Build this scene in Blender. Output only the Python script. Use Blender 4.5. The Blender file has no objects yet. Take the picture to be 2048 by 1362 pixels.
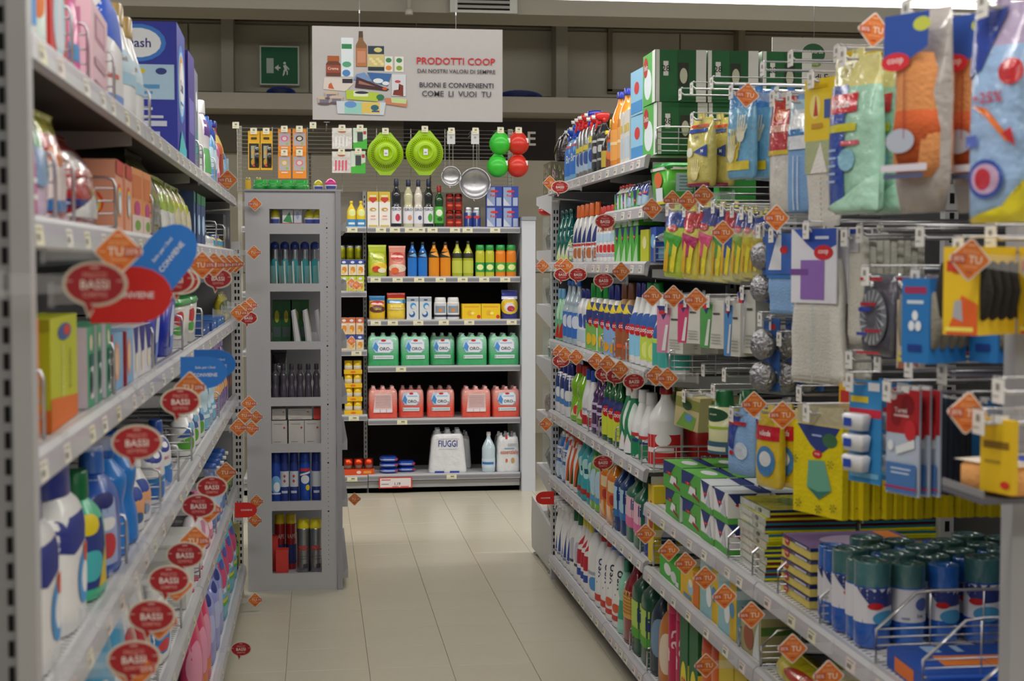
import bpy, math, random, re
from mathutils import Vector, Matrix
random.seed(7)
C = bpy.context.scene.collection
PI = math.pi
# ------------------------------------------------------------------ camera
F = 2950.0
CH = 1.5
YAW = math.atan(392/F*math.cos(math.atan(153/F))); PIT = math.atan(153/F)
cd = bpy.data.cameras.new('camera'); cam = bpy.data.objects.new('camera', cd); C.objects.link(cam)
cam.location = (0, 0, CH); cam.rotation_euler = (PI/2-PIT, 0, -YAW)
cd.sensor_width = 36; cd.lens = 36*F/2048; cd.clip_start = .05; cd.clip_end = 60
cd.dof.use_dof = True; cd.dof.focus_distance = 6.8; cd.dof.aperture_fstop = 6.0
bpy.context.scene.camera = cam
vs = bpy.context.scene.view_settings
bpy.context.scene.display_settings.display_device = 'sRGB'
vs.view_transform = 'Standard'; vs.look = 'None'; vs.gamma = 1.0; vs.use_curve_mapping = False
vs.exposure = 0.33
# ------------------------------------------------------------------ world
w = bpy.data.worlds.new('world'); bpy.context.scene.world = w; w.use_nodes = True
w.node_tree.nodes['Background'].inputs[0].default_value = (1.0, .95, .88, 1)
w.node_tree.nodes['Background'].inputs[1].default_value = .18
# ceiling lamp rows: light
ROWS = [(7.8, 74), (4.9, 66), (1.8, 56), (-1.3, 50)]
for y, e in ROWS:
    ld = bpy.data.lights.new('row_or_fill_light', 'AREA'); ld.shape = 'RECTANGLE'; ld.size = 8.0; ld.size_y = .22
    ld.energy = e; ld.color = (1.0, .975, .93)
    lo = bpy.data.objects.new('row_or_fill_light', ld); C.objects.link(lo); lo.location = (1.0, y, 2.90)
ld = bpy.data.lights.new('row_or_fill_light', 'AREA'); ld.shape = 'RECTANGLE'; ld.size = 10.0; ld.size_y = .22; ld.energy = 34; ld.color = (1.0, .975, .93)  # added fill light out of view, brightens the back wall
lo = bpy.data.objects.new('row_or_fill_light', ld); C.objects.link(lo); lo.location = (1.0, 9.1, 3.36); lo.rotation_euler = (math.radians(42), 0, 0)
R_ = Matrix.Rotation(-YAW, 3, 'Z') @ Matrix.Rotation(PI/2-PIT, 3, 'X')
def ray(px, py): return R_ @ Vector(((px-1024)/F, (681-py)/F, -1))
def atX(px, py, X):
    r = ray(px, py); t = X/r.x; return Vector((X, r.y*t, CH+r.z*t))
def atY(px, py, Y):
    r = ray(px, py); t = Y/r.y; return Vector((r.x*t, Y, CH+r.z*t))
def YofX(px, X): return atX(px, 528, X).y
def zat(px, py, X): return atX(px, py, X).z
# ------------------------------------------------------------------ colours, materials
def lin(c): return c/12.92 if c <= .04045 else ((c+.055)/1.055)**2.4
NAMED = dict(white='e8e8e4', cream='e8e0b8', navy='1c2878', blue='1e50c0', lblue='78b8e8', sky='a8d4f0', dgreen='0c5a34', green='38a848',
  lime='a8d020', yellow='f0d820', orange='f08020', red='d02020', dred='a01820', pink='e880a8', mag='c81878', purple='5a2a80', lilac='a8a0d8',
  teal='108078', lteal='50b8b0', black='181818', dgrey='404044', grey='8c8c90', silver='b8bcc0', brown='6a4028', tan='c8a888', lpink='e8b8c8', beige='d8d0b8',
  mint='88d8b0', olive='5a6020', gold='b89840', peach='f0b088', steel='9aa0a8')
def col(c):
    if isinstance(c, str):
        h = NAMED.get(c, c)
        return (lin(int(h[0:2], 16)/255), lin(int(h[2:4], 16)/255), lin(int(h[4:6], 16)/255), 1)
    return c
MATS = {}
def mat(name, rough=.4, metal=0, coat=0, bump=0, bscale=60, alpha=1, trans=0, vary=.06, vscale=25, spec=.5):
    m = bpy.data.materials.new(name); m.use_nodes = True; nt = m.node_tree; b = nt.nodes['Principled BSDF']
    a = nt.nodes.new('ShaderNodeAttribute'); a.attribute_name = 'Col'
    tc = nt.nodes.new('ShaderNodeTexCoord'); no = nt.nodes.new('ShaderNodeTexNoise'); no.inputs['Scale'].default_value = vscale
    nt.links.new(tc.outputs['Object'], no.inputs['Vector'])
    mr = nt.nodes.new('ShaderNodeMapRange'); mr.inputs[3].default_value = 1-vary; mr.inputs[4].default_value = 1+vary
    nt.links.new(no.outputs['Fac'], mr.inputs[0])
    vm = nt.nodes.new('ShaderNodeVectorMath'); vm.operation = 'SCALE'
    nt.links.new(a.outputs['Color'], vm.inputs[0]); nt.links.new(mr.outputs[0], vm.inputs['Scale'])
    nt.links.new(vm.outputs[0], b.inputs['Base Color'])
    b.inputs['Roughness'].default_value = rough; b.inputs['Metallic'].default_value = metal
    b.inputs['Coat Weight'].default_value = coat; b.inputs['Alpha'].default_value = alpha
    b.inputs['Transmission Weight'].default_value = trans; b.inputs['Specular IOR Level'].default_value = spec
    b.inputs['Coat Roughness'].default_value = .12
    if bump:
        n2 = nt.nodes.new('ShaderNodeTexNoise'); n2.inputs['Scale'].default_value = bscale; n2.inputs['Detail'].default_value = 3
        nt.links.new(tc.outputs['Object'], n2.inputs['Vector'])
        bp = nt.nodes.new('ShaderNodeBump'); bp.inputs['Strength'].default_value = bump; bp.inputs['Distance'].default_value = .01
        nt.links.new(n2.outputs['Fac'], bp.inputs['Height']); nt.links.new(bp.outputs[0], b.inputs['Normal'])
    MATS[name] = m; return m
mat('plastic', .32, coat=.25)
mat('liquid', .12, coat=.6, vary=.12, vscale=12)
mat('card', .5, vary=.05)
mat('paper', .55, vary=.03)
mat('film', .16, coat=1.0, bump=.8, bscale=24, vary=.12)
mat('cloth', .9, bump=.3, bscale=160, vary=.1, vscale=60, spec=.2)
mat('metal', .3, metal=.9)
mat('wool', .3, metal=.85, bump=1.0, bscale=90, vary=.5, vscale=90)
mat('paint', .42, bump=.03, bscale=300, vary=.04, vscale=5)
mat('matte', .85, vary=.1, vscale=3, spec=.2)
mat('tile', .3, vary=.03, vscale=2, spec=.5)
mat('wallpaint', .9, bump=.15, bscale=20, vary=.09, vscale=1.3, spec=.15)
mat('clear', .12, alpha=.14, vary=.1)
def emit_mat(name, c, s):
    m = bpy.data.materials.new(name); m.use_nodes = True; b = m.node_tree.nodes['Principled BSDF']
    b.inputs['Base Color'].default_value = col(c); b.inputs['Emission Color'].default_value = col(c); b.inputs['Emission Strength'].default_value = s
    MATS[name] = m
emit_mat('lamp', 'fff8ee', 2.2)
# ------------------------------------------------------------------ text meshes
TC = {}
def textmesh(s, bold=.0):
    k = (s, bold)
    if k in TC: return TC[k]
    cu = bpy.data.curves.new('t', 'FONT'); cu.body = s; cu.size = 1; cu.resolution_u = 2; cu.offset = bold; cu.align_x = 'CENTER'
    cu.fill_mode = 'FRONT'
    o = bpy.data.objects.new('t', cu); C.objects.link(o)
    me = bpy.data.meshes.new_from_object(o.evaluated_get(bpy.context.evaluated_depsgraph_get()))
    V = [(v.co.x, v.co.y) for v in me.vertices]; P = [tuple(p.vertices) for p in me.polygons]
    bpy.data.objects.remove(o); bpy.data.curves.remove(cu); bpy.data.meshes.remove(me)
    if not V: V = [(0, 0)]
    x0 = min(v[0] for v in V); x1 = max(v[0] for v in V); y0 = min(v[1] for v in V); y1 = max(v[1] for v in V)
    H = max(y1-y0, 1e-4); V = [((x-(x0+x1)/2)/H, (y-(y0+y1)/2)/H) for x, y in V]
    TC[k] = (V, P, (x1-x0)/H); return TC[k]
# ------------------------------------------------------------------ mesh builder
class M:
    def __init__(s, material='plastic', smooth=False): s.v = []; s.f = []; s.c = []; s.m = material; s.smooth = smooth
    def add(s, V, Fc, c):
        n = len(s.v); s.v += [tuple(p) for p in V]; s.f += [tuple(i+n for i in f) for f in Fc]
        if isinstance(c, list): s.c += c
        else: s.c += [col(c)]*len(Fc)
        return s
    def box(s, x0, x1, y0, y1, z0, z1, c):
        V = [(x, y, z) for z in (z0, z1) for y in (y0, y1) for x in (x0, x1)]
        return s.add(V, [(0,2,3,1), (4,5,7,6), (0,1,5,4), (2,6,7,3), (0,4,6,2), (1,3,7,5)], c)
    def prism(s, pts, axis, a0, a1, c):     # pts 2-D outline (ccw), extruded along axis
        n = len(pts)
        def P(p, a): return (a, p[0], p[1]) if axis == 'x' else ((p[0], a, p[1]) if axis == 'y' else (p[0], p[1], a))
        V = [P(p, a0) for p in pts]+[P(p, a1) for p in pts]
        Fc = [tuple(range(n))[::-1], tuple(range(n, 2*n))]+[(i, (i+1) % n, n+(i+1) % n, n+i) for i in range(n)]
        return s.add(V, Fc, c)
    def tube(s, pts, r, c, k=6):
        pts = [Vector(p) for p in pts]; V = []; Fc = []
        for i, p in enumerate(pts):
            d = (pts[min(i+1, len(pts)-1)]-pts[max(i-1, 0)]).normalized()
            a = d.cross(Vector((0, 0, 1)) if abs(d.z) < .9 else Vector((1, 0, 0))).normalized(); b = d.cross(a)
            for j in range(k):
                t = 2*PI*j/k; V.append(p+(a*math.cos(t)+b*math.sin(t))*r)
        for i in range(len(pts)-1):
            for j in range(k): Fc.append((i*k+j, i*k+(j+1) % k, (i+1)*k+(j+1) % k, (i+1)*k+j))
        Fc += [tuple(range(k))[::-1], tuple(range((len(pts)-1)*k, len(pts)*k))]
        return s.add(V, Fc, c)
    def loft(s, prof, c, n=2.0, seg=20, off=(0, 0, 0), wr=0, closed=True):   # prof: (z, hw, hd[, dx, dy])
        V = []; Fc = []; cc = []
        for r in prof:
            z, a, b = r[:3]; dx = r[3] if len(r) > 3 else 0; dy = r[4] if len(r) > 4 else 0
            for j in range(seg):
                t = 2*PI*j/seg; S = math.sin(t); K = math.cos(t); e = 2/n
                g = 1+(random.uniform(-wr, wr) if wr else 0)
                V.append((off[0]+dx+a*math.copysign(abs(S)**e, S), off[1]+dy-b*g*math.copysign(abs(K)**e, K), off[2]+z))
        for i in range(len(prof)-1):
            cz = c((prof[i][0]+prof[i+1][0])/2) if callable(c) else c
            for j in range(seg):
                Fc.append((i*seg+j, i*seg+(j+1) % seg, (i+1)*seg+(j+1) % seg, (i+1)*seg+j)); cc.append(col(cz))
        Fc.append(tuple(range(seg))[::-1]); cc.append(col(c(prof[0][0]) if callable(c) else c))
        Fc.append(tuple(range((len(prof)-1)*seg, len(prof)*seg))); cc.append(col(c(prof[-1][0]) if callable(c) else c))
        return s.add(V, Fc, cc)
    def mesh(s, name):
        me = bpy.data.meshes.new(name); me.from_pydata(s.v, [], s.f)
        at = me.color_attributes.new('Col', 'FLOAT_COLOR', 'CORNER'); buf = []
        for p, c in zip(me.polygons, s.c): buf += list(c)*p.loop_total
        at.data.foreach_set('color', buf)
        if s.smooth: me.polygons.foreach_set('use_smooth', [len(f) <= 4 for f in s.f])
        me.materials.append(MATS[s.m]); me.update(); return me
    def obj(s, name, parent=None, loc=None, rot=None):
        o = bpy.data.objects.new(name, s.mesh(name)); C.objects.link(o)
        if parent: o.parent = parent
        if loc is not None: o.location = loc
        if rot is not None: o.rotation_euler = rot
        return o
def smoothprof(P, k=4):    # catmull-rom on profile rows
    out = []
    for i in range(len(P)-1):
        a, b, c, d = P[max(i-1, 0)], P[i], P[i+1], P[min(i+2, len(P)-1)]
        for j in range(k):
            t = j/k
            row = []
            for q in range(len(b)):
                x = .5*((2*b[q])+(-a[q]+c[q])*t+(2*a[q]-5*b[q]+4*c[q]-d[q])*t*t+(-a[q]+3*b[q]-3*c[q]+d[q])*t**3)
                lo, hi = min(b[q], c[q]), max(b[q], c[q]); row.append(min(max(x, lo-.1*(hi-lo)), hi+.1*(hi-lo)))
            out.append(tuple(row))
    out.append(P[-1]); return out
# surfaces for print: S(u, v, e) -> point ; u arc position (quarter turn = 1), v height fraction, e lift
class Loft:
    def __init__(s, prof, n, h, off=(0, 0)):
        s.p = prof; s.n = n; s.h = h; s.off = off
        big = max(prof, key=lambda r: r[1]); a, b = big[1], big[2]
        K = 64; s.th = [0]; acc = [0]; last = (0, -b); L = 0
        for i in range(1, K+1):
            t = PI/2*i/K; S = math.sin(t); Cc = math.cos(t); p = (a*S**(2/n), -b*max(Cc, 0)**(2/n)); L += math.hypot(p[0]-last[0], p[1]-last[1]); acc.append(L); last = p
        s.acc = acc; s.L = L; s.K = K
    def theta(s, u):
        q = math.floor(u); fr = u-q
        if q % 2: fr = 1-fr
        t = fr*s.L; i = 0
        while i < s.K-1 and s.acc[i+1] < t: i += 1
        d = s.acc[i+1]-s.acc[i]; x = (i+(t-s.acc[i])/d if d else i)/s.K*PI/2
        return (q+1)*PI/2-x if q % 2 else q*PI/2+x
    def sec(s, z):
        P = s.p
        if z <= P[0][0]: return P[0]
        for i in range(len(P)-1):
            if P[i][0] <= z <= P[i+1][0]:
                d = P[i+1][0]-P[i][0]; t = (z-P[i][0])/d if d else 0
                return tuple(P[i][k]+(P[i+1][k]-P[i][k])*t for k in range(len(P[i])))
        return P[-1]
    def __call__(s, u, v, e):
        z = v*s.h; r = s.sec(z); a, b = r[1]+e, r[2]+e; dx = r[3] if len(r) > 3 else 0; dy = r[4] if len(r) > 4 else 0
        t = s.theta(u); S = math.sin(t); Cc = math.cos(t); k = 2/s.n
        return (dx+a*math.copysign(abs(S)**k, S), dy-b*math.copysign(abs(Cc)**k, Cc), z)
class Flat:   # a plane: origin + u*U + v*V
    def __init__(s, o, U, V):
        s.o = Vector(o); s.U = Vector(U); s.V = Vector(V); s.N = s.U.cross(s.V).normalized(); s.L = s.U.length; s.h = s.V.length
    def __call__(s, u, v, e): return tuple(s.o+s.U*u+s.V*v+s.N*e)
def boxfaces(w, d, h):
    return dict(f=Flat((0, -d/2, 0), (w/2, 0, 0), (0, 0, h)), p=Flat((w/2, 0, 0), (0, d/2, 0), (0, 0, h)), n=Flat((-w/2, 0, 0), (0, -d/2, 0), (0, 0, h)),
                t=Flat((0, -d/2, h), (w/2, 0, 0), (0, d, 0)), b=Flat((0, d/2, 0), (-w/2, 0, 0), (0, 0, h)))
def prints(m, S, D, e0=.0006, step=.00035):
    for i, d in enumerate(D):
        e = e0+i*step; k = d[0]; V = []; Fc = []
        if k == 'r':
            _, u0, v0, u1, v1, c = d; nu = 8 if isinstance(S, Loft) else 1; nv = 4 if isinstance(S, Loft) else 1
            V = [S(u0+(u1-u0)*a/nu, v0+(v1-v0)*b/nv, e) for b in range(nv+1) for a in range(nu+1)]
            Fc = [(b*(nu+1)+a, b*(nu+1)+a+1, (b+1)*(nu+1)+a+1, (b+1)*(nu+1)+a) for b in range(nv) for a in range(nu)]
        elif k == 'e':
            _, u, v, ru, rv, c = d; N = 18; V = [S(u, v, e)]
            Q = (.3, .55, .8, 1) if isinstance(S, Loft) else (1,)
            for q in Q:
                V += [S(u+ru*q*math.cos(2*PI*j/N), v+rv*q*math.sin(2*PI*j/N), e) for j in range(N)]
            Fc = [(0, 1+j, 1+(j+1) % N) for j in range(N)]
            for q in range(len(Q)-1): Fc += [(1+q*N+j, 1+(q+1)*N+j, 1+(q+1)*N+(j+1) % N, 1+q*N+(j+1) % N) for j in range(N)]
        elif k == 'p':
            _, pts, c = d; n = len(pts); cx = sum(p[0] for p in pts)/n; cy = sum(p[1] for p in pts)/n; V = [S(cx, cy, e)]; LF = isinstance(S, Loft); K = 5 if LF else 1; Q = (.2, .4, .6, .8, 1) if LF else (1,)
            ring = []
            for j in range(n):
                a, b = pts[j], pts[(j+1) % n]
                ring += [(a[0]+(b[0]-a[0])*t/K, a[1]+(b[1]-a[1])*t/K) for t in range(K)]
            N = len(ring)
            for q in Q: V += [S(cx+(p[0]-cx)*q, cy+(p[1]-cy)*q, e) for p in ring]
            Fc = [(0, 1+j, 1+(j+1) % N) for j in range(N)]
            for q in range(len(Q)-1): Fc += [(1+q*N+j, 1+(q+1)*N+j, 1+(q+1)*N+(j+1) % N, 1+q*N+(j+1) % N) for j in range(N)]
        elif k in 't^':   # text (^: running upwards)
            s_, u, v, sz, c = d[1:6]; mx = d[6] if len(d) > 6 else 9
            TV, TP, asp = textmesh(s_, .012)
            hm = sz*S.h; 
            if k == 't':
                du = hm/S.L; 
                if asp*du > mx: du = mx/asp
                V = [S(u+x*du, v+y*sz, e) for x, y in TV]
            else:
                V = [S(u-y*hm/S.L, v+x*sz, e) for x, y in TV]
            Fc = TP
        m.add(V, Fc, c)
    return m
# ------------------------------------------------------------------ things
REG = []
def tagobj(o, label=None, cat=None, group=None, kind=None):
    if label: o['label'] = label
    if cat: o['category'] = cat
    if group: o['group'] = group
    if kind: o['kind'] = kind
    return o
def empty(name, loc=(0, 0, 0), rz=0):
    o = bpy.data.objects.new(name, None); C.objects.link(o); o.location = loc; o.rotation_euler = (0, 0, rz); o.empty_display_size = .05; return o
class Proto:
    def __init__(s, name, cat, desc, parts): s.name, s.cat, s.desc = name, cat, desc; s.parts = [(n, m.mesh(n)) for n, m in parts if m.v]
def place(p, loc, rz=0, where='', rot=None, desc=None, order=None):
    r = empty(p.name, loc, rz)
    if rot: r.rotation_euler = rot
    for n, me in p.parts:
        o = bpy.data.objects.new(n, me); C.objects.link(o); o.parent = r
    r['category'] = p.cat; REG.append([r, desc or p.desc, where, -loc[1] if order is None else order]); return r
def struct(name, m, **k):
    o = m.obj(name, **k); o['kind'] = 'structure'; return o
# ------------------------------------------------------------------ product shapes; side s: +1 near side is local +x (right gondola), -1 left, 0 back
def shift(D, s):   # centre the print on the side one sees
    du = .55*s; out = []
    for d in D:
        d = list(d)
        if d[0] == 'r': d[1] += du; d[3] += du
        elif d[0] == 'p': d[1] = [(u+du, v) for u, v in d[1]]
        else: d[1 if d[0] == 'e' else 2] += du
        out.append(tuple(d))
    return out
SHAPES = {
 'syrup': ([(0, .92, .92), (.02, 1, 1), (.38, 1, 1), (.48, .82, .82), (.56, .86, .86), (.66, .92, .92), (.74, .72, .72), (.82, .42, .42), (.87, .40, .40)], .865, 2),
 'flask': ([(0, .9, .9), (.02, 1, 1), (.3, 1, 1), (.52, .98, .95), (.64, .86, .85), (.73, .55, .6), (.78, .3, .38), (.80, .28, .36)], .8, 2.6),
 'sq':    ([(0, .93, .93), (.02, 1, 1), (.55, 1, 1), (.68, .9, .9), (.76, .5, .55), (.82, .3, .36), (.84, .3, .36)], .84, 4),
 'round': ([(0, .9, .9), (.02, 1, 1), (.5, 1, 1), (.62, .96, .96), (.74, .66, .66), (.84, .34, .34), (.92, .28, .28), (.925, .28, .28)], .92, 2),
 'waist': ([(0, .9, .9), (.02, 1, 1), (.25, .97, .97), (.42, .78, .8), (.55, .9, .9), (.66, .93, .93), (.76, .6, .6), (.83, .32, .36), (.85, .32, .36)], .85, 2.3),
 'can':   ([(0, .93, .93), (.015, 1, 1), (.8, 1, 1), (.83, .9, .9), (.84, .8, .8)], .84, 2),
 'duck':  ([(0, .9, .9), (.02, 1, 1), (.4, 1, 1), (.55, .85, .85), (.68, .6, .6), (.8, .36, .4), (.83, .33, .36)], .82, 2.4),
 'big':   ([(0, .92, .92), (.02, 1, 1), (.5, 1, 1), (.62, .97, .98), (.72, .8, .85), (.78, .58, .62), (.80, .56, .6)], .8, 2.8),
 'jar':   ([(0, .92, .92), (.03, 1, 1), (.7, 1, 1), (.8, .9, .9), (.84, .78, .78), (.85, .78, .78)], .84, 2.2),
 'neck':  ([(0, .9, .9), (.02, 1, 1), (.45, 1, 1), (.55, .85, .85), (.6, .75, .75), (.66, .8, .8), (.74, .5, .5), (.85, .3, .3), (.93, .28, .28)], .92, 2),
}
def bottle(shape, w, d, h, body, cap, D=(), s=0, name='bottle', cat='bottle', desc='', bm='plastic', capw=None, capm='plastic', dome=False, spray=False, band=None):
    P, hc, n = SHAPES[shape]; prof = smoothprof([(z*h, a*w/2, b*d/2) for z, a, b in P], 3); prof = [r for i, r in enumerate(prof) if i == 0 or r[0] > prof[i-1][0]+1e-5]
    B = M(bm, True); B.loft(prof, body, n)
    cw = capw or max(prof[-1][1]*1.15, .011); K = M(capm, True)
    if shape == 'can': cw = w/2*.97
    z0 = prof[-1][0]-.004; dd = min(cw, max(prof[-1][2]*1.3, .01))
    if shape == 'can' or shape in ('big', 'jar'): dd = cw*d/w
    parts = [('bottle_body', B)]
    if spray:
        K.loft([(z0, cw*.9, dd*.9), (z0+.02, cw*.9, dd*.9), (z0+.022, cw*.7, dd*.7), (h-.025, cw*.6, dd*.7)], cap, 2)
        K.loft([(h-.034, cw*.7, .02, 0, -.004), (h-.02, cw*.85, .03, 0, -.008), (h-.004, cw*.8, .03, 0, -.006), (h, cw*.6, .022, 0, 0)], cap, 3)
        T = M(capm, True); T.loft([(h-.026, .007, .010, 0, -.040), (h-.012, .007, .010, 0, -.040)], 'white', 3, 8)
        G = M(capm); G.prism([(-.02, h-.03), (-.028, h-.03), (-.036, h-.062), (-.03, h-.064)], 'x', -.005, .005, cap)
        parts += [('spray_head', K), ('nozzle', T), ('trigger', G)]
    else:
        if dome: K.loft([(z0, cw, dd), (z0+(h-z0)*.5, cw, dd), (z0+(h-z0)*.8, cw*.8, dd*.8), (h-.001, cw*.35, dd*.35), (h, cw*.1, dd*.1)], cap, 2)
        else: K.loft([(z0, cw, dd), (z0+.003, cw*1.03, dd*1.03), (h-.004, cw*.95, dd*.95), (h, cw*.85, dd*.85)], cap, 2)
        parts += [('cap', K)]
    L = M('paper', True); Sf = Loft(prof, n, h)
    if band: L_ = [('r', -2, band[0], 2, band[1], band[2])]; prints(L, Sf, [('r', -2, band[0], 0, band[1], band[2]), ('r', 0, band[0], 2, band[1], band[2])], .0004, 0)
    prints(L, Sf, shift(D, s), .0008)
    parts.append(('label', L)); return Proto(name, cat, desc, parts)
def carton(w, d, h, c, D=(), Dn=(), Dt=(), s=0, name='carton', cat='box', desc='', side=None, m='card', head=None):
    B = M(m); B.box(-w/2, w/2, -d/2, d/2, 0, h, c)
    fl = M(m); fl.box(-w/2+.001, w/2-.001, -.0006, .0006, h, h+.0008, c)   # flap seam
    fs = boxfaces(w, d, h); L = M('paper'); prints(L, fs['f'], list(D))
    near = fs['p'] if s > 0 else fs['n']
    if side: prints(L, near, [('r', -1, 0, 1, 1, side)], .0003)
    prints(L, near, list(Dn), .0007); prints(L, fs['t'], list(Dt))
    parts = [('box_body', B), ('flap', fl), ('print', L)]
    if head: Hh = M(m); Hh.box(-w/2, w/2, -.001, .001, h, h+head[0], head[1]); parts.append(('header', Hh))
    return Proto(name, cat, desc, parts)
def bag(w, d, h, c, D=(), s=0, name='pouch', cat='bag', desc='', top=None, m='film', hang=False):
    P = [(0, .9, .75), (.03, .98, .95), (.3, 1, 1), (.6, .98, .85), (.8, .97, .5), (.92, .98, .14), (.93, 1, .04), (1, 1, .035)]
    prof = smoothprof([(z*h, a*w/2, b*d/2) for z, a, b in P], 2); prof = [r for i, r in enumerate(prof) if i == 0 or r[0] > prof[i-1][0]+1e-5]
    B = M(m, True); B.loft(prof, (lambda z: (top if top and z > .78*h else c)), 2.6, 22, wr=.05)
    T = M(m); T.box(-w/2*1.0, w/2*1.0, -.0015, .0015, h*.985, h, top or c)
    L = M(m, True); prints(L, Loft(prof, 2.6, h), shift(D, s*.7), .004)
    return Proto(name, cat, desc, [('bag_body', B), ('seal', T), ('print', L)])
def tub(w, d, h, c, lid, D=(), s=0, name='tub', cat='tub', desc='', n=5):
    prof = [(0, w*.43, d*.43), (h*.88, w*.49, d*.49)]
    B = M('plastic', True); B.loft(prof, c, n, 24)
    K = M('plastic', True); K.loft([(h*.86, w*.5, d*.5), (h*.93, w*.52, d*.52), (h*.95, w*.5, d*.5), (h, w*.48, d*.48)], lid, n, 24)
    L = M('paper', True); prints(L, Loft(prof, n, h), shift(D, s), .0008)
    return Proto(name, cat, desc, [('tub_body', B), ('lid', K), ('label', L)])
# =================================================================== SETTING
XR, XL = 1.09, -.36          # front edges of the two gondolas
m = M('wallpaint'); m.box(-6, 8, -4, 13.4, -.12, -.006, 'bab3a0'); fl = struct('floor', m)
nt = MATS['wallpaint'].node_tree
tm = M('tile')
g = .0007; T = .305
tm.add([(x*(T/2-g-b), y*(T/2-g-b), z) for z, b in ((-.005, 0), (-.0008, 0), (0, .001)) for x, y in ((-1, -1), (1, -1), (1, 1), (-1, 1))],
       [(8, 9, 10, 11)]+[(k+i, k+(i+1) % 4, k+4+(i+1) % 4, k+4+i) for k in (0, 4) for i in range(4)], 'c5bfac')
tme = tm.mesh('tile')
for i in range(-4, 5):
    for j in range(21):
        o = bpy.data.objects.new('tile', tme); C.objects.link(o); o.parent = fl
        o.location = (.49+T*(i+.5), 3.95+T*(j+.5)-.045, random.uniform(-.0003, .0003)); o.rotation_euler = (random.uniform(-.0006, .0006), random.uniform(-.0006, .0006), 0)
m = M('wallpaint'); m.box(-6, 8, 13.0, 13.2, -.1, 4.3, 'bcb4a2'); wb = struct('wall_back', m)
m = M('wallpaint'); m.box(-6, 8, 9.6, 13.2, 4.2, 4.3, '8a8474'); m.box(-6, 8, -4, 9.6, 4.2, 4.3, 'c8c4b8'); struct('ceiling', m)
# wall panels with recessed joints (parts of the wall)
xs = [-6, -3.6]; 
def WX(px): return atY(px, 300, 13).x
xs = [-5.9, -4.2, WX(380), WX(620), WX(860), WX(1117), WX(1357), WX(1600), WX(1840), 7.9]
for i in range(len(xs)-1):
    for z0, z1 in ((-.05, 1.42), (1.43, 2.83), (2.98, 3.55)):
        m = M('wallpaint'); m.box(xs[i]+.008, xs[i+1]-.008, 12.97, 13.0, z0, z1, random.choice(['c8c2b2', 'c4beac', 'ccc6b6'])); m.obj('panel', parent=wb)
a = atY(1140, 195, 12.4); b = atY(1140, 226, 12.4)
m = M('wallpaint'); m.box(-6, 8, 12.4, 12.97, b.z, a.z, 'c4beb2'); struct('trim_1', m)
m = M('wallpaint'); m.box(-6, 8, 12.9, 12.97, b.z-.32, b.z, '706a60'); struct('trim_2', m)
zc = atY(1040, 29, 11).z
m = M('wallpaint'); m.box(-6, 8, 11, 11.5, zc, 4.2, 'b8b4a8'); cb = struct('trim_3', m)
m = M('wallpaint'); m.box(-6, 8, 12.9, 12.97, 3.58, 3.63, '6e6757'); struct('trim_4', m)
for k, px in enumerate((456, 1120)):
    x = atY(px, 120, 12.8).x; m = M('wallpaint'); m.box(x-.05, x+.05, 12.7, 12.97, a.z, 4.2, 'b2ada0'); struct('trim_%d' % (6+k), m)
x = atY(1222, 120, 12.9).x; m = M('wallpaint'); m.box(x-.02, x+.02, 12.93, 12.97, a.z+.12, 3.58, '8a826f'); m.box(x-.02, x+2.3, 12.93, 12.97, a.z+.1, a.z+.14, '8a826f'); struct('trim_8', m)
x = atY(1484, 120, 12.8).x; m = M('wallpaint'); m.box(x-.03, x+.03, 12.8, 12.97, a.z, 4.2, 'a39b86'); struct('trim_9', m)
# lamp rows
for i, (y, e) in enumerate(ROWS):
    r = empty('ceiling_lamp', (1.0, y, 2.93))
    m = M('paint'); m.prism([(-.14, 0), (.14, 0), (.09, .07), (-.09, .07)], 'x', -4, 4, 'c8c8c4'); m.obj('housing', r)
    if True:
        m = M('lamp'); m.prism([(-.11, -.012), (.11, -.012), (.12, 0), (-.12, 0)], 'x', -3.98, 3.98, 'white'); 
        mo = m.obj('diffuser', r)
    for x in (-3, 0, 3):
        m = M('metal'); m.tube([(x, 0, .07), (x, 0, 1.27)], .004, 'silver'); m.obj('suspension_wire', r)
    tagobj(r, ['long white tube lamp row over the aisle end, cut by the frame top', 'white tube lamp row hung over the middle of the aisle',
      'white tube lamp row hung over the near aisle', 'white tube lamp row hung behind the viewer'][i], 'lamp', 'tube lamp rows')
r = empty('added_wall_fill', (1.0, 9.07, 3.42))  # made-up fixture above the frame, housing for the added wall fill
m = M('paint'); m.prism([(-.13, .10), (.02, -.02), (.10, .06), (-.05, .18)], 'x', -5, 5, 'c8c8c4'); m.obj('housing', r)
for x in (-3, 0, 3): m = M('metal'); m.tube([(x, -.02, .15), (x, -.02, .78)], .004, 'silver'); m.obj('suspension_wire', r)
tagobj(r, 'added tilted fill light, unseen above the frame, for the back wall', 'lamp', 'tube lamp rows')
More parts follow.
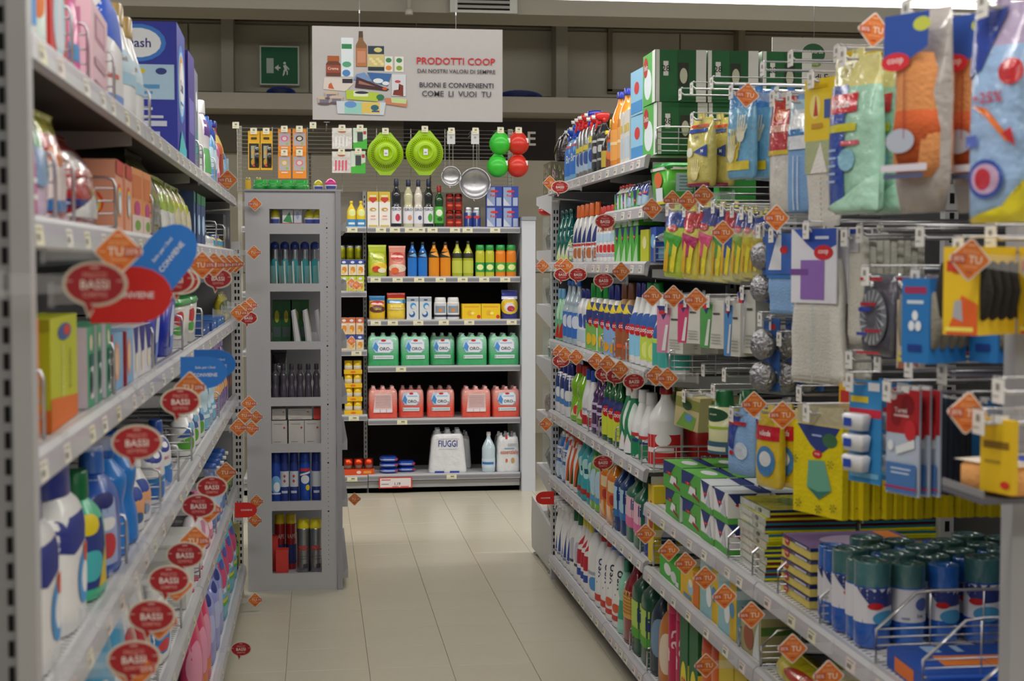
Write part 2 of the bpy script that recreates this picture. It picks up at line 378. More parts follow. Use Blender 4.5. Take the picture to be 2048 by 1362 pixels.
# air grille on the beam
r = empty('air_grille', tuple(atY(967, 2, 10.97)))
m = M('paint'); w_ = .23
m.box(-w_, w_, -.0, .03, -.075, .2, 'd8d8d4'); m.box(-w_-.02, w_+.02, -.02, 0, -.09, -.07, 'd8d8d4'); m.box(-w_-.02, -w_+.035, -.02, 0, -.07, .2, 'd8d8d4'); m.box(w_-.035, w_+.02, -.02, 0, -.07, .2, 'd8d8d4'); m.obj('frame', r)
m = M('matte'); m.box(-w_+.03, w_-.03, -.004, -.001, -.07, .2, '202020'); m.obj('backing', r)
for k in range(7):
    m = M('paint'); m.box(-w_+.035, w_-.035, -.018, -.004, -.055+k*.036, -.035+k*.036, 'a8a8a4'); m.obj('slat', r)
tagobj(r, 'white louvred air grille on the ceiling beam', 'vent')
r = empty('pipe', tuple(atY(818, 27, 10.9))); m = M('paint', True); m.tube([(0, 0, 0), (0, 0, .8)], .02, 'c4c0b0', 10); m.obj('pipe_run', r); m = M('paint', True); m.tube([(0, 0, -.01), (0, 0, .03)], .03, 'd8d4c8', 10); m.obj('collar', r)
tagobj(r, 'thin beige pipe coming down the ceiling beam', 'pipe')
# exit sign
p = atY(559, 131, 12.85); r = empty('exit_sign', (p.x, 12.85, p.z)); s = .166
m = M('paper'); m.box(-s, s, 0, .118, -s, s, 'e0e8e0'); m.box(-s+.012, s-.012, -.004, 0, -s+.012, s-.012, '0c6a40'); m.obj('panel', r)
L = M('paper'); Sf = Flat((0, -.004, -s), (s, 0, 0), (0, 0, 2*s))
prints(L, Sf, [('r', -.66, .3, -.3, .68, 'c8d8d0'), ('p', [(-.25, .44), (-.05, .52), (-.05, .36)], 'f0f8f0'), ('r', -.1, .42, .05, .46, 'f0f8f0'), ('e', .26, .56, .07, .035, 'f0f8f0'), ('p', [(.18, .5), (.34, .52), (.4, .38), (.28, .36)], 'f0f8f0'),
  ('p', [(.3, .38), (.42, .36), (.42, .26), (.36, .26), (.36, .33)], 'f0f8f0'), ('p', [(.22, .4), (.3, .38), (.26, .28), (.18, .22), (.16, .26)], 'f0f8f0'), ('p', [(.34, .5), (.5, .42), (.48, .38), (.34, .46)], 'f0f8f0')]); L.obj('pictogram', r)
tagobj(r, 'square green emergency exit sign with white running figure', 'sign')
# cables on the wall ledge
for px, py, wd, n, lb in ((562, 190, .12, 5, 'coil of blue cable on the wall ledge near the exit sign'), (1040, 200, .19, 6, 'coil of blue cable on the wall ledge beside the big hanging sign')):
    p = atY(px, py, 12.55); r = empty('cable_coil', (p.x, 12.6, a.z)); m = M('plastic', True)
    for k in range(n):
        m.tube([(wd*(1-.05*k)*math.cos(t/12*PI), .03*k-.06, .012+.055*(1-.16*k)*math.sin(t/12*PI)) for t in range(13)], .006, '1c3c98')
    m.obj('cable_loops', r); tagobj(r, lb, 'cable', 'blue cable coils')
# big hanging sign
A = atY(624, 50, 9.95); Bq = atY(1005, 247, 9.95); sw = (Bq.x-A.x)/2; sh = A.z-Bq.z-.015
r = empty('hanging_sign', ((A.x+Bq.x)/2, 9.95, Bq.z+.01))
m = M('paper'); m.box(-sw, sw, 0, .012, 0, sh, 'c2bebe'); m.obj('board', r)
L = M('paper'); Sf = Flat((0, 0, 0), (sw, 0, 0), (0, 0, sh))
def U(px): return (px-815)/190
def Vv(py): return (245-py)/193
D = []
def pr(x0, y0, x1, y1, c): D.append(('r', U(x0), Vv(y1), U(x1), Vv(y0), c))
def pe(x, y, rx, ry, c): D.append(('e', U(x), Vv(y), rx/190, ry/193, c))
def pp(pts, c): D.append(('p', [(U(x), Vv(y)) for x, y in pts], c))
pr(682, 75, 706, 155, 'e4eef4'); pr(683, 88, 703, 98, '2a8a50'); pe(693, 130, 9, 6, '58a880'); pe(692, 148, 8, 7, '5088c8')
pp([(711, 135), (733, 135), (733, 90), (726, 80), (725, 61), (717, 61), (716, 80), (711, 90)], '8a6238'); pr(712, 96, 732, 133, 'c07848'); pr(717, 61, 725, 74, '503828'); pr(714, 102, 730, 126, 'd09070')
pr(735, 91, 767, 108, '24384a'); pe(755, 99, 8, 5, 'd8d080'); pr(735, 108, 767, 142, 'd8c888'); pr(735, 134, 767, 142, '20303c')
for k in range(6): pe(741+k*4.5, 118+(k % 3)*5, 4, 3, 'f0e0a0')
pr(768, 112, 784, 144, 'e8e8dc'); pe(776, 120, 6, 5, '3c8a50'); pe(776, 136, 6, 5, 'e88838'); pr(788, 112, 806, 144, 'e8e8dc'); pe(797, 120, 6, 5, '3c8a50'); pe(797, 136, 6, 5, '88a838')
pr(655, 113, 678, 124, 'b05c28'); pp([(652, 155), (681, 155), (681, 130), (676, 124), (656, 124), (652, 130)], '6a3c28'); pr(652, 132, 680, 148, 'a04838'); D.append(('t', 'Crema', U(666), Vv(139), .03, 'f0e0c0'))
pp([(646, 182), (690, 186), (706, 170), (700, 158), (648, 158)], 'e0d4cc'); pp([(656, 180), (668, 182), (662, 168), (657, 172)], 'd06038'); pr(684, 160, 704, 169, '302838')
pp([(706, 162), (745, 165), (728, 146), (712, 150)], '7898c8'); pp([(733, 146), (782, 148), (774, 174), (744, 166)], '3868a8'); pe(755, 163, 10, 5, 'e8eef4'); pe(770, 168, 7, 4, 'e8eef4')
pp([(709, 178), (712, 155), (777, 180), (772, 184)], '442430'); pp([(716, 170), (750, 175), (717, 163)], 'a87060'); pe(768, 179, 5, 3, 'd05828')
pr(782, 149, 810, 194, 'd8dce4'); pp([(784, 192), (805, 194), (805, 172), (796, 168), (798, 180), (786, 182)], '803020'); pe(794, 164, 6, 3, 'c84858')
for x, y in ((648, 200), (662, 189), (672, 198)):
    pr(x-13, y, x+13, y+12, 'b8a8a0'); pe(x, y+12, 13, 3, '68585c'); pe(x, y, 14, 3.5, 'd0bca0'); pr(x-9, y+3, x+9, y+10, '7c748c')
pp([(691, 183), (757, 188), (754, 206), (692, 202)], 'b8d040'); pr(706, 185, 735, 196, 'e8f0c8'); pe(722, 188, 14, 3, '282c48'); pe(759, 197, 8, 6, '2c7850')
pp([(672, 206), (770, 208), (766, 234), (674, 232)], 'd4dce4'); pr(688, 208, 728, 232, '9cd4c8'); pr(722, 208, 758, 231, 'e8c860'); pe(700, 213, 12, 7, '6898d8'); pe(748, 219, 8, 6, '286878'); pr(742, 225, 757, 228, '28489c')
pp([(769, 198), (812, 200), (812, 217), (770, 211)], 'd08060'); pp([(780, 198), (812, 200), (810, 210), (782, 208)], 'c8dc98')
D += [('t', 'PRODOTTI COOP', U(911), Vv(120), .077, 'd01828'), ('t', 'DAI NOSTRI VALORI DI SEMPRE', U(912), Vv(141), .044, '504850'),
      ('t', 'BUONI E CONVENIENTI', U(912), Vv(170), .055, '302c40'), ('t', 'COME  LI  VUOI  TU', U(912), Vv(188), .062, '484450', .92)]
prints(L, Sf, D, .0006, .00012); L.obj('print', r)
for px in (719, 912):
    x = (atY(px, 60, 9.95)-r.location).x
    m = M('metal'); m.tube([(x, .006, sh), (x, .006, sh+.1)], .0012, 'grey'); m.tube([(x, .006, sh+.09), (x, .006, sh+.11)], .005, 'silver'); m.tube([(x, .006, sh+.1), (x, .006, 4.2-Bq.z-.02)], .0012, 'grey'); m.obj('suspension_wire', r)
tagobj(r, 'large white hanging sign reading PRODOTTI COOP with grocery picture', 'sign')
# second hanging sign
A = atY(1545, 74, 7.3); r = empty('hanging_sign', (A.x, 7.3, A.z-.56))
m = M('paper'); m.box(0, .62, 0, .012, 0, .56, 'd8d4d0'); m.obj('board', r)
L = M('paper'); Sf = Flat((.31, 0, 0), (.31, 0, 0), (0, 0, .56))
q = lambda px: (px-1545)*7.3/F/.31-1
vv = lambda py: 1-(py-76)*7.3/F/.56
prints(L, Sf, [('e', q(1632), vv(109), .2, .095, '2c6a44'), ('t', 'vivi verde', q(1632), vv(104), .034, 'f0f4e8'), ('e', q(1636), vv(130), .1, .024, '88a848'), ('t', 'coop', q(1636), vv(130), .02, 'f0f4e8'),
               ('t', 'Secchi di Evv', q(1632), vv(156), .06, '303030'), ('r', q(1548), vv(178), q(1562), vv(163), '202020')]); L.obj('print', r)
m = M('metal'); m.tube([((1634-1545)*7.3/F, .006, .56), ((1634-1545)*7.3/F, .006, 4.2-A.z+.54)], .0012, 'grey'); m.obj('suspension_wire', r)
tagobj(r, 'white hanging sign with round green vivi verde emblem above cleaning goods', 'sign')
# dark sign board with a letter E
A = atY(1040, 243, 11.4); Bq = atY(1112, 290, 11.4); r = empty('dark_sign', (A.x, 11.4, Bq.z-.12))
m = M('matte'); m.box(-.9, Bq.x-A.x, 0, .03, 0, A.z-Bq.z+.12, '2c2624'); m.obj('board', r)
L = M('paper'); S2 = Flat((0, 0, 0), (.1, 0, 0), (0, 0, A.z-Bq.z+.12)); prints(L, S2, [('t', 'E', .92, .56, .36, 'c8c4bc'), ('t', 'N', -.35, .56, .36, 'c8c4bc')]); L.obj('lettering', r)
m = M('metal'); m.tube([(-.8, .015, .2), (-.8, .015, 4.2-Bq.z+.1)], .002, 'grey'); m.obj('suspension_wire', r)
tagobj(r, 'dark brown hanging board with pale capital letters behind the wire mesh', 'sign')

# =================================================================== GONDOLAS
GREY = 'c0c0c2'; DK = '3a3a3e'
def slots(m, X, y, z0, z1, n, wd=.012, xs=(0,)):
    for i in range(n):
        z = z0+(z1-z0)*(i+.5)/n
        for dx in xs: m.box(X+dx-wd/2, X+dx+wd/2, y-.0012, y, z-(z1-z0)/n*.27, z+(z1-z0)/n*.27, '1c1c1e')
def upright(name, parent, X0, X1, y, z1, n, sx, wd=.012):
    m = M('paint'); m.box(X0, X1, y, y+.03, 0, z1, GREY); o = m.obj(name, parent)
    s_ = M('matte'); slots(s_, (X0+X1)/2, y, .08, z1-.03, n, wd, sx); q = s_.obj('slot', o); q['kind'] = 'stuff'; return o
deck_mat = MATS['paint']
def shelf(side, name_label, z, y0, y1, xe, depth, where, labels=6, rail=.042, lab_px=None):
    """side +1: right gondola (edge at +xe, goes to +x); -1 left ; z = surface"""
    s = side; r = empty('shelf', (xe, (y0+y1)/2, z)); L = (y1-y0)/2-.003
    m = M('paint'); 
    xa, xb = sorted((s*.012, s*depth)); m.box(xa, xb, -L, L, -.008, 0, 'd8d8da'); m.obj('deck', r); m = M('matte'); m.box(xa, xb, -L, L, -.022, -.0085, '504c4a'); m.obj('deck_underside_shade', r)  # dark lower sheet: the shade under the deck is put into its colour
    h_ = M('matte'); n = int(L*2/.022)
    for k in range(n):
        y = -L+.012+k*.022
        for j in range(2): xx = s*(.03+j*.028); h_.box(xx-.006, xx+.006, y-.0025, y+.0025, -.0002, .0006, '707074')
    q = h_.obj('perforation', r); q['kind'] = 'stuff'
    m = M('paint'); pts = [(0, -rail), (s*.004, -rail), (s*.014, .004), (s*.002, .004), (s*-.006, -.004), (s*-.010, -rail+.004)]
    pts = pts if s > 0 else pts; m.prism([(p_[0], p_[1]) for p_ in pts], 'y', -L, L, 'b4b4b8'); m.obj('price_rail', r)
    m = M('plastic'); m.prism([(-s*.0085, -rail+.008), (-s*.0075, -rail+.006), (-s*.006, -.007), (-s*.0072, -.006)], 'y', -L+.004, L-.004, 'c0bcc8'); m.obj('label_strip', r)
    for k in range(labels):
        y = -L+(k+.5+random.uniform(-.2, .2))*2*L/labels; pm = M('paper')
        S = Flat((-s*.0100, y, -rail+.006), (0, -s*.026, 0), (-s*-.003, 0, rail-.012)); hl = boxfaces(.1, .1, .1)
        c0 = random.choice(['ece8c8', 'f0ece0', 'e8e4d8', 'ecdcd8']); prints(pm, S, [('r', -1, 0, 1, 1, c0), ('r', -.8, .2, .2, .5, '8a8880'), ('r', -.8, .65, .6, .75, 'a8a49c')], .0, .0003); pm.obj('price_label', r)
    m = M('paint'); 
    for ye in (-L, L-.004): m = M('paint'); m.prism([(s*.02, -.05), (s*depth, -.09), (s*depth, -.0225), (s*.02, -.0225)], 'y', ye, ye+.004, 'b8b8ba'); m.obj('bracket', r)
    tagobj(r, name_label, 'shelf', where); return r
ORD = ['topmost', 'second', 'third', 'fourth', 'fifth', 'sixth', 'lowest']
# ---- right gondola frame
YR_END = 6.87; YJ1 = 5.52; YJ2 = 4.81; YJ3 = 3.55; YR0 = 2.24
r = empty('cleaning_goods_gondola', (0, 0, 0))
m = M('paint'); m.box(1.601, 1.63, YR0, YR_END, .05, 1.98, DK); m.obj('back_panel', r)
m = M('paint', True); m.tube([(1.58, YR0, 2.03), (1.58, YJ2+.7, 2.03)], .012, 'a8a8ac'); m.obj('crossbar', r)
m = M('paint'); m.box(1.18, 1.60, YR0, YR_END, 0.0, .07, '8c8c90'); m.obj('plinth', r)
upright('upright', r, 1.10, 1.135, YR_END, 1.79, 54, (-.005, .009), .007)
for y in (YJ1, YJ2, YJ3): upright('upright', r, 1.565, 1.60, y-.015, 2.06, 40, (0,))
XP = atY(2033, 600, YR0-.04).x
m = M('paint'); m.box(XP, XP+.025, YR0-.04, YR0, 0, 1.56, 'a8a8ac'); m.obj('post', r)
m = M('paint'); m.box(XP+.025, 1.62, YR0-.03, YR0-.01, 0, 1.56, 'a8a8ac'); m.obj('side_panel', r)
m = M('paint'); m.box(1.14, 1.6, YR_END+.005, YR_END+.03, .07, 1.80, '606064'); m.obj('end_panel', r)
tagobj(r, 'dark-backed grey metal gondola of cleaning goods with slotted uprights', 'gondola', kind=None)
m = M('paint'); 
RS = [('topmost', 1.86, YJ2, YR_END), ('second', 1.693, YJ2, YJ1), ('third', 1.505, YJ2, YR_END), ('fourth', 1.145, YJ2, YR_END), ('fifth', .81, YJ2, YR_END), ('sixth', .50, YJ2, YR_END), ('lowest', .118, YR0, YR_END)]
for nm, z, y0, y1 in RS:
    segs = [(y0, min(y1, YJ1))]+([(YJ1, y1)] if y1 > YJ1 else [])
    for (a_, b_), bay in zip(segs, ('second bay', 'far bay')):
        if nm == 'lowest' and bay == 'second bay':
            for (c_, d_), bb in (((YJ2, YJ1), 'second bay'), ((YJ3, YJ2), 'third bay'), ((YR0, YJ3), 'near bay')):
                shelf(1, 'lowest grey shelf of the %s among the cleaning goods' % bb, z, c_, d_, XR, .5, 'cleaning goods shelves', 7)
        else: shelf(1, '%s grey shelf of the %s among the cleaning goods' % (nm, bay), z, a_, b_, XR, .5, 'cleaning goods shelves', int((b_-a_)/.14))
for nm, z in (('upper', .70), ('middle', .485)):
    for (c_, d_), bb in (((YJ3, YJ2), 'third bay'), ((YR0, YJ3), 'near bay')):
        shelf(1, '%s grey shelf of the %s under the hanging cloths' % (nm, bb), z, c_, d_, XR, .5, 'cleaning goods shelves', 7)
# ---- left gondola
YL_END = 6.72; YK = [1.90, 3.17, 4.6, YL_END]
r = empty('laundry_gondola', (0, 0, 0))
m = M('paint'); m.box(-.90, -.87, 1.9, YL_END, .05, 2.0, '8c8c90'); m.obj('back_panel', r)
m = M('paint'); m.box(-.87, -.44, 1.9, YL_END, 0, .07, '8c8c90'); m.obj('plinth', r)
upright('upright', r, -.375, -.335, YL_END, 1.6, 50, (-.004, .010), .008)
for y in YK[1:3]: upright('upright', r, -.87, -.835, y-.015, 2.1, 40, (0,))
X0, X1 = atY(-60, 600, 1.84).x, atY(62, 600, 1.84).x
m = M('paint'); m.box(atY(22, 600, 1.84).x, X1, 1.84, 1.875, 0, 2.3, 'b0b0b2'); m.obj('post', r)
m = M('paint'); m.box(X0, atY(21, 600, 1.84).x, 1.846, 1.875, 0, 2.3, '8e8e92'); po = m.obj('slotted_upright', r)
m = M('matte'); xc = atY(9, 600, 1.84).x
for k in range(52): z = .55+k*.032; m.box(xc-.0035, xc+.0035, 1.8445, 1.846, z-.010, z+.010, '181818')
q_ = m.obj('slot', po); q_['kind'] = 'stuff'
m = M('paint'); m.box(-.868, -.38, YL_END+.005, YL_END+.03, .07, 1.74, '8a8a8e'); m.obj('end_panel', r)
tagobj(r, 'grey metal gondola of laundry goods with slotted near upright', 'gondola')
LS = [('topmost', 1.797), ('second', 1.56), ('third', 1.255), ('fourth', .91), ('fifth', .502), ('lowest', .137)]
for nm, z in LS:
    for i, bb in enumerate(('near bay', 'middle bay', 'far bay')):
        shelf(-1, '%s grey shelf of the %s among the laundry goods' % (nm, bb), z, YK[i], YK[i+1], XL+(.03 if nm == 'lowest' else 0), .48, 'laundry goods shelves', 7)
# ---- back gondola
YB = 9.62
def bx(px): return atY(px, 528, YB).x
def bz(py): return 1.5+(528-py)*YB/F*1.0
r = empty('drinks_gondola', (0, 0, 0))
xa, xm, xb_ = bx(640), bx(734), bx(1041)
m = M('matte'); m.box(xa-.5, xm-.012, YB+.48, YB+.5, .1, bz(462), '1e1a1a'); m.obj('back_panel', r)
m = M('matte'); m.box(xm+.012, xb_, YB+.48, YB+.5, .1, bz(462), '1e1a1a'); m.obj('back_panel', r)
m = M('paint'); m.box(xa-.5, xb_, YB+.48, YB+.5, bz(462), bz(378), '8a8478'); m.obj('back_panel', r)
upright('upright', r, xm-.012, xm+.012, YB+.45, bz(375), 60, (0,), .006)
m = M('paint'); m.box(xb_+.004, bx(1069), YB-.04, YB+.45, 0, bz(440), 'c8ccd4'); m.obj('side_panel', r); m = M('paint'); m.box(xb_+.001, bx(1070), YB-.05, YB+.46, bz(440), bz(433), '909498'); m.obj('side_panel_cap', r)
m = M('matte'); m.box(xa-.5, xm-.01, YB+.03, YB+.47, 0, .08, '8c8c90'); m.box(xm-.006, xb_, YB+.03, YB+.47, 0, .08, '8c8c90'); m.obj('plinth', r)
tagobj(r, 'black-backed gondola of drinks across the end of the aisle', 'gondola')
def bshelf(x0, x1, py, lab, kick=False, ntag=4, tags=None):
    z = bz(py); r = empty('shelf', ((x0+x1)/2, YB, z)); W = (x1-x0)/2-.003
    m = M('paint'); m.box(-W, W, .01, .45, -.02, 0, 'c8c8ca'); m.obj('deck', r)
    m = M('paint'); m.prism([(0, -.036), (.006, -.036), (.014, .004), (0, .004), (-.004, 0), (-.008, -.034)], 'x', -W, W, 'b8b8bc'); m.obj('price_rail', r)
    m = M('plastic'); m.box(-W+.003, W-.003, -.0085, -.006, -.029, -.008, '86868e'); m.obj('label_strip', r)
    if kick: m = M('paint'); m.box(-W, W, .012, .03, -z+.035, -.04, 'a0a0a2'); m.box(-W, W, .03, .05, -z, -z+.04, '303032'); m.obj('kick_plate', r)
    for px in (tags or []):
        t = M('paper'); x = bx(px)-(x0+x1)/2; t.box(x-.033, x+.033, -.0105, -.009, -.034, -.003, 'e8e4c4'); prints(t, Flat((x, -.0105, -.034), (.033, 0, 0), (0, 0, .031)), [('r', -.2, .45, .5, .75, '8a887c'), ('r', -.8, .2, .6, .26, 'a8a698')]); t.obj('price_label', r)
    tagobj(r, lab, 'shelf', 'drinks shelves'); return z
Bz = {}
for k, py, tg in (('topmost', 455, (762, 790, 820, 840, 865, 910, 935, 990)), ('second', 554, (751, 795, 838, 881, 925, 968, 1010)), ('third', 640, (751, 785, 836, 887, 938, 1023)), ('fourth', 733, (801,)), ('fifth', 839, (803,)), ('lowest', 951, (902,))):
    Bz[k] = bshelf(xm, xb_, py, '%s shelf of the wide drinks bay' % k, k == 'lowest', tags=tg)
for k, py, tg in (('topmost', 455, (705,)), ('second', 583, ()), ('third', 700, (712,)), ('fourth', 830, (706,)), ('lowest', 952, (702,))):
    Bz['s'+k] = bshelf(xa-.5, xm, py, '%s shelf of the narrow side bay by the drinks' % k, k == 'lowest', tags=tg)
# wire mesh above the drinks gondola
r = empty('wire_mesh', (0, YB+.42, 0)); x0, x1 = bx(470), bx(1042)
m = M('metal'); zs = [bz(250+i*(378-250)/16) for i in range(17)]
for z in zs: m.tube([(x0, 0, z), (x1, 0, z)], .0022, 'c0c0b8', 5)
q_ = m.obj('wire', r); q_['kind'] = 'stuff'
m = M('metal')
for i in range(9): x = x0+(x1-x0)*i/8; m.tube([(x, .004, bz(380)), (x, .004, bz(248))], .0028, 'c0c0b8', 5)
q_ = m.obj('crosswire', r); q_['kind'] = 'stuff'
m = M('paint'); m.box(x0, x0+.03, .01, .04, 0, bz(246), 'a8a498'); m.obj('post', r); m = M('paint'); m.box(x1-.03, x1, .01, .04, 0, bz(246), 'a8a498'); m.obj('post', r)
tagobj(r, 'grey horizontal wire mesh above the drinks shelves', 'mesh')
# =================================================================== SHELVED GOODS
COOP = lambda u, v, k=1.0: [('e', u, v, .30*k, .055*k, 'c81820'), ('t', 'coop', u, v, .05*k, 'f4e8e8', .5*k)]
def lines(u0, v0, n, c='707890', w=.5, dv=.03): return [('r', u0, v0-i*dv, u0+w*(.7+.3*((i*7) % 3)/2), v0-i*dv+dv*.35, c) for i in range(n)]
CNT = {}
def proj(P):
    v = R_.transposed() @ (Vector(P)-Vector((0, 0, CH))); return (1024+F*v.x/-v.z, 681-F*v.y/-v.z)
def shelfrow(side, where, z, entries, xf=None):
    s = {'R': 1, 'L': -1}[side]; xf = xf or (XR+.018 if s > 0 else XL-.018)
    for e in entries:
        fn, p0, p1, n, yt = e[:5]; o = e[5] if len(e) > 5 else {}
        YE_ = (YR_END if s > 0 else YL_END)-.012; Y0, Y1 = min(YofX(p0, xf), YE_), min(YofX(p1, xf), YE_); far, near = max(Y0, Y1), min(Y0, Y1); pitch = (far-near)/n
        wd = o.get('w') or min(pitch*.92, o.get('wmax', .30)); d = o.get('d', wd*.62); h = o.get('h')
        if h is None:
            yn = near+pitch/2; pc = proj((xf, yn, 1.5))[0]; zt = zat(pc, yt, xf); h = zt-z
        h = max(h, .03)
        p = fn(wd, d, h, s); rows = o.get('rows', 1); st = o.get('stack', 1); gap = o.get('gap', .004)
        for k in range(n):
            for j in range(rows):
                for q in range(st):
                    yy = near+(k+.5)*pitch; jit = random.uniform(-.006, .006)
                    rz = (-PI/2 if s > 0 else PI/2)+o.get('yaw', 0)*s+random.uniform(-.05, .05)
                    wh = where if j == 0 else where+', behind the front ones'
                    r = place(p, (xf+s*(d/2+j*(d+gap)+o.get('inset', 0)+abs(jit)), yy, z+.001+q*(h+.002)), rz, wh)
                    if q: r['lift'] = q
def B(*a, **k): return lambda w, d, h, s: bottle(a[0], w, d, h, a[1], a[2], s=s, **k)
def K(c, **k): return lambda w, d, h, s: carton(w, d, h, c, s=s, **k)
def G(c, **k): return lambda w, d, h, s: bag(w, d, h, c, s=s, **k)
def T_(c, lid, **k): return lambda w, d, h, s: tub(w, d, h, c, lid, s=s, **k)
CR = 'cleaning shelves'
shelfrow('R', 'topmost cleaning shelf', 1.861, [
 (B('flask', 'lblue', 'blue', desc='light blue cleaner bottle with blue trigger cap', spray=True, D=[('r', -.9, .12, .9, .62, '2878d8'), ('t', 'Brill', 0, .42, .14, 'white', 1.4), ('r', -.9, .62, .9, .66, 'd02828')]), 1122, 1146, 2, 250),
 (B('flask', 'silver', 'red', desc='silver cleaner bottle with red spray head', spray=True, bm='metal', D=[('r', -.8, .1, .8, .4, 'b0c8e0'), ('e', 0, .3, .5, .1, '3858a0'), ('r', -.7, .42, .7, .5, 'e0d040')]), 1146, 1170, 3, 228),
 (B('flask', 'silver', '1a28a8', desc='silver cleaner bottle with blue spray head', spray=True, bm='metal', D=[('r', -.8, .1, .8, .42, '90b8e0'), ('e', 0, .3, .5, .1, '2848a0'), ('r', -.6, .5, .7, .6, 'e8e040')]), 1170, 1180, 1, 222),
 (B('sq', '202428', 'red', desc='black cleaner bottle with red spray head', spray=True, D=[('r', -.9, .1, .9, .6, '2c3038'), ('e', 0, .4, .5, .06, 'c8c8c8'), ('r', -.6, .2, .6, .24, 'b0b0b0'), ('r', -.6, .52, .6, .56, 'd0d0d0')]), 1180, 1196, 2, 226),
 (B('round', '181818', 'yellow', desc='small black polish bottle with yellow cap', D=[('r', -.9, .1, .9, .5, 'c8b040')]), 1196, 1204, 1, 262),
 (B('waist', '8a4420', 'yellow', desc='brown wood polish bottle with yellow cap', D=[('e', 0, .4, .7, .2, 'e06820'), ('e', 0, .45, .35, .1, '3890c8')]), 1204, 1213, 1, 240),
 (B('round', 'f09838', '2a3cb0', desc='tall amber cleaner bottle with blue cap', bm='liquid', capw=.026, D=[('r', -1, .1, 1, .5, 'f0a850'), ('r', -.8, .3, .8, .34, 'f8d8a0')]), 1213, 1238, 2, 178, dict(d=.075)),
 (K('e8e4dc', D=[('r', -.8, .1, .8, .5, 'c8d8e8'), ('r', -.8, .6, .6, .75, 'e0c860')], Dn=[('r', -.8, .2, .4, .5, 'd8c0a0'), ('e', 0, .7, .4, .1, '5078b8')], desc='small white carton of cleaning refills'), 1238, 1258, 3, 220, dict(d=.09)),
 (K('98d0f0', D=[('e', 0, .6, .4, .14, 'd83030'), ('r', -.9, .05, .9, .3, '4898d8')], Dn=[('r', -.8, .1, .8, .4, 'f0f0f8'), ('e', 0, .65, .6, .14, 'd83030')], desc='light blue washing carton with red emblem'), 1258, 1282, 1, 240, dict(d=.20, stack=2, h=.155)),
 (lambda w, d, h, s: carton(w, d, h, '0c6a30', s=s, D=[('r', -1, 0, 1, 1, '58b850'), ('e', -.2, .4, .6, .3, 'e8f4f8'), ('e', -.55, .75, .35, .2, 'c02020'), ('t', 'Svelto', -.5, .75, .12, 'white', .6), ('r', .55, 0, 1, 1, 'e8f0e8')],
   Dn=[('r', -.15, 0, .6, 1, '0c5c28'), ('r', .6, 0, 1, 1, 'f0f0ec'), ('r', -1, 0, -.85, 1, 'f0f0ec'), ('r', -.7, .5, -.5, .78, 'f4f4f0'), ('t', '28', -.6, .64, .12, '181818'), ('r', -.1, .3, .3, .75, '283020'), ('e', .1, .5, .15, .15, 'd8d8c0')],
   desc='large green and white washing carton'), 1282, 1309, 1, 160, dict(d=.17, stack=2, h=.17, rows=3, gap=.01)),
])
shelfrow('R', 'second cleaning shelf', 1.694, [
 (B('round', 'white', 'red', desc='white spray bottle with red collar and clear cap', capw=.02, D=[('r', -.9, .6, .9, .66, 'd03020'), ('r', -.8, .1, .8, .5, 'd8e0f0')]), 1225, 1250, 4, 368, dict(d=.055)),
 (G('f0f0f4', top='302870', desc='white and blue refill pouch with red badge', D=[('e', 0, .6, .5, .3, '2c50b0'), ('p', [(-.8, .1), (.8, .1), (.5, .4), (-.2, .5)], 'b8d8f0')]+COOP(.1, .55)), 1250, 1288, 4, 362),
 (T_('58b838', '28a040', desc='large green washing powder tub with green lid', D=[('r', .3, .3, 1.3, .75, 'b8d8e8')]+[('r', .4, .34+.08*i, 1.2, .36+.08*i, '5888a8') for i in range(5)]+[('r', -.6, .05, -.1, .4, 'e8f0f8'), ('e', -.4, .6, .3, .2, 'e87038'), ('r', -2, .83, 0, .9, 'f4f4f0'), ('r', 0, .83, 2, .9, 'f4f4f0'), ('r', -2, 0, 0, .07, 'e8d020'), ('r', 0, 0, 2, .07, 'e8d020')]), 1290, 1328, 1, 330, dict(d=.12, w=.22)),
 (K('38a040', desc='green carton behind the big green tub'), 1328, 1346, 1, 350, dict(d=.1, w=.12, inset=.16)),
])
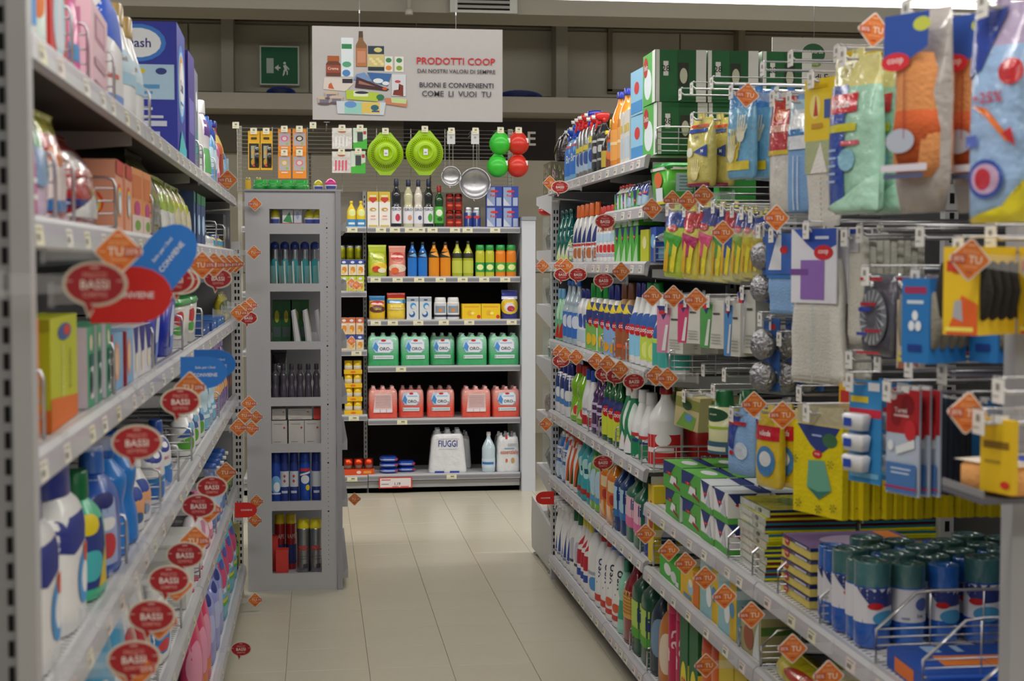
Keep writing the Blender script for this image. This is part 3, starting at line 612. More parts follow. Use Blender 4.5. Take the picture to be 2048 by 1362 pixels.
shelfrow('R', 'third cleaning shelf', 1.506, [
 (B('neck', '0c6a68', '0c4a48', desc='dark teal dishwashing bottle', bm='liquid', D=[('p', [(-.6, .05), (.5, .05), (.2, .45)], 'd8e890'), ('e', .1, .2, .3, .1, 'f0f0f0')]), 1106, 1133, 3, 418),
 (B('flask', 'f0f0f0', 'f07028', desc='white stain bottle with orange cap and blue print', capw=.02, D=[('p', [(-.5, .34), (.5, .34), (.2, .66)], '28387c'), ('r', -.6, .28, .6, .32, 'd83028'), ('e', 0, .16, .4, .09, 'c07040')]), 1141, 1186, 5, 404, dict(d=.06)),
 (B('flask', 'f4f4f4', 'd83028', desc='white bleach bottle with red cap and red print', capw=.018, D=[('r', -.7, .36, .7, .5, 'c0dcf0'), ('e', -.1, .24, .35, .07, 'd83028'), ('r', -.6, .1, .6, .15, 'b8b8c8'), ('p', [(-.3, .55), (.3, .55), (.1, .7)], 'c87848')]), 1186, 1226, 5, 408, dict(d=.06)),
 (K('4cb838', D=[('p', [(-.8, 1), (.4, 1), (-.2, .5)], '28307c'), ('p', [(-.6, 0), (.9, 0), (.7, .55), (.1, .35)], 'b8e0b0')]+COOP(-.2, .7), Dn=[('r', -1, .75, 1, 1, '28307c'), ('r', -.6, .1, .3, .5, 'd8f0d0'), ('r', .4, .1, .8, .4, 'd03030'), ('e', -.3, .68, .4, .1, 'c81820')], desc='green dishwasher tablet carton with blue corner', head=(.004, '4cb838')), 1228, 1276, 4, 494, dict(h=.125, stack=2, d=.08)),
 (K('c8cc28', D=[('e', 0, .6, .5, .2, 'e8e8a0')], Dn=[('e', 0, .7, .6, .12, '607020'), ('r', -.6, .2, .6, .4, 'f0f0c0')], desc='yellow-green dishwasher carton'), 1280, 1298, 1, 460, dict(d=.12)),
 (K('2050b8', D=[('e', 0, .6, .7, .2, '78b8f0')], Dn=[('e', -.5, .7, .45, .14, 'd0e8f8'), ('r', -.9, .1, 0, .4, '88c0f0'), ('r', .1, .1, .9, .3, '183888')], desc='blue dishwasher carton'), 1299, 1308, 1, 455, dict(d=.16, w=.11)),
])
shelfrow('R', 'fourth cleaning shelf', 1.146, [
 (B('duck', '70c898', 'lblue', desc='pale green cleaner bottle with red base label', bm='liquid', D=[('p', [(-.7, .05), (.8, .05), (.1, .35)], 'd03020'), ('e', 0, .6, .3, .2, 'b8e8c8')]), 1103, 1120, 2, 578),
 (B('neck', 'b8ccd8', '2060b8', desc='clear cleaner bottle with wide blue cap', bm='liquid', capw=.026, D=[('r', -.8, .1, .8, .5, '3878d0'), ('e', 0, .35, .5, .1, 'e0e8f8')]), 1120, 1148, 3, 562),
 (B('waist', 'f0f0f4', 'navy', desc='white bottle with navy cap and small blue label', D=[('e', 0, .45, .5, .12, '3858b0'), ('r', -.5, .1, .5, .3, 'c0d8e8')]), 1148, 1168, 2, 578),
 (B('flask', 'f4f4f4', '189038', desc='white floor cleaner bottle with green cap and yellow-blue label', D=[('r', -.9, .02, .9, .42, '78b858'), ('e', 0, .55, .85, .17, '28387c'), ('p', [(-.9, .6), (.2, .6), (-.5, .78)], 'f0d828'), ('e', -.2, .17, .3, .09, 'e8c020')]+COOP(.15, .42, 1.2)), 1168, 1202, 3, 568, dict(d=.07, capw=0) if False else dict(d=.07)),
 (B('flask', 'f4f4f4', 'navy', desc='white floor cleaner bottle with navy cap and blue label', D=[('r', -.9, .02, .9, .42, '88b0e0'), ('e', 0, .55, .85, .17, '28387c'), ('p', [(-.9, .6), (.2, .6), (-.5, .78)], 'f0d828'), ('e', -.2, .12, .3, .07, 'e8a020')]+COOP(.15, .42, 1.2)), 1202, 1226, 2, 570, dict(d=.07)),
 (B('flask', 'b08860', 'brown', desc='brown parquet cleaner bottle with blue label', D=[('r', -.9, .02, .9, .42, 'a05830'), ('e', 0, .55, .85, .17, '28387c'), ('p', [(-.9, .6), (.2, .6), (-.5, .78)], 'f0d828'), ('r', -.4, .15, .4, .2, 'e06030')]+COOP(.15, .42, 1.2)), 1226, 1252, 2, 566, dict(d=.075)),
 (B('duck', 'f4f4f4', 'navy', desc='white descaler bottle with navy cap and pale blue label', D=[('r', -.9, .1, .9, .36, '90d0f0'), ('e', 0, .5, .8, .13, '2458a8')]+COOP(-.2, .42, 1.2)), 1252, 1272, 2, 566, dict(d=.08)),
 (B('duck', 'f4f4f4', '189038', desc='white descaler bottle with green cap and lemon label', D=[('r', -.9, .08, .9, .36, 'c8e050'), ('e', .1, .2, .4, .1, 'e8f080'), ('e', 0, .5, .8, .13, '2458a8')]+COOP(-.2, .42, 1.2)), 1272, 1298, 2, 566, dict(d=.08)),
 (B('duck', 'f4f4f4', 'f0f0f0', desc='all-white spray bottle with teal label', D=[('r', -.9, .06, .9, .4, '40a8a0'), ('e', 0, .5, .7, .13, '28589c'), ('r', -.6, .36, .6, .42, 'b8e050')]), 1298, 1338, 3, 592, dict(d=.08, w=.10)),
])
shelfrow('R', 'fifth cleaning shelf', .811, [
 (B('big', 'f0f0f4', 'navy', desc='small white detergent bottle with navy cap and label', D=[('r', -.9, .5, .9, .75, '203878'), ('r', -.9, .2, .9, .5, '5088c8'), ('e', 0, .4, .5, .1, 'f0f0f0')]), 1103, 1134, 3, 728),
 (B('waist', '88c828', 'c02828', desc='lime green dish soap bottle with red cap', bm='liquid', D=[('p', [(-.4, .1), (.6, .1), (.3, .4)], 'e8f0c0'), ('e', .1, .2, .2, .08, 'e84040')]), 1134, 1160, 2, 732),
 (B('duck', 'f0f0f4', '2050b0', desc='white cleaner bottle with blue cap and red band', D=[('r', -.9, .06, .9, .22, 'b82028'), ('r', -.6, .3, .6, .34, 'a0a0b8')]), 1160, 1178, 2, 742),
 (B('neck', '48285c', '282030', desc='dark purple dish soap bottle', bm='liquid', D=[('r', -.8, .1, .8, .16, 'b8a0c8'), ('r', -.7, .35, .7, .4, 'c8b8d8'), ('r', -.7, .48, .6, .52, 'c8b8d8')]), 1178, 1199, 2, 752),
 (B('neck', '1c6030', 'd0d028', desc='green dish soap bottle with yellow-green label', bm='liquid', D=[('r', -.8, .08, .8, .5, 'd0dc38'), ('e', 0, .5, .75, .12, '202c6c')]+COOP(0, .42, 1.4)), 1199, 1233, 3, 748),
 (B('duck', '188858', 'f0f0f0', desc='green and white bathroom cleaner bottle', D=[('e', .2, .5, .4, .25, 'e8f4ec'), ('r', -.7, .15, .7, .2, 'c83030'), ('p', [(-.8, .02), (.3, .02), (-.2, .3)], 'f0f0f0')]), 1233, 1256, 2, 772, dict(d=.08)),
 (B('duck', 'f4f4f4', 'f0f0f0', desc='white bathroom cleaner bottle with green swoosh', D=[('p', [(-.9, .02), (.9, .02), (.5, .2), (-.6, .4)], '188858'), ('e', .3, .45, .4, .07, 'e8e8f0'), ('r', -.5, .33, .4, .38, 'd03038'), ('r', -.4, .25, .5, .29, '283878')]), 1256, 1284, 2, 786, dict(d=.09)),
 (B('round', 'f4f4f4', 'a81820', desc='big round white bottle with red cap and red label', D=[('r', -.9, .05, .9, .42, 'd02828'), ('e', .2, .36, .3, .08, 'f4f4f4'), ('r', -.5, .2, .6, .26, 'f4e8e8')], capw=.025), 1284, 1308, 1, 775, dict(d=.12, w=.12)),
])
shelfrow('R', 'sixth cleaning shelf', .501, [
 (G('3888d8', top='e8e8f0', desc='blue and white refill pouch', D=[('r', -.7, .4, .7, .62, 'e8eef8'), ('t', 'ULTRA', 0, .52, .12, '2858b0', 1.1), ('e', 0, .2, .6, .14, 'c8e0f8')]), 1106, 1128, 2, 858),
 (B('duck', 'f4f4f4', 'e05028', desc='white spray bottle with orange-red curve', D=[('p', [(-.2, .1), (.3, .1), (.6, .7), (.3, .72)], '284820'), ('p', [(-.5, .1), (-.2, .1), (.3, .7), (.1, .72)], 'e06028')], spray=True), 1128, 1150, 3, 868, dict(d=.07)),
 (B('waist', '38a8b0', '38a8b0', desc='teal toilet cleaner bottle', D=[('e', 0, .5, .5, .16, 'b8e8e8'), ('r', -.2, .42, .2, .5, '186878'), ('r', -.7, .1, .7, .18, 'b03028')]), 1150, 1177, 3, 880, dict(d=.08)),
 (B('flask', '80c040', '40a048', desc='lime green floor cleaner bottle', bm='liquid', D=[('e', 0, .4, .6, .2, 'b8d8f0'), ('r', -.6, .12, .6, .2, '58a0d8')]), 1177, 1194, 2, 888),
 (B('sq', 'e08818', '602818', desc='orange soap bottle', bm='liquid', D=[('r', -.8, .25, .8, .65, 'e07020'), ('r', -.6, .45, .6, .6, 'e8d0a0'), ('e', 0, .35, .4, .07, 'b02818')]), 1194, 1226, 2, 904, dict(d=.08)),
 (B('sq', '24447c', 'navy', desc='dark blue floor cleaner bottle', D=[('r', -.9, .3, .9, .62, 'a8d0e8'), ('t', 'lin', .1, .5, .14, '1c3888', .8), ('r', -.9, .2, .9, .3, '3c78b8')]), 1226, 1246, 2, 926, dict(d=.09)),
 (B('sq', '1c6c50', '184838', desc='green floor cleaner bottle with pink label', D=[('r', -.9, .3, .9, .62, 'f0c0d0'), ('t', 'lin', .1, .52, .14, '1c3888', .8), ('r', -.9, .2, .9, .34, 'e070a0')]), 1246, 1282, 2, 950, dict(d=.10)),
 (B('waist', '2038a0', '1c2c80', desc='deep blue drain cleaner bottle', D=[('e', 0, .4, .5, .2, 'd0d8f0')]), 1282, 1297, 1, 960, dict(d=.09)),
 (K('e8c820', D=[('e', 0, .6, .7, .2, 'c03028')], Dn=[('e', 0, .6, .7, .2, 'c03028'), ('e', 0, .3, .5, .14, '28387c')], desc='yellow carton with red oval'), 1297, 1308, 1, 972, dict(d=.10)),
])
shelfrow('R', 'lowest cleaning shelf', .119, [
 (B('duck', 'f4f4f4', 'f0f0f0', desc='white spray bottle with small blue print', spray=True, D=[('p', [(-.3, .15), (.3, .15), (.2, .6)], '3858a8'), ('r', -.5, .1, .5, .14, '9098b0')]), 1104, 1134, 5, 1012, dict(d=.06, w=.085)),
 (B('flask', 'f0f0f0', '186838', desc='white bottle with dark green cap', D=[('e', 0, .4, .5, .16, 'c8c8d8'), ('r', -.5, .2, .5, .24, '404860')]), 1134, 1152, 2, 1022, dict(d=.07)),
 (B('duck', 'f4f0f0', 'f0e040', desc='white bleach bottle with red and blue stripes', D=[('r', -.8, .3, .8, .5, 'c02838'), ('r', -.8, .14, .8, .24, '3050a8'), ('p', [(-.6, .55), (.5, .6), (.2, .7)], 'd83040')]), 1152, 1172, 3, 1040, dict(d=.08)),
 (B('flask', 'f4f4f4', '2040a8', desc='white cleaner bottle with blue cap', D=[('r', -.7, .3, .7, .34, 'b0b0c0'), ('e', 0, .2, .5, .08, '5098d8')]), 1172, 1186, 1, 1030, dict(d=.08)),
 (B('flask', 'f4f4f4', 'c02028', desc='white disinfectant bottle with red cap', D=[('^', 'Lyso', .1, .45, .16, '283878'), ('r', -.7, .08, .7, .16, 'd04038')]), 1186, 1208, 2, 1060, dict(d=.08)),
 (B('flask', 'f4f4f4', '2058c0', desc='white disinfectant bottle with blue cap', D=[('^', 'Lyso', .1, .5, .15, '283040'), ('r', -.7, .08, .7, .14, 'd04038'), ('e', -.2, .22, .4, .05, 'e06040')]), 1208, 1232, 2, 1075, dict(d=.08)),
 (B('waist', 'a0e0c8', '48a080', desc='mint green cleaner bottle', bm='liquid', D=[('r', -.6, .2, .6, .45, '48a888')]), 1232, 1240, 1, 1122, dict(d=.07)),
 (B('round', '8c1c28', 'd02028', desc='large dark red disinfectant bottle with yellow label', bm='liquid', capw=.024, D=[('r', -.9, .3, 1.1, .62, 'e8b050')]+lines(-.7, .56, 6, 'b87838', 1.2, .04)), 1240, 1262, 1, 1118, dict(d=.10, rows=2)),
 (B('sq', '14503a', '103828', desc='dark green floor cleaner bottle with lime label', D=[('r', -.9, .25, .9, .55, 'b8d860'), ('t', 'lin', .1, .42, .14, '1c3888', .8), ('r', -.9, .18, .9, .28, '58a838')]), 1262, 1296, 2, 1130, dict(d=.11)),
 (B('flask', '283848', '182028', desc='dark grey bottle of floor cleaner', D=[('e', 0, .4, .6, .2, '7898b8')]), 1296, 1312, 1, 1160, dict(d=.10)),
 (B('flask', 'c87830', 'e8c020', desc='amber wood soap bottle with yellow cap', D=[('e', 0, .35, .6, .22, 'e8d8c0')]), 1312, 1330, 1, 1185, dict(d=.09)),
 (B('can', 'c81858', 'c81858', desc='pink spray can of insect repellent', D=[('^', 'Zap', .1, .5, .2, 'f8d8e0')]), 1330, 1362, 2, 1210, dict(d=.065, w=.065)),
 (K('186838', D=[('e', 0, .3, .7, .2, 'f0e030'), ('t', 'et', 0, .3, .14, 'd02020', 1)], Dn=[('r', -1, .1, 1, .5, 'f0e030'), ('t', 'et', .1, .3, .14, 'd02020', 1)], desc='green pesticide carton with yellow panel'), 1362, 1400, 2, 1240, dict(d=.09)),
 (B('can', 'e06820', 'c84818', desc='orange oven cleaner can', D=[('^', 'cle', .1, .4, .2, 'f8e8d8')]), 1400, 1440, 2, 1290, dict(d=.07)),
 (K('d8c020', desc='yellow carton of traps', D=[('e', 0, .5, .6, .2, 'c03020')]), 1440, 1500, 2, 1330, dict(d=.1)),
])
def redjug(w, d, h):
    b = M('plastic', True); b.loft([(0, w*.47, d*.47), (.01, w*.5, d*.5), (h*.72, w*.5, d*.5), (h*.8, w*.46, d*.46), (h*.84, w*.36, d*.36)], 'b01418', 6, 28)
    c = M('plastic', True); c.loft([(h*.84, w*.32, d*.32), (h*.97, w*.32, d*.32), (h, w*.28, d*.28)], '98100f', 4, 24)
    g_ = M('plastic'); g_.box(w*.501, w*.51, -d*.05, d*.25, h*.3, h*.7, '381014'); L = M('paper'); prints(L, Flat((w*.512, 0, 0), (0, d/2, 0), (0, 0, h)), [('t', 'IRA e', -.3, .2, .12, 'f0e8e4', 1.2), ('t', 'MIDA', -.3, .07, .12, 'f0e8e4', 1.2)]); prints(L, Flat((0, -d*.512, 0), (w/2, 0, 0), (0, 0, h)), [('t', 'IRA e', 0, .2, .12, 'f0e8e4', 1.5), ('t', 'MIDA', 0, .07, .12, 'f0e8e4', 1.5)])
    return Proto('canister', 'canister', 'glossy red plastic canister with dark grip window', [('canister_body', b), ('lid', c), ('grip_window', g_), ('lettering', L)])
rj = redjug(.13, .17, .165)
for k in range(2): place(rj, (XR+.155+.09+k*.185, YJ2+.075, .812), -PI/2+.05, 'on the fifth cleaning shelf'+(', behind the front one' if k else ''))
# lower near shelves
shelfrow('R', 'upper shelf under the hanging cloths', .701, [
 (lambda w, d, h, s: carton(w, d, h, '58b048', s=s, D=[('p', [(-1, 1), (.3, 1), (-.3, .55), (-1, .5)], '24387c'), ('p', [(-.1, .55), (.4, .5), (.6, .2), (-.3, .25)], 'f0f0f0'), ('p', [(.1, .25), (.85, .1), (.8, .2), (.2, .35)], 'a02838'), ('r', .45, .2, .5, .6, 'a02838')]+COOP(-.3, .6),
   Dn=[('r', -1, 0, 1, 1, 'e8ecec'), ('p', [(-1, 1), (.4, 1), (-.3, .4)], '24387c'), ('p', [(-1, 0), (1, 0), (1, .25), (-.2, .2)], '78c058'), ('p', [(-.2, .15), (.8, .15), (.3, .75), (.0, .6)], 'c8ccd4')]+COOP(-.35, .62),
   Dt=[('r', -1, 0, 1, 1, '68b850'), ('e', 0, .5, .5, .2, 'e8ecf0'), ('r', -.9, .8, .9, 1, '24387c')], desc='green and white mop refill carton'), 1330, 1402, 2, 958, dict(d=.11, stack=2, h=.084, rows=2, gap=.01)),
 (lambda w, d, h, s: carton(w, d, h, 'f0f0f0', s=s, D=[('p', [(-1, 1), (.6, 1), (-.2, .4)], '24387c'), ('r', -1, 0, 1, .25, '58b048'), ('p', [(0, .25), (.8, .2), (.5, .8)], 'c8ccd4')]+COOP(-.1, .6),
   Dn=[('p', [(-1, 1), (.4, 1), (-.3, .4)], '24387c'), ('r', -1, 0, 1, .2, '58b048'), ('p', [(.1, .2), (.9, .2), (.5, .8)], 'c8ccd4')]+COOP(-.35, .62), Dt=[('r', -1, 0, 1, 1, 'dce4e8'), ('r', -1, .7, 1, 1, '24387c')], desc='white cloth carton with blue triangle'), 1402, 1458, 2, 958, dict(d=.12, stack=2, h=.084, rows=2, gap=.01)),
])
# stacks of folded cloths, each pack its own thing
def clothpack(w, d, h, seed):
    rr = random.Random(seed); cs = ['e0d820', '28788c', '601838', 'd8d420', '20386c', 'c8d018']
    B_ = M('cloth'); n = 3
    for i in range(n): B_.box(-w/2, w/2, -d/2, d/2, h*i/n+.0004, h*(i+1)/n-.0004, cs[(i+seed) % 6])
    F_ = M('film'); F_.box(-w/2-.002, w/2+.002, -d/2-.003, -d/2-.0005, 0, h, 'c8d0c0'); prints(F_, Flat((0, -d/2-.003, 0), (w/2, 0, 0), (0, 0, h)), [('r', -.7, .2, .1, .9, 'e0e0d8'), ('e', .4, .5, .12, .3, '404048')])
    Tp = M('film'); Tp.box(-w/2+.002, w/2-.002, -d/2+.002, d/2-.002, h+.0004, h+.001, 'e0d828'); prints(Tp, Flat((0, -d/2, h+.001), (w/2, 0, 0), (0, d, 0)), [('e', 0, .4, .6, .12, 'a0c838'), ('e', -.3, .65, .3, .05, '78b828')])
    return Proto('cloth_pack', 'cloth', 'flat pack of yellow and dark folded cloths', [('folded_cloths', B_), ('wrapper', F_), ('top_print', Tp)])
xf = XR+.03; Yc = (YofX(1478, xf)+YofX(1545, xf))/2
for i in range(9):
    for j, dx in enumerate((0, .245)):
        if j == 1 and i > 7: continue
        p = clothpack(.235, .235, .0185, i); place(p, (xf+.12+dx+random.uniform(-.005, .005), Yc+random.uniform(-.006, .006), .702+i*.0200), -PI/2+random.uniform(-.04, .04), 'on the near mop shelf' if j == 0 else 'in the rear pile on the near mop shelf', order=i)
def spongepack(w, d, h, top):
    B_ = M('cloth'); B_.box(-w/2, w/2, -d/2, d/2, 0, h*.7, 'e0cc70'); N_ = M('film'); N_.box(-w/2-.001, w/2+.001, -d/2-.001, d/2+.001, h*.7, h, '202c64')
    L = M('paper'); prints(L, Flat((0, -d/2-.001, 0), (w/2, 0, 0), (0, 0, h)), [('e', -.6, .55, .16, .36, 'c81820'), ('t', 'coop', -.6, .55, .3, 'f4e8e8', .26), ('r', 0, .75, .8, .95, 'c8c8e0')])
    prints(L, Flat((0, -d/2, h), (w/2, 0, 0), (0, d, 0)), [('r', -1, 0, 1, 1, '786090'), ('e', .1, .5, .6, .3, 'b8a8c8'), ('r', -.9, .8, .2, .95, 'e88838')])
    return Proto('sponge_pack', 'sponge', 'pack of yellow sponges with navy wrap', [('sponges', B_), ('wrapper', N_), ('print', L)])
sp = spongepack(.20, .28, .026, 0); Yc = YofX(1592, xf)
for i in range(5): place(sp, (xf+.145, Yc+random.uniform(-.004, .004), .702+i*.029), -PI/2+random.uniform(-.03, .03), 'on the near mop shelf', order=i)
# bin bag rolls
def bagroll(c, tp, r, h, kind):
    B_ = M('film', True); B_.loft([(0, r*.9, r*.9), (.008, r, r), (h*.3, r, r), (h*.31, r*.99, r*.99), (h*.7, r*.99, r*.99), (h*.72, r, r), (h-.004, r, r), (h-.001, r*.985, r*.985), (h, r*.95, r*.95), (h-.001, r*.7, r*.7), (h-.004, r*.66, r*.66), (h-.001, r*.6, r*.6), (h-.004, r*.3, r*.3), (h-.012, r*.2, r*.2)], (lambda z: tp if z > h*.8 else c), 2, 24, wr=.02)
    L = M('paper', True); S = Loft([(0, r, r), (h, r, r)], 2, h); 
    D = [('r', -2, .3, 0, .7, 'e4e4ec'), ('r', 0, .3, 2, .7, 'e4e4ec')]
    if kind: D += [('p', [(-.4, .7), (1.5, .7), (1.2, .5), (.2, .48)], '28387c'), ('e', .3, .5, .28, .04, 'c81820'), ('e', .7, .36, .5, .09, '4898c8')]
    else: D += [('e', 1.0, .52, .3, .08, '5068b0'), ('t', '1m', .9, .38, .05, '283040'), ('r', .2, .34, .5, .36, '8890a8')]
    prints(L, S, D, .0008)
    return Proto('bin_bag_roll', 'roll', 'bin bag roll with navy-and-white sleeve' if kind else 'bin bag roll with plain white sleeve', [('roll_body', B_), ('sleeve', L)])
RB = [bagroll('2868c8', '2c70d0', .032, .165, 1), bagroll('2c6cc8', '487878', .035, .172, 0), bagroll('2860c0', '487c80', .038, .180, 1)]
y_a, y_b = YofX(1650, XR+.05), YofX(1752, XR+.05)
nY = 5
for a_ in range(nY):
    for b_ in range(6):
        k = (0, 0, 2, 1, 2)[a_] if b_ == 0 else (a_*2+b_*2) % 3
        yy = y_a+(y_b-y_a)*(a_+.5)/nY
        place(RB[k], (XR+.06+b_*.082+random.uniform(-.004, .004), yy+random.uniform(-.008, .008), .702), -.95+random.uniform(-.3, .3), ['beside the wire divider', 'in the second row back', 'in the third row back', 'in the fourth row back', 'in the fifth row back', 'in the sixth row back'][b_])
shelfrow('R', 'middle shelf under the hanging cloths', .486, [
 (lambda w, d, h, s: carton(w, d, h, '48b838', s=s, D=[('e', -.2, .55, .35, .3, 'f0f0ec'), ('e', .4, .4, .28, .28, 'e0e4e0'), ('r', .6, .05, .9, .3, 'e8e8f0')], Dn=[('r', -1, 0, 1, .4, '309028')], desc='green lamp carton with two white bulbs'), 1318, 1362, 1, 1128, dict(d=.09)),
 (K('f0c020', D=[('e', .1, .4, .3, .2, 'a8d0e8'), ('e', .1, .55, .2, .12, 'f8f0e0'), ('r', .4, 0, 1, 1, 'e87820'), ('r', -.6, .05, .2, .15, '5098d0')], Dn=[('r', -.8, .1, .8, .2, 'e87820')], desc='yellow and orange sponge cloth carton'), 1362, 1404, 1, 1140, dict(d=.08)),
 (K('98c8d0', D=[('r', .3, 0, 1, 1, 'e8c020'), ('e', 0, .4, .3, .2, 'f0f8f8'), ('e', .55, .5, .25, .14, '5898c8')], desc='pale blue and yellow sponge carton'), 1404, 1480, 2, 1160, dict(d=.08)),
 (K('b0a878', D=[('p', [(-1, 1), (.2, 1), (-.4, .55)], '28387c'), ('p', [(.2, 0), (.9, 0), (.8, .9), (.5, .6)], 'e8ecec'), ('e', -.2, .4, .5, .3, 'a05840')], Dn=[('r', -1, .6, 1, .8, '58803c')], desc='olive and white gloves carton'), 1486, 1524, 1, 1230, dict(d=.12)),
 (G('d8c820', desc='yellow bag of sponges', D=[('e', 0, .6, .5, .2, 'c84020'), ('t', '5', .1, .6, .2, 'f0e8d0')]), 1530, 1620, 1, 1330, dict(d=.12)),
 (G('d0c028', desc='second yellow bag of sponges', D=[('e', 0, .6, .5, .2, 'c84020')]), 1624, 1700, 1, 1340, dict(d=.12)),
])
# ---- laundry side
def rainbow(u, v, k): return [('e', u, v, .6*k, .2*k, 'e84828'), ('e', u, v-.02, .5*k, .17*k, 'f0d040'), ('e', u, v-.04, .4*k, .14*k, '58b8e0'), ('e', u, v-.06, .3*k, .11*k, 'f0f0f0')]
shelfrow('L', 'topmost laundry shelf', 1.798, [
 (B('flask', 'f0f0f4', '2878d0', desc='white bottle with pale blue label nearest the slotted upright', D=[('r', -.8, .1, .8, .6, '4898e0'), ('e', 0, .4, .4, .1, 'f0f0f0')]), 66, 88, 1, 0, dict(h=.26)),
 (B('flask', 'd8e8e0', 'f0f0f0', desc='white and green laundry bottle with orange spot', D=[('e', 0, .3, .5, .12, 'e88040'), ('e', 0, .55, .5, .1, '78b888')]), 90, 112, 1, 0, dict(h=.26)),
 (K('d02020', D=[('e', 0, .25, .7, .2, 'c8e0f0'), ('p', [(-.5, .1), (.5, .1), (0, .5)], 'e0e8f0')], Dn=[('r', -.8, .1, .5, .4, 'f0e8e8')], desc='bright red washing powder carton'), 114, 150, 1, 0, dict(h=.27, d=.09)),
 (B('waist', 'e838a0', 'e060b0', desc='bright pink softener bottle', D=[('r', -.7, .5, .7, .62, 'f0c828'), ('r', -.8, .1, .6, .2, '3890d0')]), 152, 178, 1, 0, dict(h=.27, d=.06)),
 (K('e8c0cc', D=[('r', -.6, .6, .6, .9, 'c07898'), ('r', -.45, .65, .45, .86, 'e0b0c4'), ('r', -.7, .1, .6, .14, 'b07890'), ('r', -.7, .3, .6, .4, 'c898a8')], Dn=[('r', -.6, .6, .6, .9, 'c07898')], desc='pale pink stain powder carton'), 184, 232, 1, 32, dict(d=.09)),
 (B('flask', 'f0f0f4', '2848d0', desc='large white bottle with bright blue cap and blue swirl', D=[('p', [(-.6, .5), (.8, .4), (.6, .8), (0, .75)], '3060d8'), ('r', -.6, .2, .4, .23, 'e05030'), ('r', -.8, .04, .8, .1, '6890d8')]), 232, 262, 1, 0, dict(h=.30, d=.10)),
 (B('duck', 'f4f4f8', 'c0a060', desc='white softener bottle with tall gold cap', D=[('e', 0, .5, .7, .1, 'c8e0f0'), ('t', 'Soft', 0, .52, .05, '806040', 1), ('r', -.8, .3, .8, .4, 'a8d0e8')]), 264, 302, 2, 20, dict(d=.08)),
 (lambda w, d, h, s: carton(w, d, h, '2430a8', s=s, D=[('e', 0, .58, .85, .30, '4890e0'), ('e', 0, .58, .7, .25, 'b8dcf8'), ('e', 0, .6, .55, .2, 'f0a040'), ('e', 0, .57, .5, .18, 'f8f8f8'), ('t', 'Dash', 0, .56, .09, '201c80', 1.3), ('r', -.3, .42, .3, .44, '4890e0'), ('p', [(-1, 0), (1, 0), (1, .1), (-.2, .22)], '48c0c8')],
   Dn=[('e', -.1, .84, .8, .14, '3c80d8'), ('e', -.1, .84, .66, .11, 'f0f4f8'), ('t', 'Dash', -.1, .84, .07, '201c80', 1.1), ('r', -1, .42, .92, .68, 'b8d8f0'), ('e', .0, .63, .1, .02, 'e8d028'), ('e', .55, .63, .16, .025, '2c3c88'), ('r', -.6, .5, .5, .53, '58a0d8'), ('r', -.1, .46, .3, .48, '58a0d8'), ('r', -.8, .28, .6, .3, 'd8dcf0'), ('r', -.8, .34, .3, .36, 'd8dcf0'), ('r', -.8, .22, .7, .26, 'd8dcf0'), ('r', -.4, .08, .5, .18, 'c8d0f0')],
   desc='tall royal blue washing powder carton with rainbow oval'), 352, 381, 1, 28, dict(d=.19, h=.368)),
 (K('40308c', D=[('r', -.8, .3, .8, .6, '7068b8')], Dn=[('r', -.8, .5, .8, .9, 'b0a8d8')], desc='dark purple washing carton behind the tall blue carton'), 382, 394, 1, 118, dict(d=.15)),
 (K('787c90', D=[('p', [(-.8, .2), (.8, .1), (.6, .5)], '48a0a0'), ('e', 0, .7, .5, .1, 'e8e8f0')], desc='grey-blue washing carton'), 394, 404, 1, 150, dict(d=.12)),
 (B('flask', 'f4f4f4', '2080d0', desc='white bleach bottle with blue cap', D=[('r', -.6, .2, .6, .24, '9898a8')]), 404, 418, 1, 180, dict(d=.08)),
 (B('waist', 'f0e8f4', 'f0f0f0', desc='white and purple fabric spray bottle', D=[('r', -.9, .55, .9, .75, '603090'), ('r', -.8, .1, .8, .4, '58a858')]), 418, 430, 1, 208, dict(d=.07)),
 (B('flask', '68b0e8', '2060c8', desc='sky blue softener bottle', D=[('e', 0, .4, .6, .15, 'd0e8f8')]), 430, 440, 2, 238, dict(d=.07)),
 (B('waist', 'e878b0', '2848b0', desc='pink softener bottle with blue cap', D=[('e', 0, .4, .6, .15, 'f8e0ec')]), 440, 447, 2, 262, dict(d=.07)),
 (B('round', 'b82030', '1c3cb0', desc='red and yellow fabric bottle with blue cap', D=[('r', -1, .55, 1, .8, 'e8c820'), ('e', 0, .6, .4, .08, 'e06030')]), 447, 455, 1, 248, dict(d=.08)),
 (G('2880d8', desc='shiny blue refill bag', D=[('e', 0, .4, .6, .2, '98c8f0')]), 458, 466, 1, 275, dict(d=.12, w=.2)),
 (K('c8e0f0', desc='small pale blue carton at the shelf end', D=[('r', -.8, .1, .8, .5, '3060a8')]), 466, 471, 3, 320, dict(d=.08)),
])
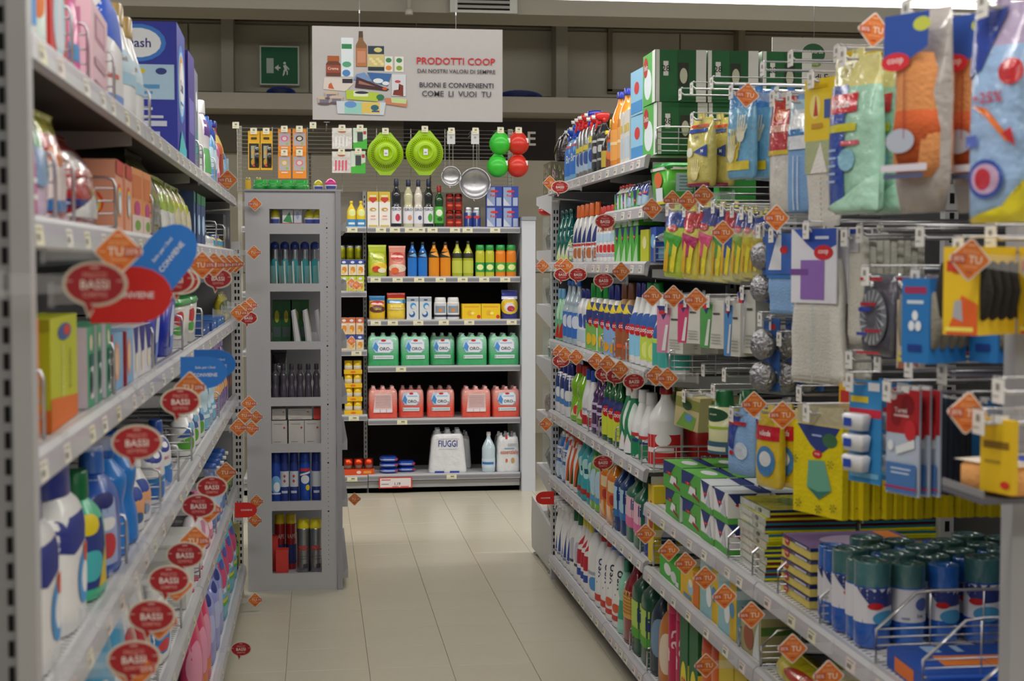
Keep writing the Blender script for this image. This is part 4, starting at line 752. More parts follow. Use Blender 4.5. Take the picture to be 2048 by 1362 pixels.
shelfrow('L', 'second laundry shelf', 1.561, [
 (B('flask', 'd02090', '283888', desc='magenta laundry bottle with navy cap', D=[('r', -.7, .3, .7, .34, 'f0f0f0'), ('r', -.7, .16, .7, .2, 'f0f0f0')]), 66, 90, 1, 200, dict(d=.06)),
 (G('d8c0d8', top='b8d8c8', desc='pastel laundry pouch', D=[('e', 0, .5, .6, .2, '88a8d0'), ('e', 0, .75, .4, .1, '58a070')]), 90, 112, 1, 225, dict(d=.05)),
 (G('c82028', top='d0d040', desc='red and white laundry pouch', D=[('e', 0, .4, .6, .25, 'f0e0e0'), ('e', .1, .6, .4, .1, 'e87830'), ('r', -.5, .1, .5, .2, '3878c0')]), 114, 148, 1, 230, dict(d=.06)),
 (G('b01820', top='a81820', desc='glossy red powder bag with silver print', D=[('p', [(-.4, .55), (.4, .6), (.2, .78), (-.3, .76)], 'd0c4c4'), ('p', [(-.5, .48), (.5, .54), (.4, .62), (-.5, .56)], 'c02028'), ('r', -.6, .2, .5, .28, '28307c'), ('p', [(-.4, .1), (.5, .1), (.3, .35)], 'f0f0f0')]), 150, 232, 1, 268, dict(d=.14)),
 (K('e8a080', D=rainbow(0, .45, 1.2)+[('r', -1, .8, 1, 1, 'c83828')], Dn=[('r', -1, 0, -.6, 1, 'c02828')]+rainbow(0, .4, 1), desc='peach carton with rainbow print'), 234, 270, 2, 325, dict(d=.11)),
 (K('e8985c', D=[('r', -.8, .55, .8, .9, 'd87838'), ('e', 0, .4, .5, .12, 'c84088'), ('r', -1, 0, 1, .3, 'e8d0c8'), ('e', 0, .15, .5, .08, '78a838')], desc='orange and pink laundry sheet carton'), 270, 304, 2, 340, dict(d=.10)),
 (G('4c5020', desc='dark olive refill bag', D=[]), 306, 334, 1, 310, dict(d=.12)),
 (G('e8e8d8', top='c8d840', desc='white and lime refill pouch', D=[('e', 0, .3, .6, .2, 'f4f4f0'), ('e', 0, .6, .5, .15, 'a8c828'), ('r', -.6, .12, .4, .2, '78a828')]), 334, 358, 2, 355, dict(d=.07)),
 (G('d8c890', top='d0d070', desc='cream and lime refill pouch', D=[('r', -.6, .1, .1, .7, 'c8d038'), ('e', .2, .4, .5, .2, 'e8e0b8')]), 358, 386, 3, 370, dict(d=.07)),
 (K('304878', D=[('e', 0, .4, .6, .2, 'a8c8e0'), ('r', -1, .8, 1, 1, '207048')], desc='dark blue slim laundry carton'), 388, 412, 3, 385, dict(d=.09)),
 (B('flask', 'e8e8e4', '202838', desc='small white bottle with dark cap', D=[('e', 0, .4, .6, .15, 'b8b8c0')]), 414, 432, 3, 462, dict(d=.06)),
 (B('round', 'e8c030', '3060b0', desc='small yellow fabric dye bottle', D=[('e', 0, .4, .6, .2, '4898c8')]), 434, 448, 4, 470, dict(d=.05)),
 (K('303438', desc='small dark carton', D=[('e', 0, .5, .5, .2, 'a8a8a8')]), 450, 466, 5, 430, dict(d=.1)),
 (K('b8d8c8', desc='small pale green carton', D=[('e', 0, .5, .5, .2, '387858')]), 434, 450, 4, 405, dict(d=.08, h=.07, inset=.08)),
])
shelfrow('L', 'third laundry shelf', 1.256, [
 (K('c0c420', D=[('p', [(-1, 0), (1, 0), (1, .2), (-1, .3)], 'e07020'), ('e', 0, .86, .5, .08, '405898'), ('e', .15, .87, .25, .05, 'd03828'), ('^', 'Sbianca', -.2, .5, .12, 'e8e4a0'), ('^', 'bucato', .35, .5, .1, '607020')], Dn=[('r', -1, .9, 1, 1, 'a8a010'), ('r', -.7, .4, -.4, .9, '98a020'), ('r', -1, 0, 1, .2, 'e07020')], desc='tall lime and orange washing carton', head=(.001, 'c0c420')), 84, 172, 1, 634, dict(d=.10)),
 (K('e07818', D=[('e', 0, .5, .4, .3, '706828')], Dn=[('e', 0, .5, .5, .3, '706828')], desc='orange carton wedged above the lime carton'), 66, 84, 1, 640, dict(d=.10)),
 (K('48a078', D=[('e', 0, .8, .4, .1, 'e0d8b8'), ('p', [(-.3, .1), (.6, .1), (.4, .6), (-.1, .5)], 'e8e0e8'), ('r', -.5, .5, .5, .66, '205c58'), ('e', 0, .3, .3, .15, '303850')], Dn=[('r', -1, 0, 1, 1, 'd8c8d8')], desc='green and lilac laundry carton'), 174, 224, 3, 655, dict(d=.10)),
 (K('88b8e0', D=[('e', -.1, .5, .5, .35, 'e8a088'), ('e', -.1, .5, .35, .25, 'f0c8a0'), ('r', -1, 0, -.75, 1, 'c02830')], Dn=[('r', -1, 0, 1, 1, 'a82028')], desc='blue and red rainbow laundry carton'), 226, 268, 2, 668, dict(d=.12)),
 (K('e8e4e8', D=[('p', [(-1, 1), (1, 1), (.6, .5), (-.2, .45)], '30308c'), ('e', 0, .3, .4, .2, 'f4e8d0')], desc='white and indigo laundry carton'), 268, 300, 3, 656, dict(d=.09)),
 (T_('1c34b8', '3058d8', desc='royal blue detergent tub with blue lid', D=[('e', .5, .5, .3, .3, 'd0d8f0'), ('r', .3, .1, .8, .3, '6888d8')]), 306, 362, 2, 590, dict(d=.17)),
 (T_('dcdcd8', '28a048', desc='pale grey tub with green lid', D=[('r', -.4, .2, .4, .8, 'e8e0d8'), ('e', 0, .6, .25, .15, 'c84040'), ('e', 0, .35, .25, .1, '58a850')]), 364, 402, 2, 598, dict(d=.13)),
 (K('204c98', D=[('e', 0, .6, .3, .12, 'e0e8f0')], Dn=[('e', -.4, .8, .12, .06, 'c0a860'), ('e', .4, .8, .12, .06, 'c0a860')], desc='deep blue carton with gold discs'), 404, 428, 3, 655, dict(d=.14)),
 (K('2c68b0', D=[('e', 0, .6, .3, .12, 'e0e8f0')], desc='mid blue moth trap carton'), 428, 448, 4, 640, dict(d=.12)),
 (G('b8a820', desc='yellow moth sachet', D=[('e', 0, .5, .5, .2, '486020')]), 450, 468, 6, 585, dict(d=.05)),
])
shelfrow('L', 'fourth laundry shelf', .911, [
 (B('big', 'f0f0f0', '283488', desc='huge white detergent bottle with navy cap and blue label', D=[('p', [(-.9, .68), (.9, .68), (.8, .5), (.2, .46), (-.7, .55)], '283488'), ('e', .7, .28, .35, .16, '4898d8'), ('e', .75, .28, .22, .1, 'f0f0f4'), ('e', .85, .42, .2, .06, 'e05828'), ('r', -1.2, .1, -.7, .13, '404858')]), 72, 182, 2, 968, dict(d=.105)),
 (B('flask', '48c898', '107040', desc='large mint green detergent bottle with dark green cap', D=[('r', -.6, .1, .7, .62, '283c88'), ('e', 0, .6, .4, .08, 'e8d020'), ('e', 0, .28, .45, .12, '48b8c0'), ('p', [(.2, .1), (.7, .1), (.6, .4)], 'e0c040')], capw=.034), 184, 214, 1, 946, dict(d=.095)),
 (B('flask', '3060c0', '3c70c8', desc='large blue detergent bottle with tall print', D=[('r', -.4, .1, .4, .75, 'a8b8e0'), ('e', 0, .25, .3, .1, 'd04048'), ('e', 0, .6, .3, .06, '282c78'), ('e', 0, .42, .3, .05, 'f0f0f4')], capm='liquid', capw=.03), 216, 244, 1, 895, dict(d=.10)),
 (B('waist', '2880d8', '2060b8', desc='plain bright blue detergent bottle', D=[]), 246, 278, 2, 880, dict(d=.10)),
 (B('duck', 'f0f0f0', 'f0f0f0', desc='white flacon with orange and blue label', D=[('e', 0, .4, .6, .24, 'e8a878'), ('e', 0, .55, .5, .1, '2848a0'), ('e', 0, .2, .3, .08, '486898')]), 280, 306, 2, 930, dict(d=.08)),
 (B('flask', 'f0f0f4', '2858b0', desc='white softener bottle with navy flower and red print', D=[('e', 0, .66, .5, .1, '2c3c98'), ('e', 0, .66, .2, .04, 'f0f0f8'), ('t', 'BARI C', 0, .48, .05, 'c02850', 1.1), ('r', -.7, .3, .6, .36, '2880c0'), ('e', 0, .18, .6, .12, '3878d0')]), 316, 350, 2, 862, dict(d=.08)),
 (B('flask', 'f0f0f0', 'f0f0f0', desc='white softener bottle with green and blue leaf label', D=[('e', -.1, .25, .4, .14, '58a838'), ('p', [(-.5, .4), (.3, .4), (0, .7)], '3868b0'), ('e', .2, .6, .3, .08, '88b8d8')]), 380, 414, 3, 816, dict(d=.08)),
 (B('waist', '78c0e8', '58a8e0', desc='light blue softener bottle', bm='liquid', D=[('e', 0, .5, .5, .2, 'c8e4f4'), ('r', -.6, .2, .6, .26, 'd8ecf8')]), 414, 434, 3, 742, dict(d=.08)),
 (B('waist', '8868b0', 'b8a0d8', desc='purple room fragrance bottle', bm='liquid', D=[('e', 0, .5, .5, .2, 'e0d0e8'), ('e', 0, .3, .4, .08, 'e8b070')]), 434, 456, 5, 685, dict(d=.08)),
 (K('585060', desc='slim dark fragrance carton', D=[('e', 0, .6, .5, .2, 'e07840')]), 456, 468, 4, 750, dict(d=.08)),
])
shelfrow('L', 'fifth laundry shelf', .503, [
 (B('big', '58b0e0', '2860a8', desc='blue dish liquid bottle near the shelf front', D=[('e', 0, .4, .5, .2, 'e8f0f8')]), 200, 250, 2, 1180, dict(d=.08)),
 (G('e8e8f0', desc='white refill pouch with red and navy print', D=[('e', 0, .5, .6, .2, 'c83848'), ('e', 0, .3, .5, .12, '283c88')]), 255, 300, 2, 1160, dict(d=.08)),
 (B('flask', 'f0f0f0', 'f0f0f0', desc='white jug with blue drop label', D=[('e', 0, .4, .5, .26, '3888d0'), ('e', 0, .25, .25, .08, 'e04048')]), 310, 352, 1, 1180, dict(d=.10)),
 (K('e0e0dc', desc='plain pale grey storage carton', D=[('r', -.8, .9, .8, .93, 'b0b0ac')]), 356, 392, 1, 1085, dict(d=.13)),
 (B('flask', 'f0e8f0', 'e878a8', desc='white bottle with pink cap', D=[('e', 0, .4, .5, .2, 'e090b8')]), 394, 412, 2, 1010, dict(d=.07)),
 (B('waist', 'e878a0', 'e890b0', desc='small rose pink bottle', D=[('e', 0, .4, .5, .2, 'f8d8e4')]), 412, 426, 2, 1000, dict(d=.07)),
 (B('duck', '5888d8', '3060b8', desc='blue glass cleaner bottle', spray=True, D=[('e', 0, .4, .5, .2, 'c0d8f4')]), 428, 448, 4, 935, dict(d=.07)),
 (B('neck', '204830', '183020', desc='dark green bottle', bm='liquid', D=[('r', -.6, .2, .6, .4, '88a840')]), 450, 468, 4, 930, dict(d=.08)),
], xf=XL-.016)
shelfrow('L', 'lowest laundry shelf', .139, [
 (B('duck', 'e84878', 'b01850', desc='pink softener bottle with crimson cap', D=[('e', 0, .4, .5, .2, 'f0a0c0'), ('r', -.5, .1, .5, .2, 'e88850')]), 395, 420, 3, 1200, dict(d=.07)),
 (B('flask', '98a0e8', '6070c8', desc='lilac blue softener bottle', D=[('e', 0, .7, .3, .06, '283888'), ('e', 0, .4, .5, .15, 'c0c8f4')]), 420, 444, 3, 1160, dict(d=.08)),
 (B('duck', '58b8e0', '303058', desc='light blue bottle with multicolour label', D=[('e', 0, .55, .6, .16, 'd04878'), ('t', 'OMI', 0, .36, .08, 'f8f8f8', 1.1), ('r', -.7, .22, .7, .26, 'e0d040'), ('r', -.7, .18, .7, .22, '58b848'), ('e', .1, .66, .3, .06, '4860b8')]), 444, 472, 4, 1085, dict(d=.08)),
 (B('neck', '1c4428', 'a8c828', desc='dark green glass bottle with lime cap', bm='liquid', D=[('r', -.6, .3, .6, .5, '80a838')]), 472, 480, 2, 1060, dict(d=.08)),
 (K('e8e0a0', desc='pale yellow wipes carton', D=[('e', 0, .5, .6, .2, '48a048')]), 480, 485, 1, 1060, dict(d=.1)),
], xf=XL+.012)
# ---- wire dividers
def divider_mesh(h, dp, s, sl=.0, n=3):
    m = M('metal', True); m.tube([(0, 0, 0), (0, 0, h-.015-sl), (s*(.004+sl*1.3), 0, h-.004), (s*(.02+sl*1.6), 0, h), (s*dp, 0, h), (s*dp, 0, 0)], .0032, 'd0d0d4')
    k = M('metal', True)
    for i in range(n): z = (h-sl)*(i+.35)/(n+.2); k.tube([(0, 0, z), (s*dp, 0, z)], .0018, 'c8c8cc', 5)
    v = M('metal', True)
    for i in range(1, 4): v.tube([(s*dp*i/4, 0, 0), (s*dp*i/4, 0, h)], .0018, 'c8c8cc', 5)
    return m, k, v
DV = {}
def divider(side, px, z, where, h=.10, dp=.3, sl=0.0, n=4, xo=.012):
    s = 1 if side == 'R' else -1; key = (s, h, dp, sl, n)
    if key not in DV:
        m, k, v = divider_mesh(h, dp, s, sl, n); DV[key] = Proto('wire_divider', 'divider', 'grey wire divider', [('frame', m), ('rung', k), ('crossbar', v)])
    X = (XR if s > 0 else XL)+s*xo; place(DV[key], (X, YofX(px, X), z+.001), 0, where)
for z, nm, pxs in ((1.798, 'topmost laundry shelf', (150, 182, 233, 303, 400, 408, 432)), (1.561, 'second laundry shelf', (113, 149, 233, 306, 433, 449)), (1.256, 'third laundry shelf', (82, 225, 304, 363, 403)), (.911, 'fourth laundry shelf', (245, 315, 352, 379, 435)), (.503, 'fifth laundry shelf', (305, 354, 393, 427, 449)), (.138, 'lowest laundry shelf', (394, 443))):
    for px in pxs: divider('L', px, z, nm)
for z, nm, pxs in ((1.861, 'topmost cleaning shelf', (1311,)), (1.506, 'third cleaning shelf', (1137, 1166, 1186, 1309)), (1.146, 'fourth cleaning shelf', (1203, 1227, 1253, 1340)), (.811, 'fifth cleaning shelf', (1178, 1199, 1233, 1285, 1310)), (.501, 'sixth cleaning shelf', (1227, 1283, 1310)), (.119, 'lowest cleaning shelf', (1263, 1298, 1363))):
    for px in pxs: divider('R', px, z, nm, h=.085)
for px in (1461, 1510, 1562, 1648): divider('R', px, .701, 'upper shelf under the hanging cloths', h=.125, dp=.42, sl=.05, n=4)
for px in (1762, 1858, 1958): divider('R', px, .701, 'upper shelf under the hanging cloths', h=.145, dp=.45, sl=.06, n=5)
for px in (1484, 1528): divider('R', px, .486, 'middle shelf under the hanging cloths', h=.095, dp=.42, sl=.03, n=4)
# front-corner blue cartons
shelfrow('R', 'nearest part of the upper shelf', .701, [
 (K('1c50b0', D=[('r', -.6, .1, .3, .8, 'e87828')], Dt=[('r', -.3, .2, .3, .8, 'e88030'), ('r', -.9, .2, -.5, .3, 'a8c8f0'), ('r', -.9, .4, -.5, .45, 'a8c8f0'), ('p', [(.5, .6), (1, .6), (1, 1), (.5, 1)], 'f0f0f0')], desc='flat blue carton with orange square'), 1772, 2010, 2, 1300, dict(h=.04, d=.30)),
])
# =================================================================== DRINKS GONDOLA GOODS
def backrow(where, z, entries, Y=None, cover=True):
    Y = Y or YB+.03
    for e in entries:
        fn, p0, p1, n, yt = e[:5]; o = e[5] if len(e) > 5 else {}
        x0, x1 = atY(p0, 528, Y).x, atY(p1, 528, Y).x; pitch = (x1-x0)/n; wd = o.get('w') or pitch*.95; d = o.get('d', wd*.8)
        yy0 = Y+o.get('inset', 0)
        h = o.get('h') or atY(p0, yt, yy0+d/2).z-z; h = max(h, .02); p = fn(wd, d, h, 0)
        for k in range(n):
            for j in range(o.get('rows', 1)):
                for q in range(o.get('stack', 1)):
                    place(p, (x0+(k+.5)*pitch, yy0+d/2+j*(d+.006), z+.001+q*(h+.001)+o.get('lift', 0)), o.get('yaw', 0)+random.uniform(-.06, .06)*o.get('jit', 1), where+(', behind the front ones' if j else ''), order=x0+(k+.5)*pitch+q*.001)
ORO = lambda c: [('p', [(-.72, .58), (-.6, .8), (.45, .84), (.66, .74), (.66, .5), (.4, .4), (-.5, .41)], 'b8d4f0'), ('p', [(-.45, .6), (-.3, .78), (.45, .82), (.62, .72), (.62, .52), (.38, .43), (-.3, .43)], 'ecf0f8'), ('p', [(-.7, .56), (-.5, .74), (-.3, .6), (-.4, .44)], '4890d8'), ('e', .02, .78, .17, .035, 'd02828'), ('r', -.3, .68, .5, .72, 'a8c8ec'), ('t', 'ORO', .08, .53, .10, '28344c', .7), ('r', .44, .5, .62, .52, '8898a8'), ('r', -.66, .22, .66, .33, 'dce8ec'), ('r', -.62, .24, -.58, .31, '304050'), ('r', -.5, .26, .6, .29, 'a8bcc8')]
def mixc(a, b, t):
    a, b = col(a), col(b); t = min(max(t, 0), 1); t = t*t*(3-2*t); return tuple(a[i]*(1-t)+b[i]*t for i in range(4))
def pack6(w, d, h, c, cap, D, film='film', name='bottle_pack', desc='', cols=3, rows=2, top=None, taper=1.0):
    bw = w/cols; bd = d/rows; r = min(bw, bd)/2*.97; parts = []; top = top or c
    prof = smoothprof([(0, .9, .9), (.03*h, 1, 1), (.6*h, 1, 1), (.8*h, .92, .92), (.91*h, .6, .6), (.94*h, .40, .40), (h, .38, .38)], 2)
    for i in range(cols):
        for j in range(rows):
            m = M('liquid', True); m.loft([(z, a*r, a*r, (-w/2+bw*(i+.5))*(1-(1-taper)*z/h), -d/2+bd*(j+.5)) for z, a, _ in prof], (lambda z: cap if z > .94*h else mixc(c, top, (z/h-.25)/.6)), 2, 14); parts.append(('bottle', m))
    W = [(0, .985, .98), (.03, 1, 1)]+[(.03+.57*k/8, 1, 1) for k in range(1, 9)]+[(.7, .995, .99), (.78, .985, .97), (.86, .95, .92), (.90, .90, .86)]
    W = [(z*h, (w/2*a+.002)*(1-(1-taper)*max(z-.1, 0)), d/2*b+.002) for z, a, b in W]
    m = M(film, True); m.loft(W, (lambda z: mixc(c, top, (z/h-.2)/.6)), 6, 32); parts.append(('shrink_wrap', m))
    S = Flat((0, -d/2-.0035, 0), (w/2, 0, 0), (0, 0, h)); Sb = lambda u, v, e: (u*w/2, -d/2-.004-e+(0 if v < .6 else (v-.6)*d*.16), v*h)
    class SB:
        L = w/2
        def __call__(s, u, v, e): return Sb(u, v, e)
    SB.h = h; L = M('paper'); prints(L, SB(), D, .001, .0004); parts.append(('label', L)); return Proto(name, 'bottle pack', desc, parts)
tx = lambda s_, v, sz, c, mx=1.2: ('t', s_, 0, v, sz, c, mx)
backrow('topmost drinks shelf', Bz['topmost'], [
 (B('round', 'f0d020', 'e8c818', desc='small yellow drink bottle with yellow cap', D=[('e', .1, .55, .6, .14, 'e8f0a0'), ('r', -.8, .02, .8, .3, '3890d0'), ('r', -.5, .1, .5, .18, 'e8f0f0')]), 694, 732, 2, 402),
 (lambda w, d, h, s: carton(w, d, h, 'f0ece4', s=0, D=[('r', -1, .72, 1, 1, 'd8b838'), ('p', [(-.8, .78), (0, .68), (.8, .78), (.6, .84), (-.6, .84)], 'c83830'), ('r', -.6, .86, .6, .9, 'f0e8c8'), ('e', 0, .5, .6, .05, 'c89848'), ('e', .1, .49, .3, .02, 'f0ece4'), ('r', -.4, .3, .4, .33, 'e89890'), ('r', -.5, .22, .5, .24, 'e89890'), ('r', -.8, .02, .8, .06, 'd8b838')], desc='tall white and gold drink carton', head=(.0, 'white')), 735, 781, 2, 384),
 (B('syrup', '1c2028', '101c40', desc='black-capped syrup bottle with white fruit label', bm='liquid', D=[('r', -.95, .08, .95, .42, 'e4e4ec'), ('e', .2, .2, .35, .08, 'c83048'), ('t', 'SIRO', 0, .37, .06, '283060', 1.2)]), 783, 804, 1, 357, dict(h=.315)),
 (B('syrup', 'c8c4a0', '101c40', desc='pale almond syrup bottle with white label', bm='liquid', D=[('r', -.95, .08, .95, .42, 'e4e4ec'), ('e', .2, .2, .3, .06, 'd89878'), ('t', 'SIRO', 0, .37, .06, '283060', 1.2)]), 807, 828, 1, 357, dict(h=.31)),
 (B('syrup', 'd8d0c4', '101c40', desc='cream barley syrup bottle with white label', bm='liquid', D=[('r', -.95, .08, .95, .42, 'e4e4ec'), ('e', .2, .2, .3, .05, '404878'), ('t', 'SIRO', 0, .37, .06, '283060', 1.2)]), 828, 847, 1, 357, dict(h=.31)),
 (B('syrup', '1c2420', '101c40', desc='black-capped syrup bottle with green mint label', bm='liquid', D=[('r', -.95, .08, .95, .42, 'e4e4ec'), ('e', .2, .2, .35, .09, '48a838'), ('t', 'SIRO', 0, .37, .06, '283060', 1.2)]), 848, 868, 1, 357, dict(h=.315)),
 (B('syrup', '184820', 'a81820', desc='dark green mint syrup bottle with red cap', bm='liquid', D=[('r', -.95, .1, .95, .5, '48b038'), ('e', 0, .35, .5, .08, 'e8f0d8'), ('e', .1, .2, .4, .05, '186020')]), 869, 889, 1, 372),
 (B('can', 'a02018', '701810', desc='dark red energy drink bottle', capm='metal', D=[('e', 0, .6, .6, .1, '30100c'), ('e', 0, .3, .5, .06, 'd86038')]), 892, 926, 2, 410, dict(h=.11, stack=2, d=.05)),
 (B('can', 'c0c8d0', 'silver', desc='slim blue and silver energy drink can', bm='metal', capm='metal', D=[('r', -1, .05, -.1, .9, '1c3890'), ('r', .1, .05, 1, .5, '1c3890'), ('e', 0, .5, .6, .07, 'c82830')]), 929, 962, 2, 410, dict(h=.135, d=.05)),
 (lambda w, d, h, s: carton(w, d, h, '2840a0', s=0, D=[('p', [(-.9, .05), (.1, .05), (.1, .95), (-.9, .95)], '90a4c8'), ('p', [(-.9, .05), (0, .05), (-.9, .45)], 'c8ccd8'), ('t', 'Red', -.1, .55, .14, 'c82838', 1.1), ('e', 0, .75, .5, .06, 'd83030'), ('r', .3, .05, .9, .45, 'a8b4d0')], desc='blue and silver multipack of energy drink'), 972, 1038, 2, 410, dict(h=.135, stack=2, d=.06)),
])
backrow('second drinks shelf', Bz['second'], [
 (G('b8cc30', top='c8d848', desc='lime green pasta-shaped snack bag', D=[('e', 0, .3, .6, .16, 'e8c838'), ('e', -.2, .24, .3, .1, 'd04828'), ('e', .2, .2, .3, .08, 'f0e8c8'), ('e', 0, .65, .4, .1, 'd8e060')]), 735, 775, 1, 490, dict(yaw=.2)),
 (G('e88878', top='f0a090', desc='salmon pink snack bag', D=[('e', 0, .65, .5, .14, 'c84838'), ('e', 0, .28, .7, .14, 'e8d0b8'), ('e', -.2, .2, .3, .1, 'e86838')]), 777, 813, 1, 492),
 (B('round', '2878d0', '202020', desc='blue sports drink bottle with black band', bm='liquid', D=[('r', -.95, .55, .95, .7, '203048'), ('p', [(-.6, .6), (.6, .56), (.5, .68)], '68a8e0')]), 815, 856, 2, 484),
 (B('round', 'e89020', '202020', desc='orange sports drink bottle with black band', bm='liquid', D=[('r', -.95, .55, .95, .72, '2c2820'), ('p', [(-.6, .66), (.6, .56), (.5, .72)], 'f0a840')]), 857, 903, 2, 484),
 (B('round', 'b0b830', '202020', desc='pale green sports drink bottle with black band', bm='liquid', D=[('r', -.95, .52, .95, .66, '282c20'), ('e', 0, .75, .4, .06, 'e8e860'), ('r', -.8, .1, .8, .45, 'c0c848')]), 904, 948, 2, 482),
 (B('jar', 'c8c838', '20a048', desc='lemon drink bottle with green cap', bm='liquid', D=[('r', -1, .15, 1, .45, '2c9848'), ('e', 0, .3, .5, .09, 'e8f0a0')]), 951, 990, 2, 490, dict(capw=0) if False else {}),
 (B('jar', 'f08820', '20a048', desc='orange drink bottle with green cap', bm='liquid', D=[('r', -1, .15, 1, .45, '58a840'), ('e', 0, .3, .5, .09, 'e8f0a0')]), 991, 1034, 2, 490),
])
backrow('third drinks shelf', Bz['third'], [
 (G('e8c020', top='3880b8', desc='yellow and blue tea bag pack', D=[('e', 0, .45, .7, .14, '603020'), ('t', 'Lipton', 0, .45, .1, 'f0d850', 1), ('e', 0, .7, .6, .1, 'c84030')]), 737, 771, 1, 592),
 (G('f0d040', top='b83028', desc='yellow tea bag pack with red top', D=[('r', -.8, .62, .8, .75, '3890c8'), ('t', 'Lipton', 0, .42, .1, '603020', 1), ('e', 0, .4, .6, .03, 'e8d890')]), 773, 812, 1, 586),
 (lambda w, d, h, s: carton(w, d, h, 'd8dce0', s=0, D=[('r', -1, .8, 1, .95, 'a8b4c4'), ('e', .1, .6, .5, .14, '3898d8'), ('e', .2, .56, .35, .09, 'd8dce0'), ('e', -.1, .25, .5, .14, '2060a8'), ('e', -.2, .3, .35, .09, 'd8dce0'), ('r', -.3, .84, .3, .9, '304878')], desc='white sweetener carton with blue curl'), 813, 863, 2, 594, dict(d=.06)),
 (B('jar', 'f0f0f0', 'f0f0f0', desc='white sweetener jar with square label', D=[('r', -.6, .3, .6, .62, '8898a8'), ('e', 0, .42, .2, .08, 'e08830'), ('r', -1, .12, 1, .22, '303850'), ('r', -.6, .66, .6, .74, 'd8d8e0')]), 868, 920, 2, 595),
 (lambda w, d, h, s: carton(w, d, h, 'f0c818', s=0, D=[('r', -.8, .78, .8, .86, 'e8a020'), ('e', -.2, .42, .3, .18, 'e8b020'), ('e', .75, .18, .2, .12, 'd03820'), ('e', .1, .4, .2, .1, 'f8e878')], desc='yellow chamomile tea carton'), 923, 1002, 2, 608, dict(d=.09)),
 (G('2c3490', top='303c90', desc='navy sweets bag with yellow circle', D=[('e', 0, .45, .8, .28, 'e8c828'), ('e', 0, .4, .4, .16, 'e0d8e8'), ('e', .1, .36, .3, .1, 'b83040'), ('r', -.7, .68, .7, .78, 'd8d8f0')]), 1003, 1037, 1, 580, dict(jit=2)),
])
gp = lambda w, d, h, s: pack6(w, d, h, '40b070', 'c8e8d8', ORO(0), desc='six-pack of green water bottles', top='98d8b8')
xs_ = [(734, 799), (800, 859), (861, 913), (914, 975), (977, 1040)]
for k, (a_, b_) in enumerate(xs_): backrow('fourth drinks shelf', Bz['fourth'], [(gp, a_, b_, 1, 666, dict(d=.17, inset=.06 if k == 2 else 0))])
rp = lambda w, d, h, s: pack6(w, d, h, 'e85848', 'e8b8b8', ORO(0), desc='six-pack of red water bottles', top='e8a098')
rq = lambda w, d, h, s: pack6(w, d, h, 'e85848', 'e8b8b8', [('p', [(-.55, .78), (.6, .78), (.66, .2), (-.72, .2)], 'e4c4c4')]+[('r', -.55, .36+i*.05, .55, .37+i*.05, '987078') for i in range(8)]+[('r', -.66, .2, -.25, .3, 'ece4ec'), ('r', -.2, .2, .2, .3, 'ece4ec'), ('r', .25, .2, .62, .3, 'ece4ec')], desc='red water six-pack turned to back label', top='e8a098')
for k, (a_, b_, f_) in enumerate([(735, 795, rq), (797, 850, rp), (854, 912, rp), (923, 983, rq), (984, 1041, rp)]): backrow('fifth drinks shelf', Bz['fifth'], [(f_, a_, b_, 1, 772, dict(d=.17, inset=.05 if k in (1, 2) else .0))])
wp = lambda w, d, h, s: pack6(w, d, h, 'e8eaf0', 'd0d8e8', [('t', 'FIUGGI', 0, .68, .15, '283c98', 1.0), ('r', -.5, .55, .5, .555, '6878b8'), ('r', -.7, .0, -.2, .05, '2c48a8'), ('r', .1, .0, .6, .05, '2c48a8'), ('r', -.6, .78, .6, .785, 'a83040')]+[('r', -.6, .2+i*.06, .6, .203+i*.06, 'c8ccd8') for i in range(4)], desc='white-wrapped pack of mineral water with bold blue name', taper=.78)
backrow('lowest drinks shelf', Bz['lowest'], [
 (wp, 856, 936, 1, 857, dict(d=.18)),
 (lambda w, d, h, s: pack6(w, d, h, 'dcdee6', 'd0d8e8', [], desc='second white-wrapped water pack behind the first', taper=.78), 905, 950, 1, 862, dict(d=.18, inset=.21)),
 (lambda w, d, h, s: bottle('round', w, w, h, 'c8dce8', 'e8e8f0', bm='liquid', desc='single clear water bottle beside the last pack', D=[('r', -1, .12, 1, .34, 'd0e0f0'), ('r', -.8, .2, .5, .26, '3878b8')]), 964, 992, 1, 864),
 (lambda w, d, h, s: pack6(w, d, h, 'e4e6ea', 'd8dce4', [('t', 'essenziale', .05, .52, .11, 'c86048', 1.6), ('e', .35, .3, .17, .07, 'c8a068'), ('e', -.2, .3, .1, .05, 'd86848'), ('r', -.3, .85, -.1, .95, 'c84048'), ('r', -.4, .6, .5, .62, '6898c8')]+[('r', -.1, .66+i*.03, .8, .67+i*.03, 'a8a8b0') for i in range(3)], desc='white pack of still water with orange lettering', taper=.9), 992, 1040, 1, 864, dict(d=.17)),
])
def bluebag(w, d, h):
    B_ = M('film', True); B_.loft([(0, w*.42, d*.4), (h*.3, w*.5, d*.5), (h*.7, w*.48, d*.48), (h, w*.38, d*.3)], '2448b0', 3, 20, wr=.06)
    L = M('film', True); prints(L, Loft([(0, w*.5, d*.5), (h, w*.5, d*.5)], 3, h), [('r', -.7, .4, .3, .6, 'a8c0e8'), ('e', .5, .5, .2, .2, 'd83838')], .002)
    return Proto('biscuit_pack', 'packet', 'flat shiny blue biscuit packet', [('packet_body', B_), ('print', L)])
bb = bluebag(.12, .15, .035)
for x, y, z in ((775, 0, 0), (811, .05, 0), (775, 0, .037), (811, .05, .037), (775, 0, .074)):
    p = atY(x, 528, YB+.14); place(bb, (p.x, YB+.13+y, Bz['lowest']+.001+z), random.uniform(-.1, .1), 'lowest drinks shelf', order=x+z)
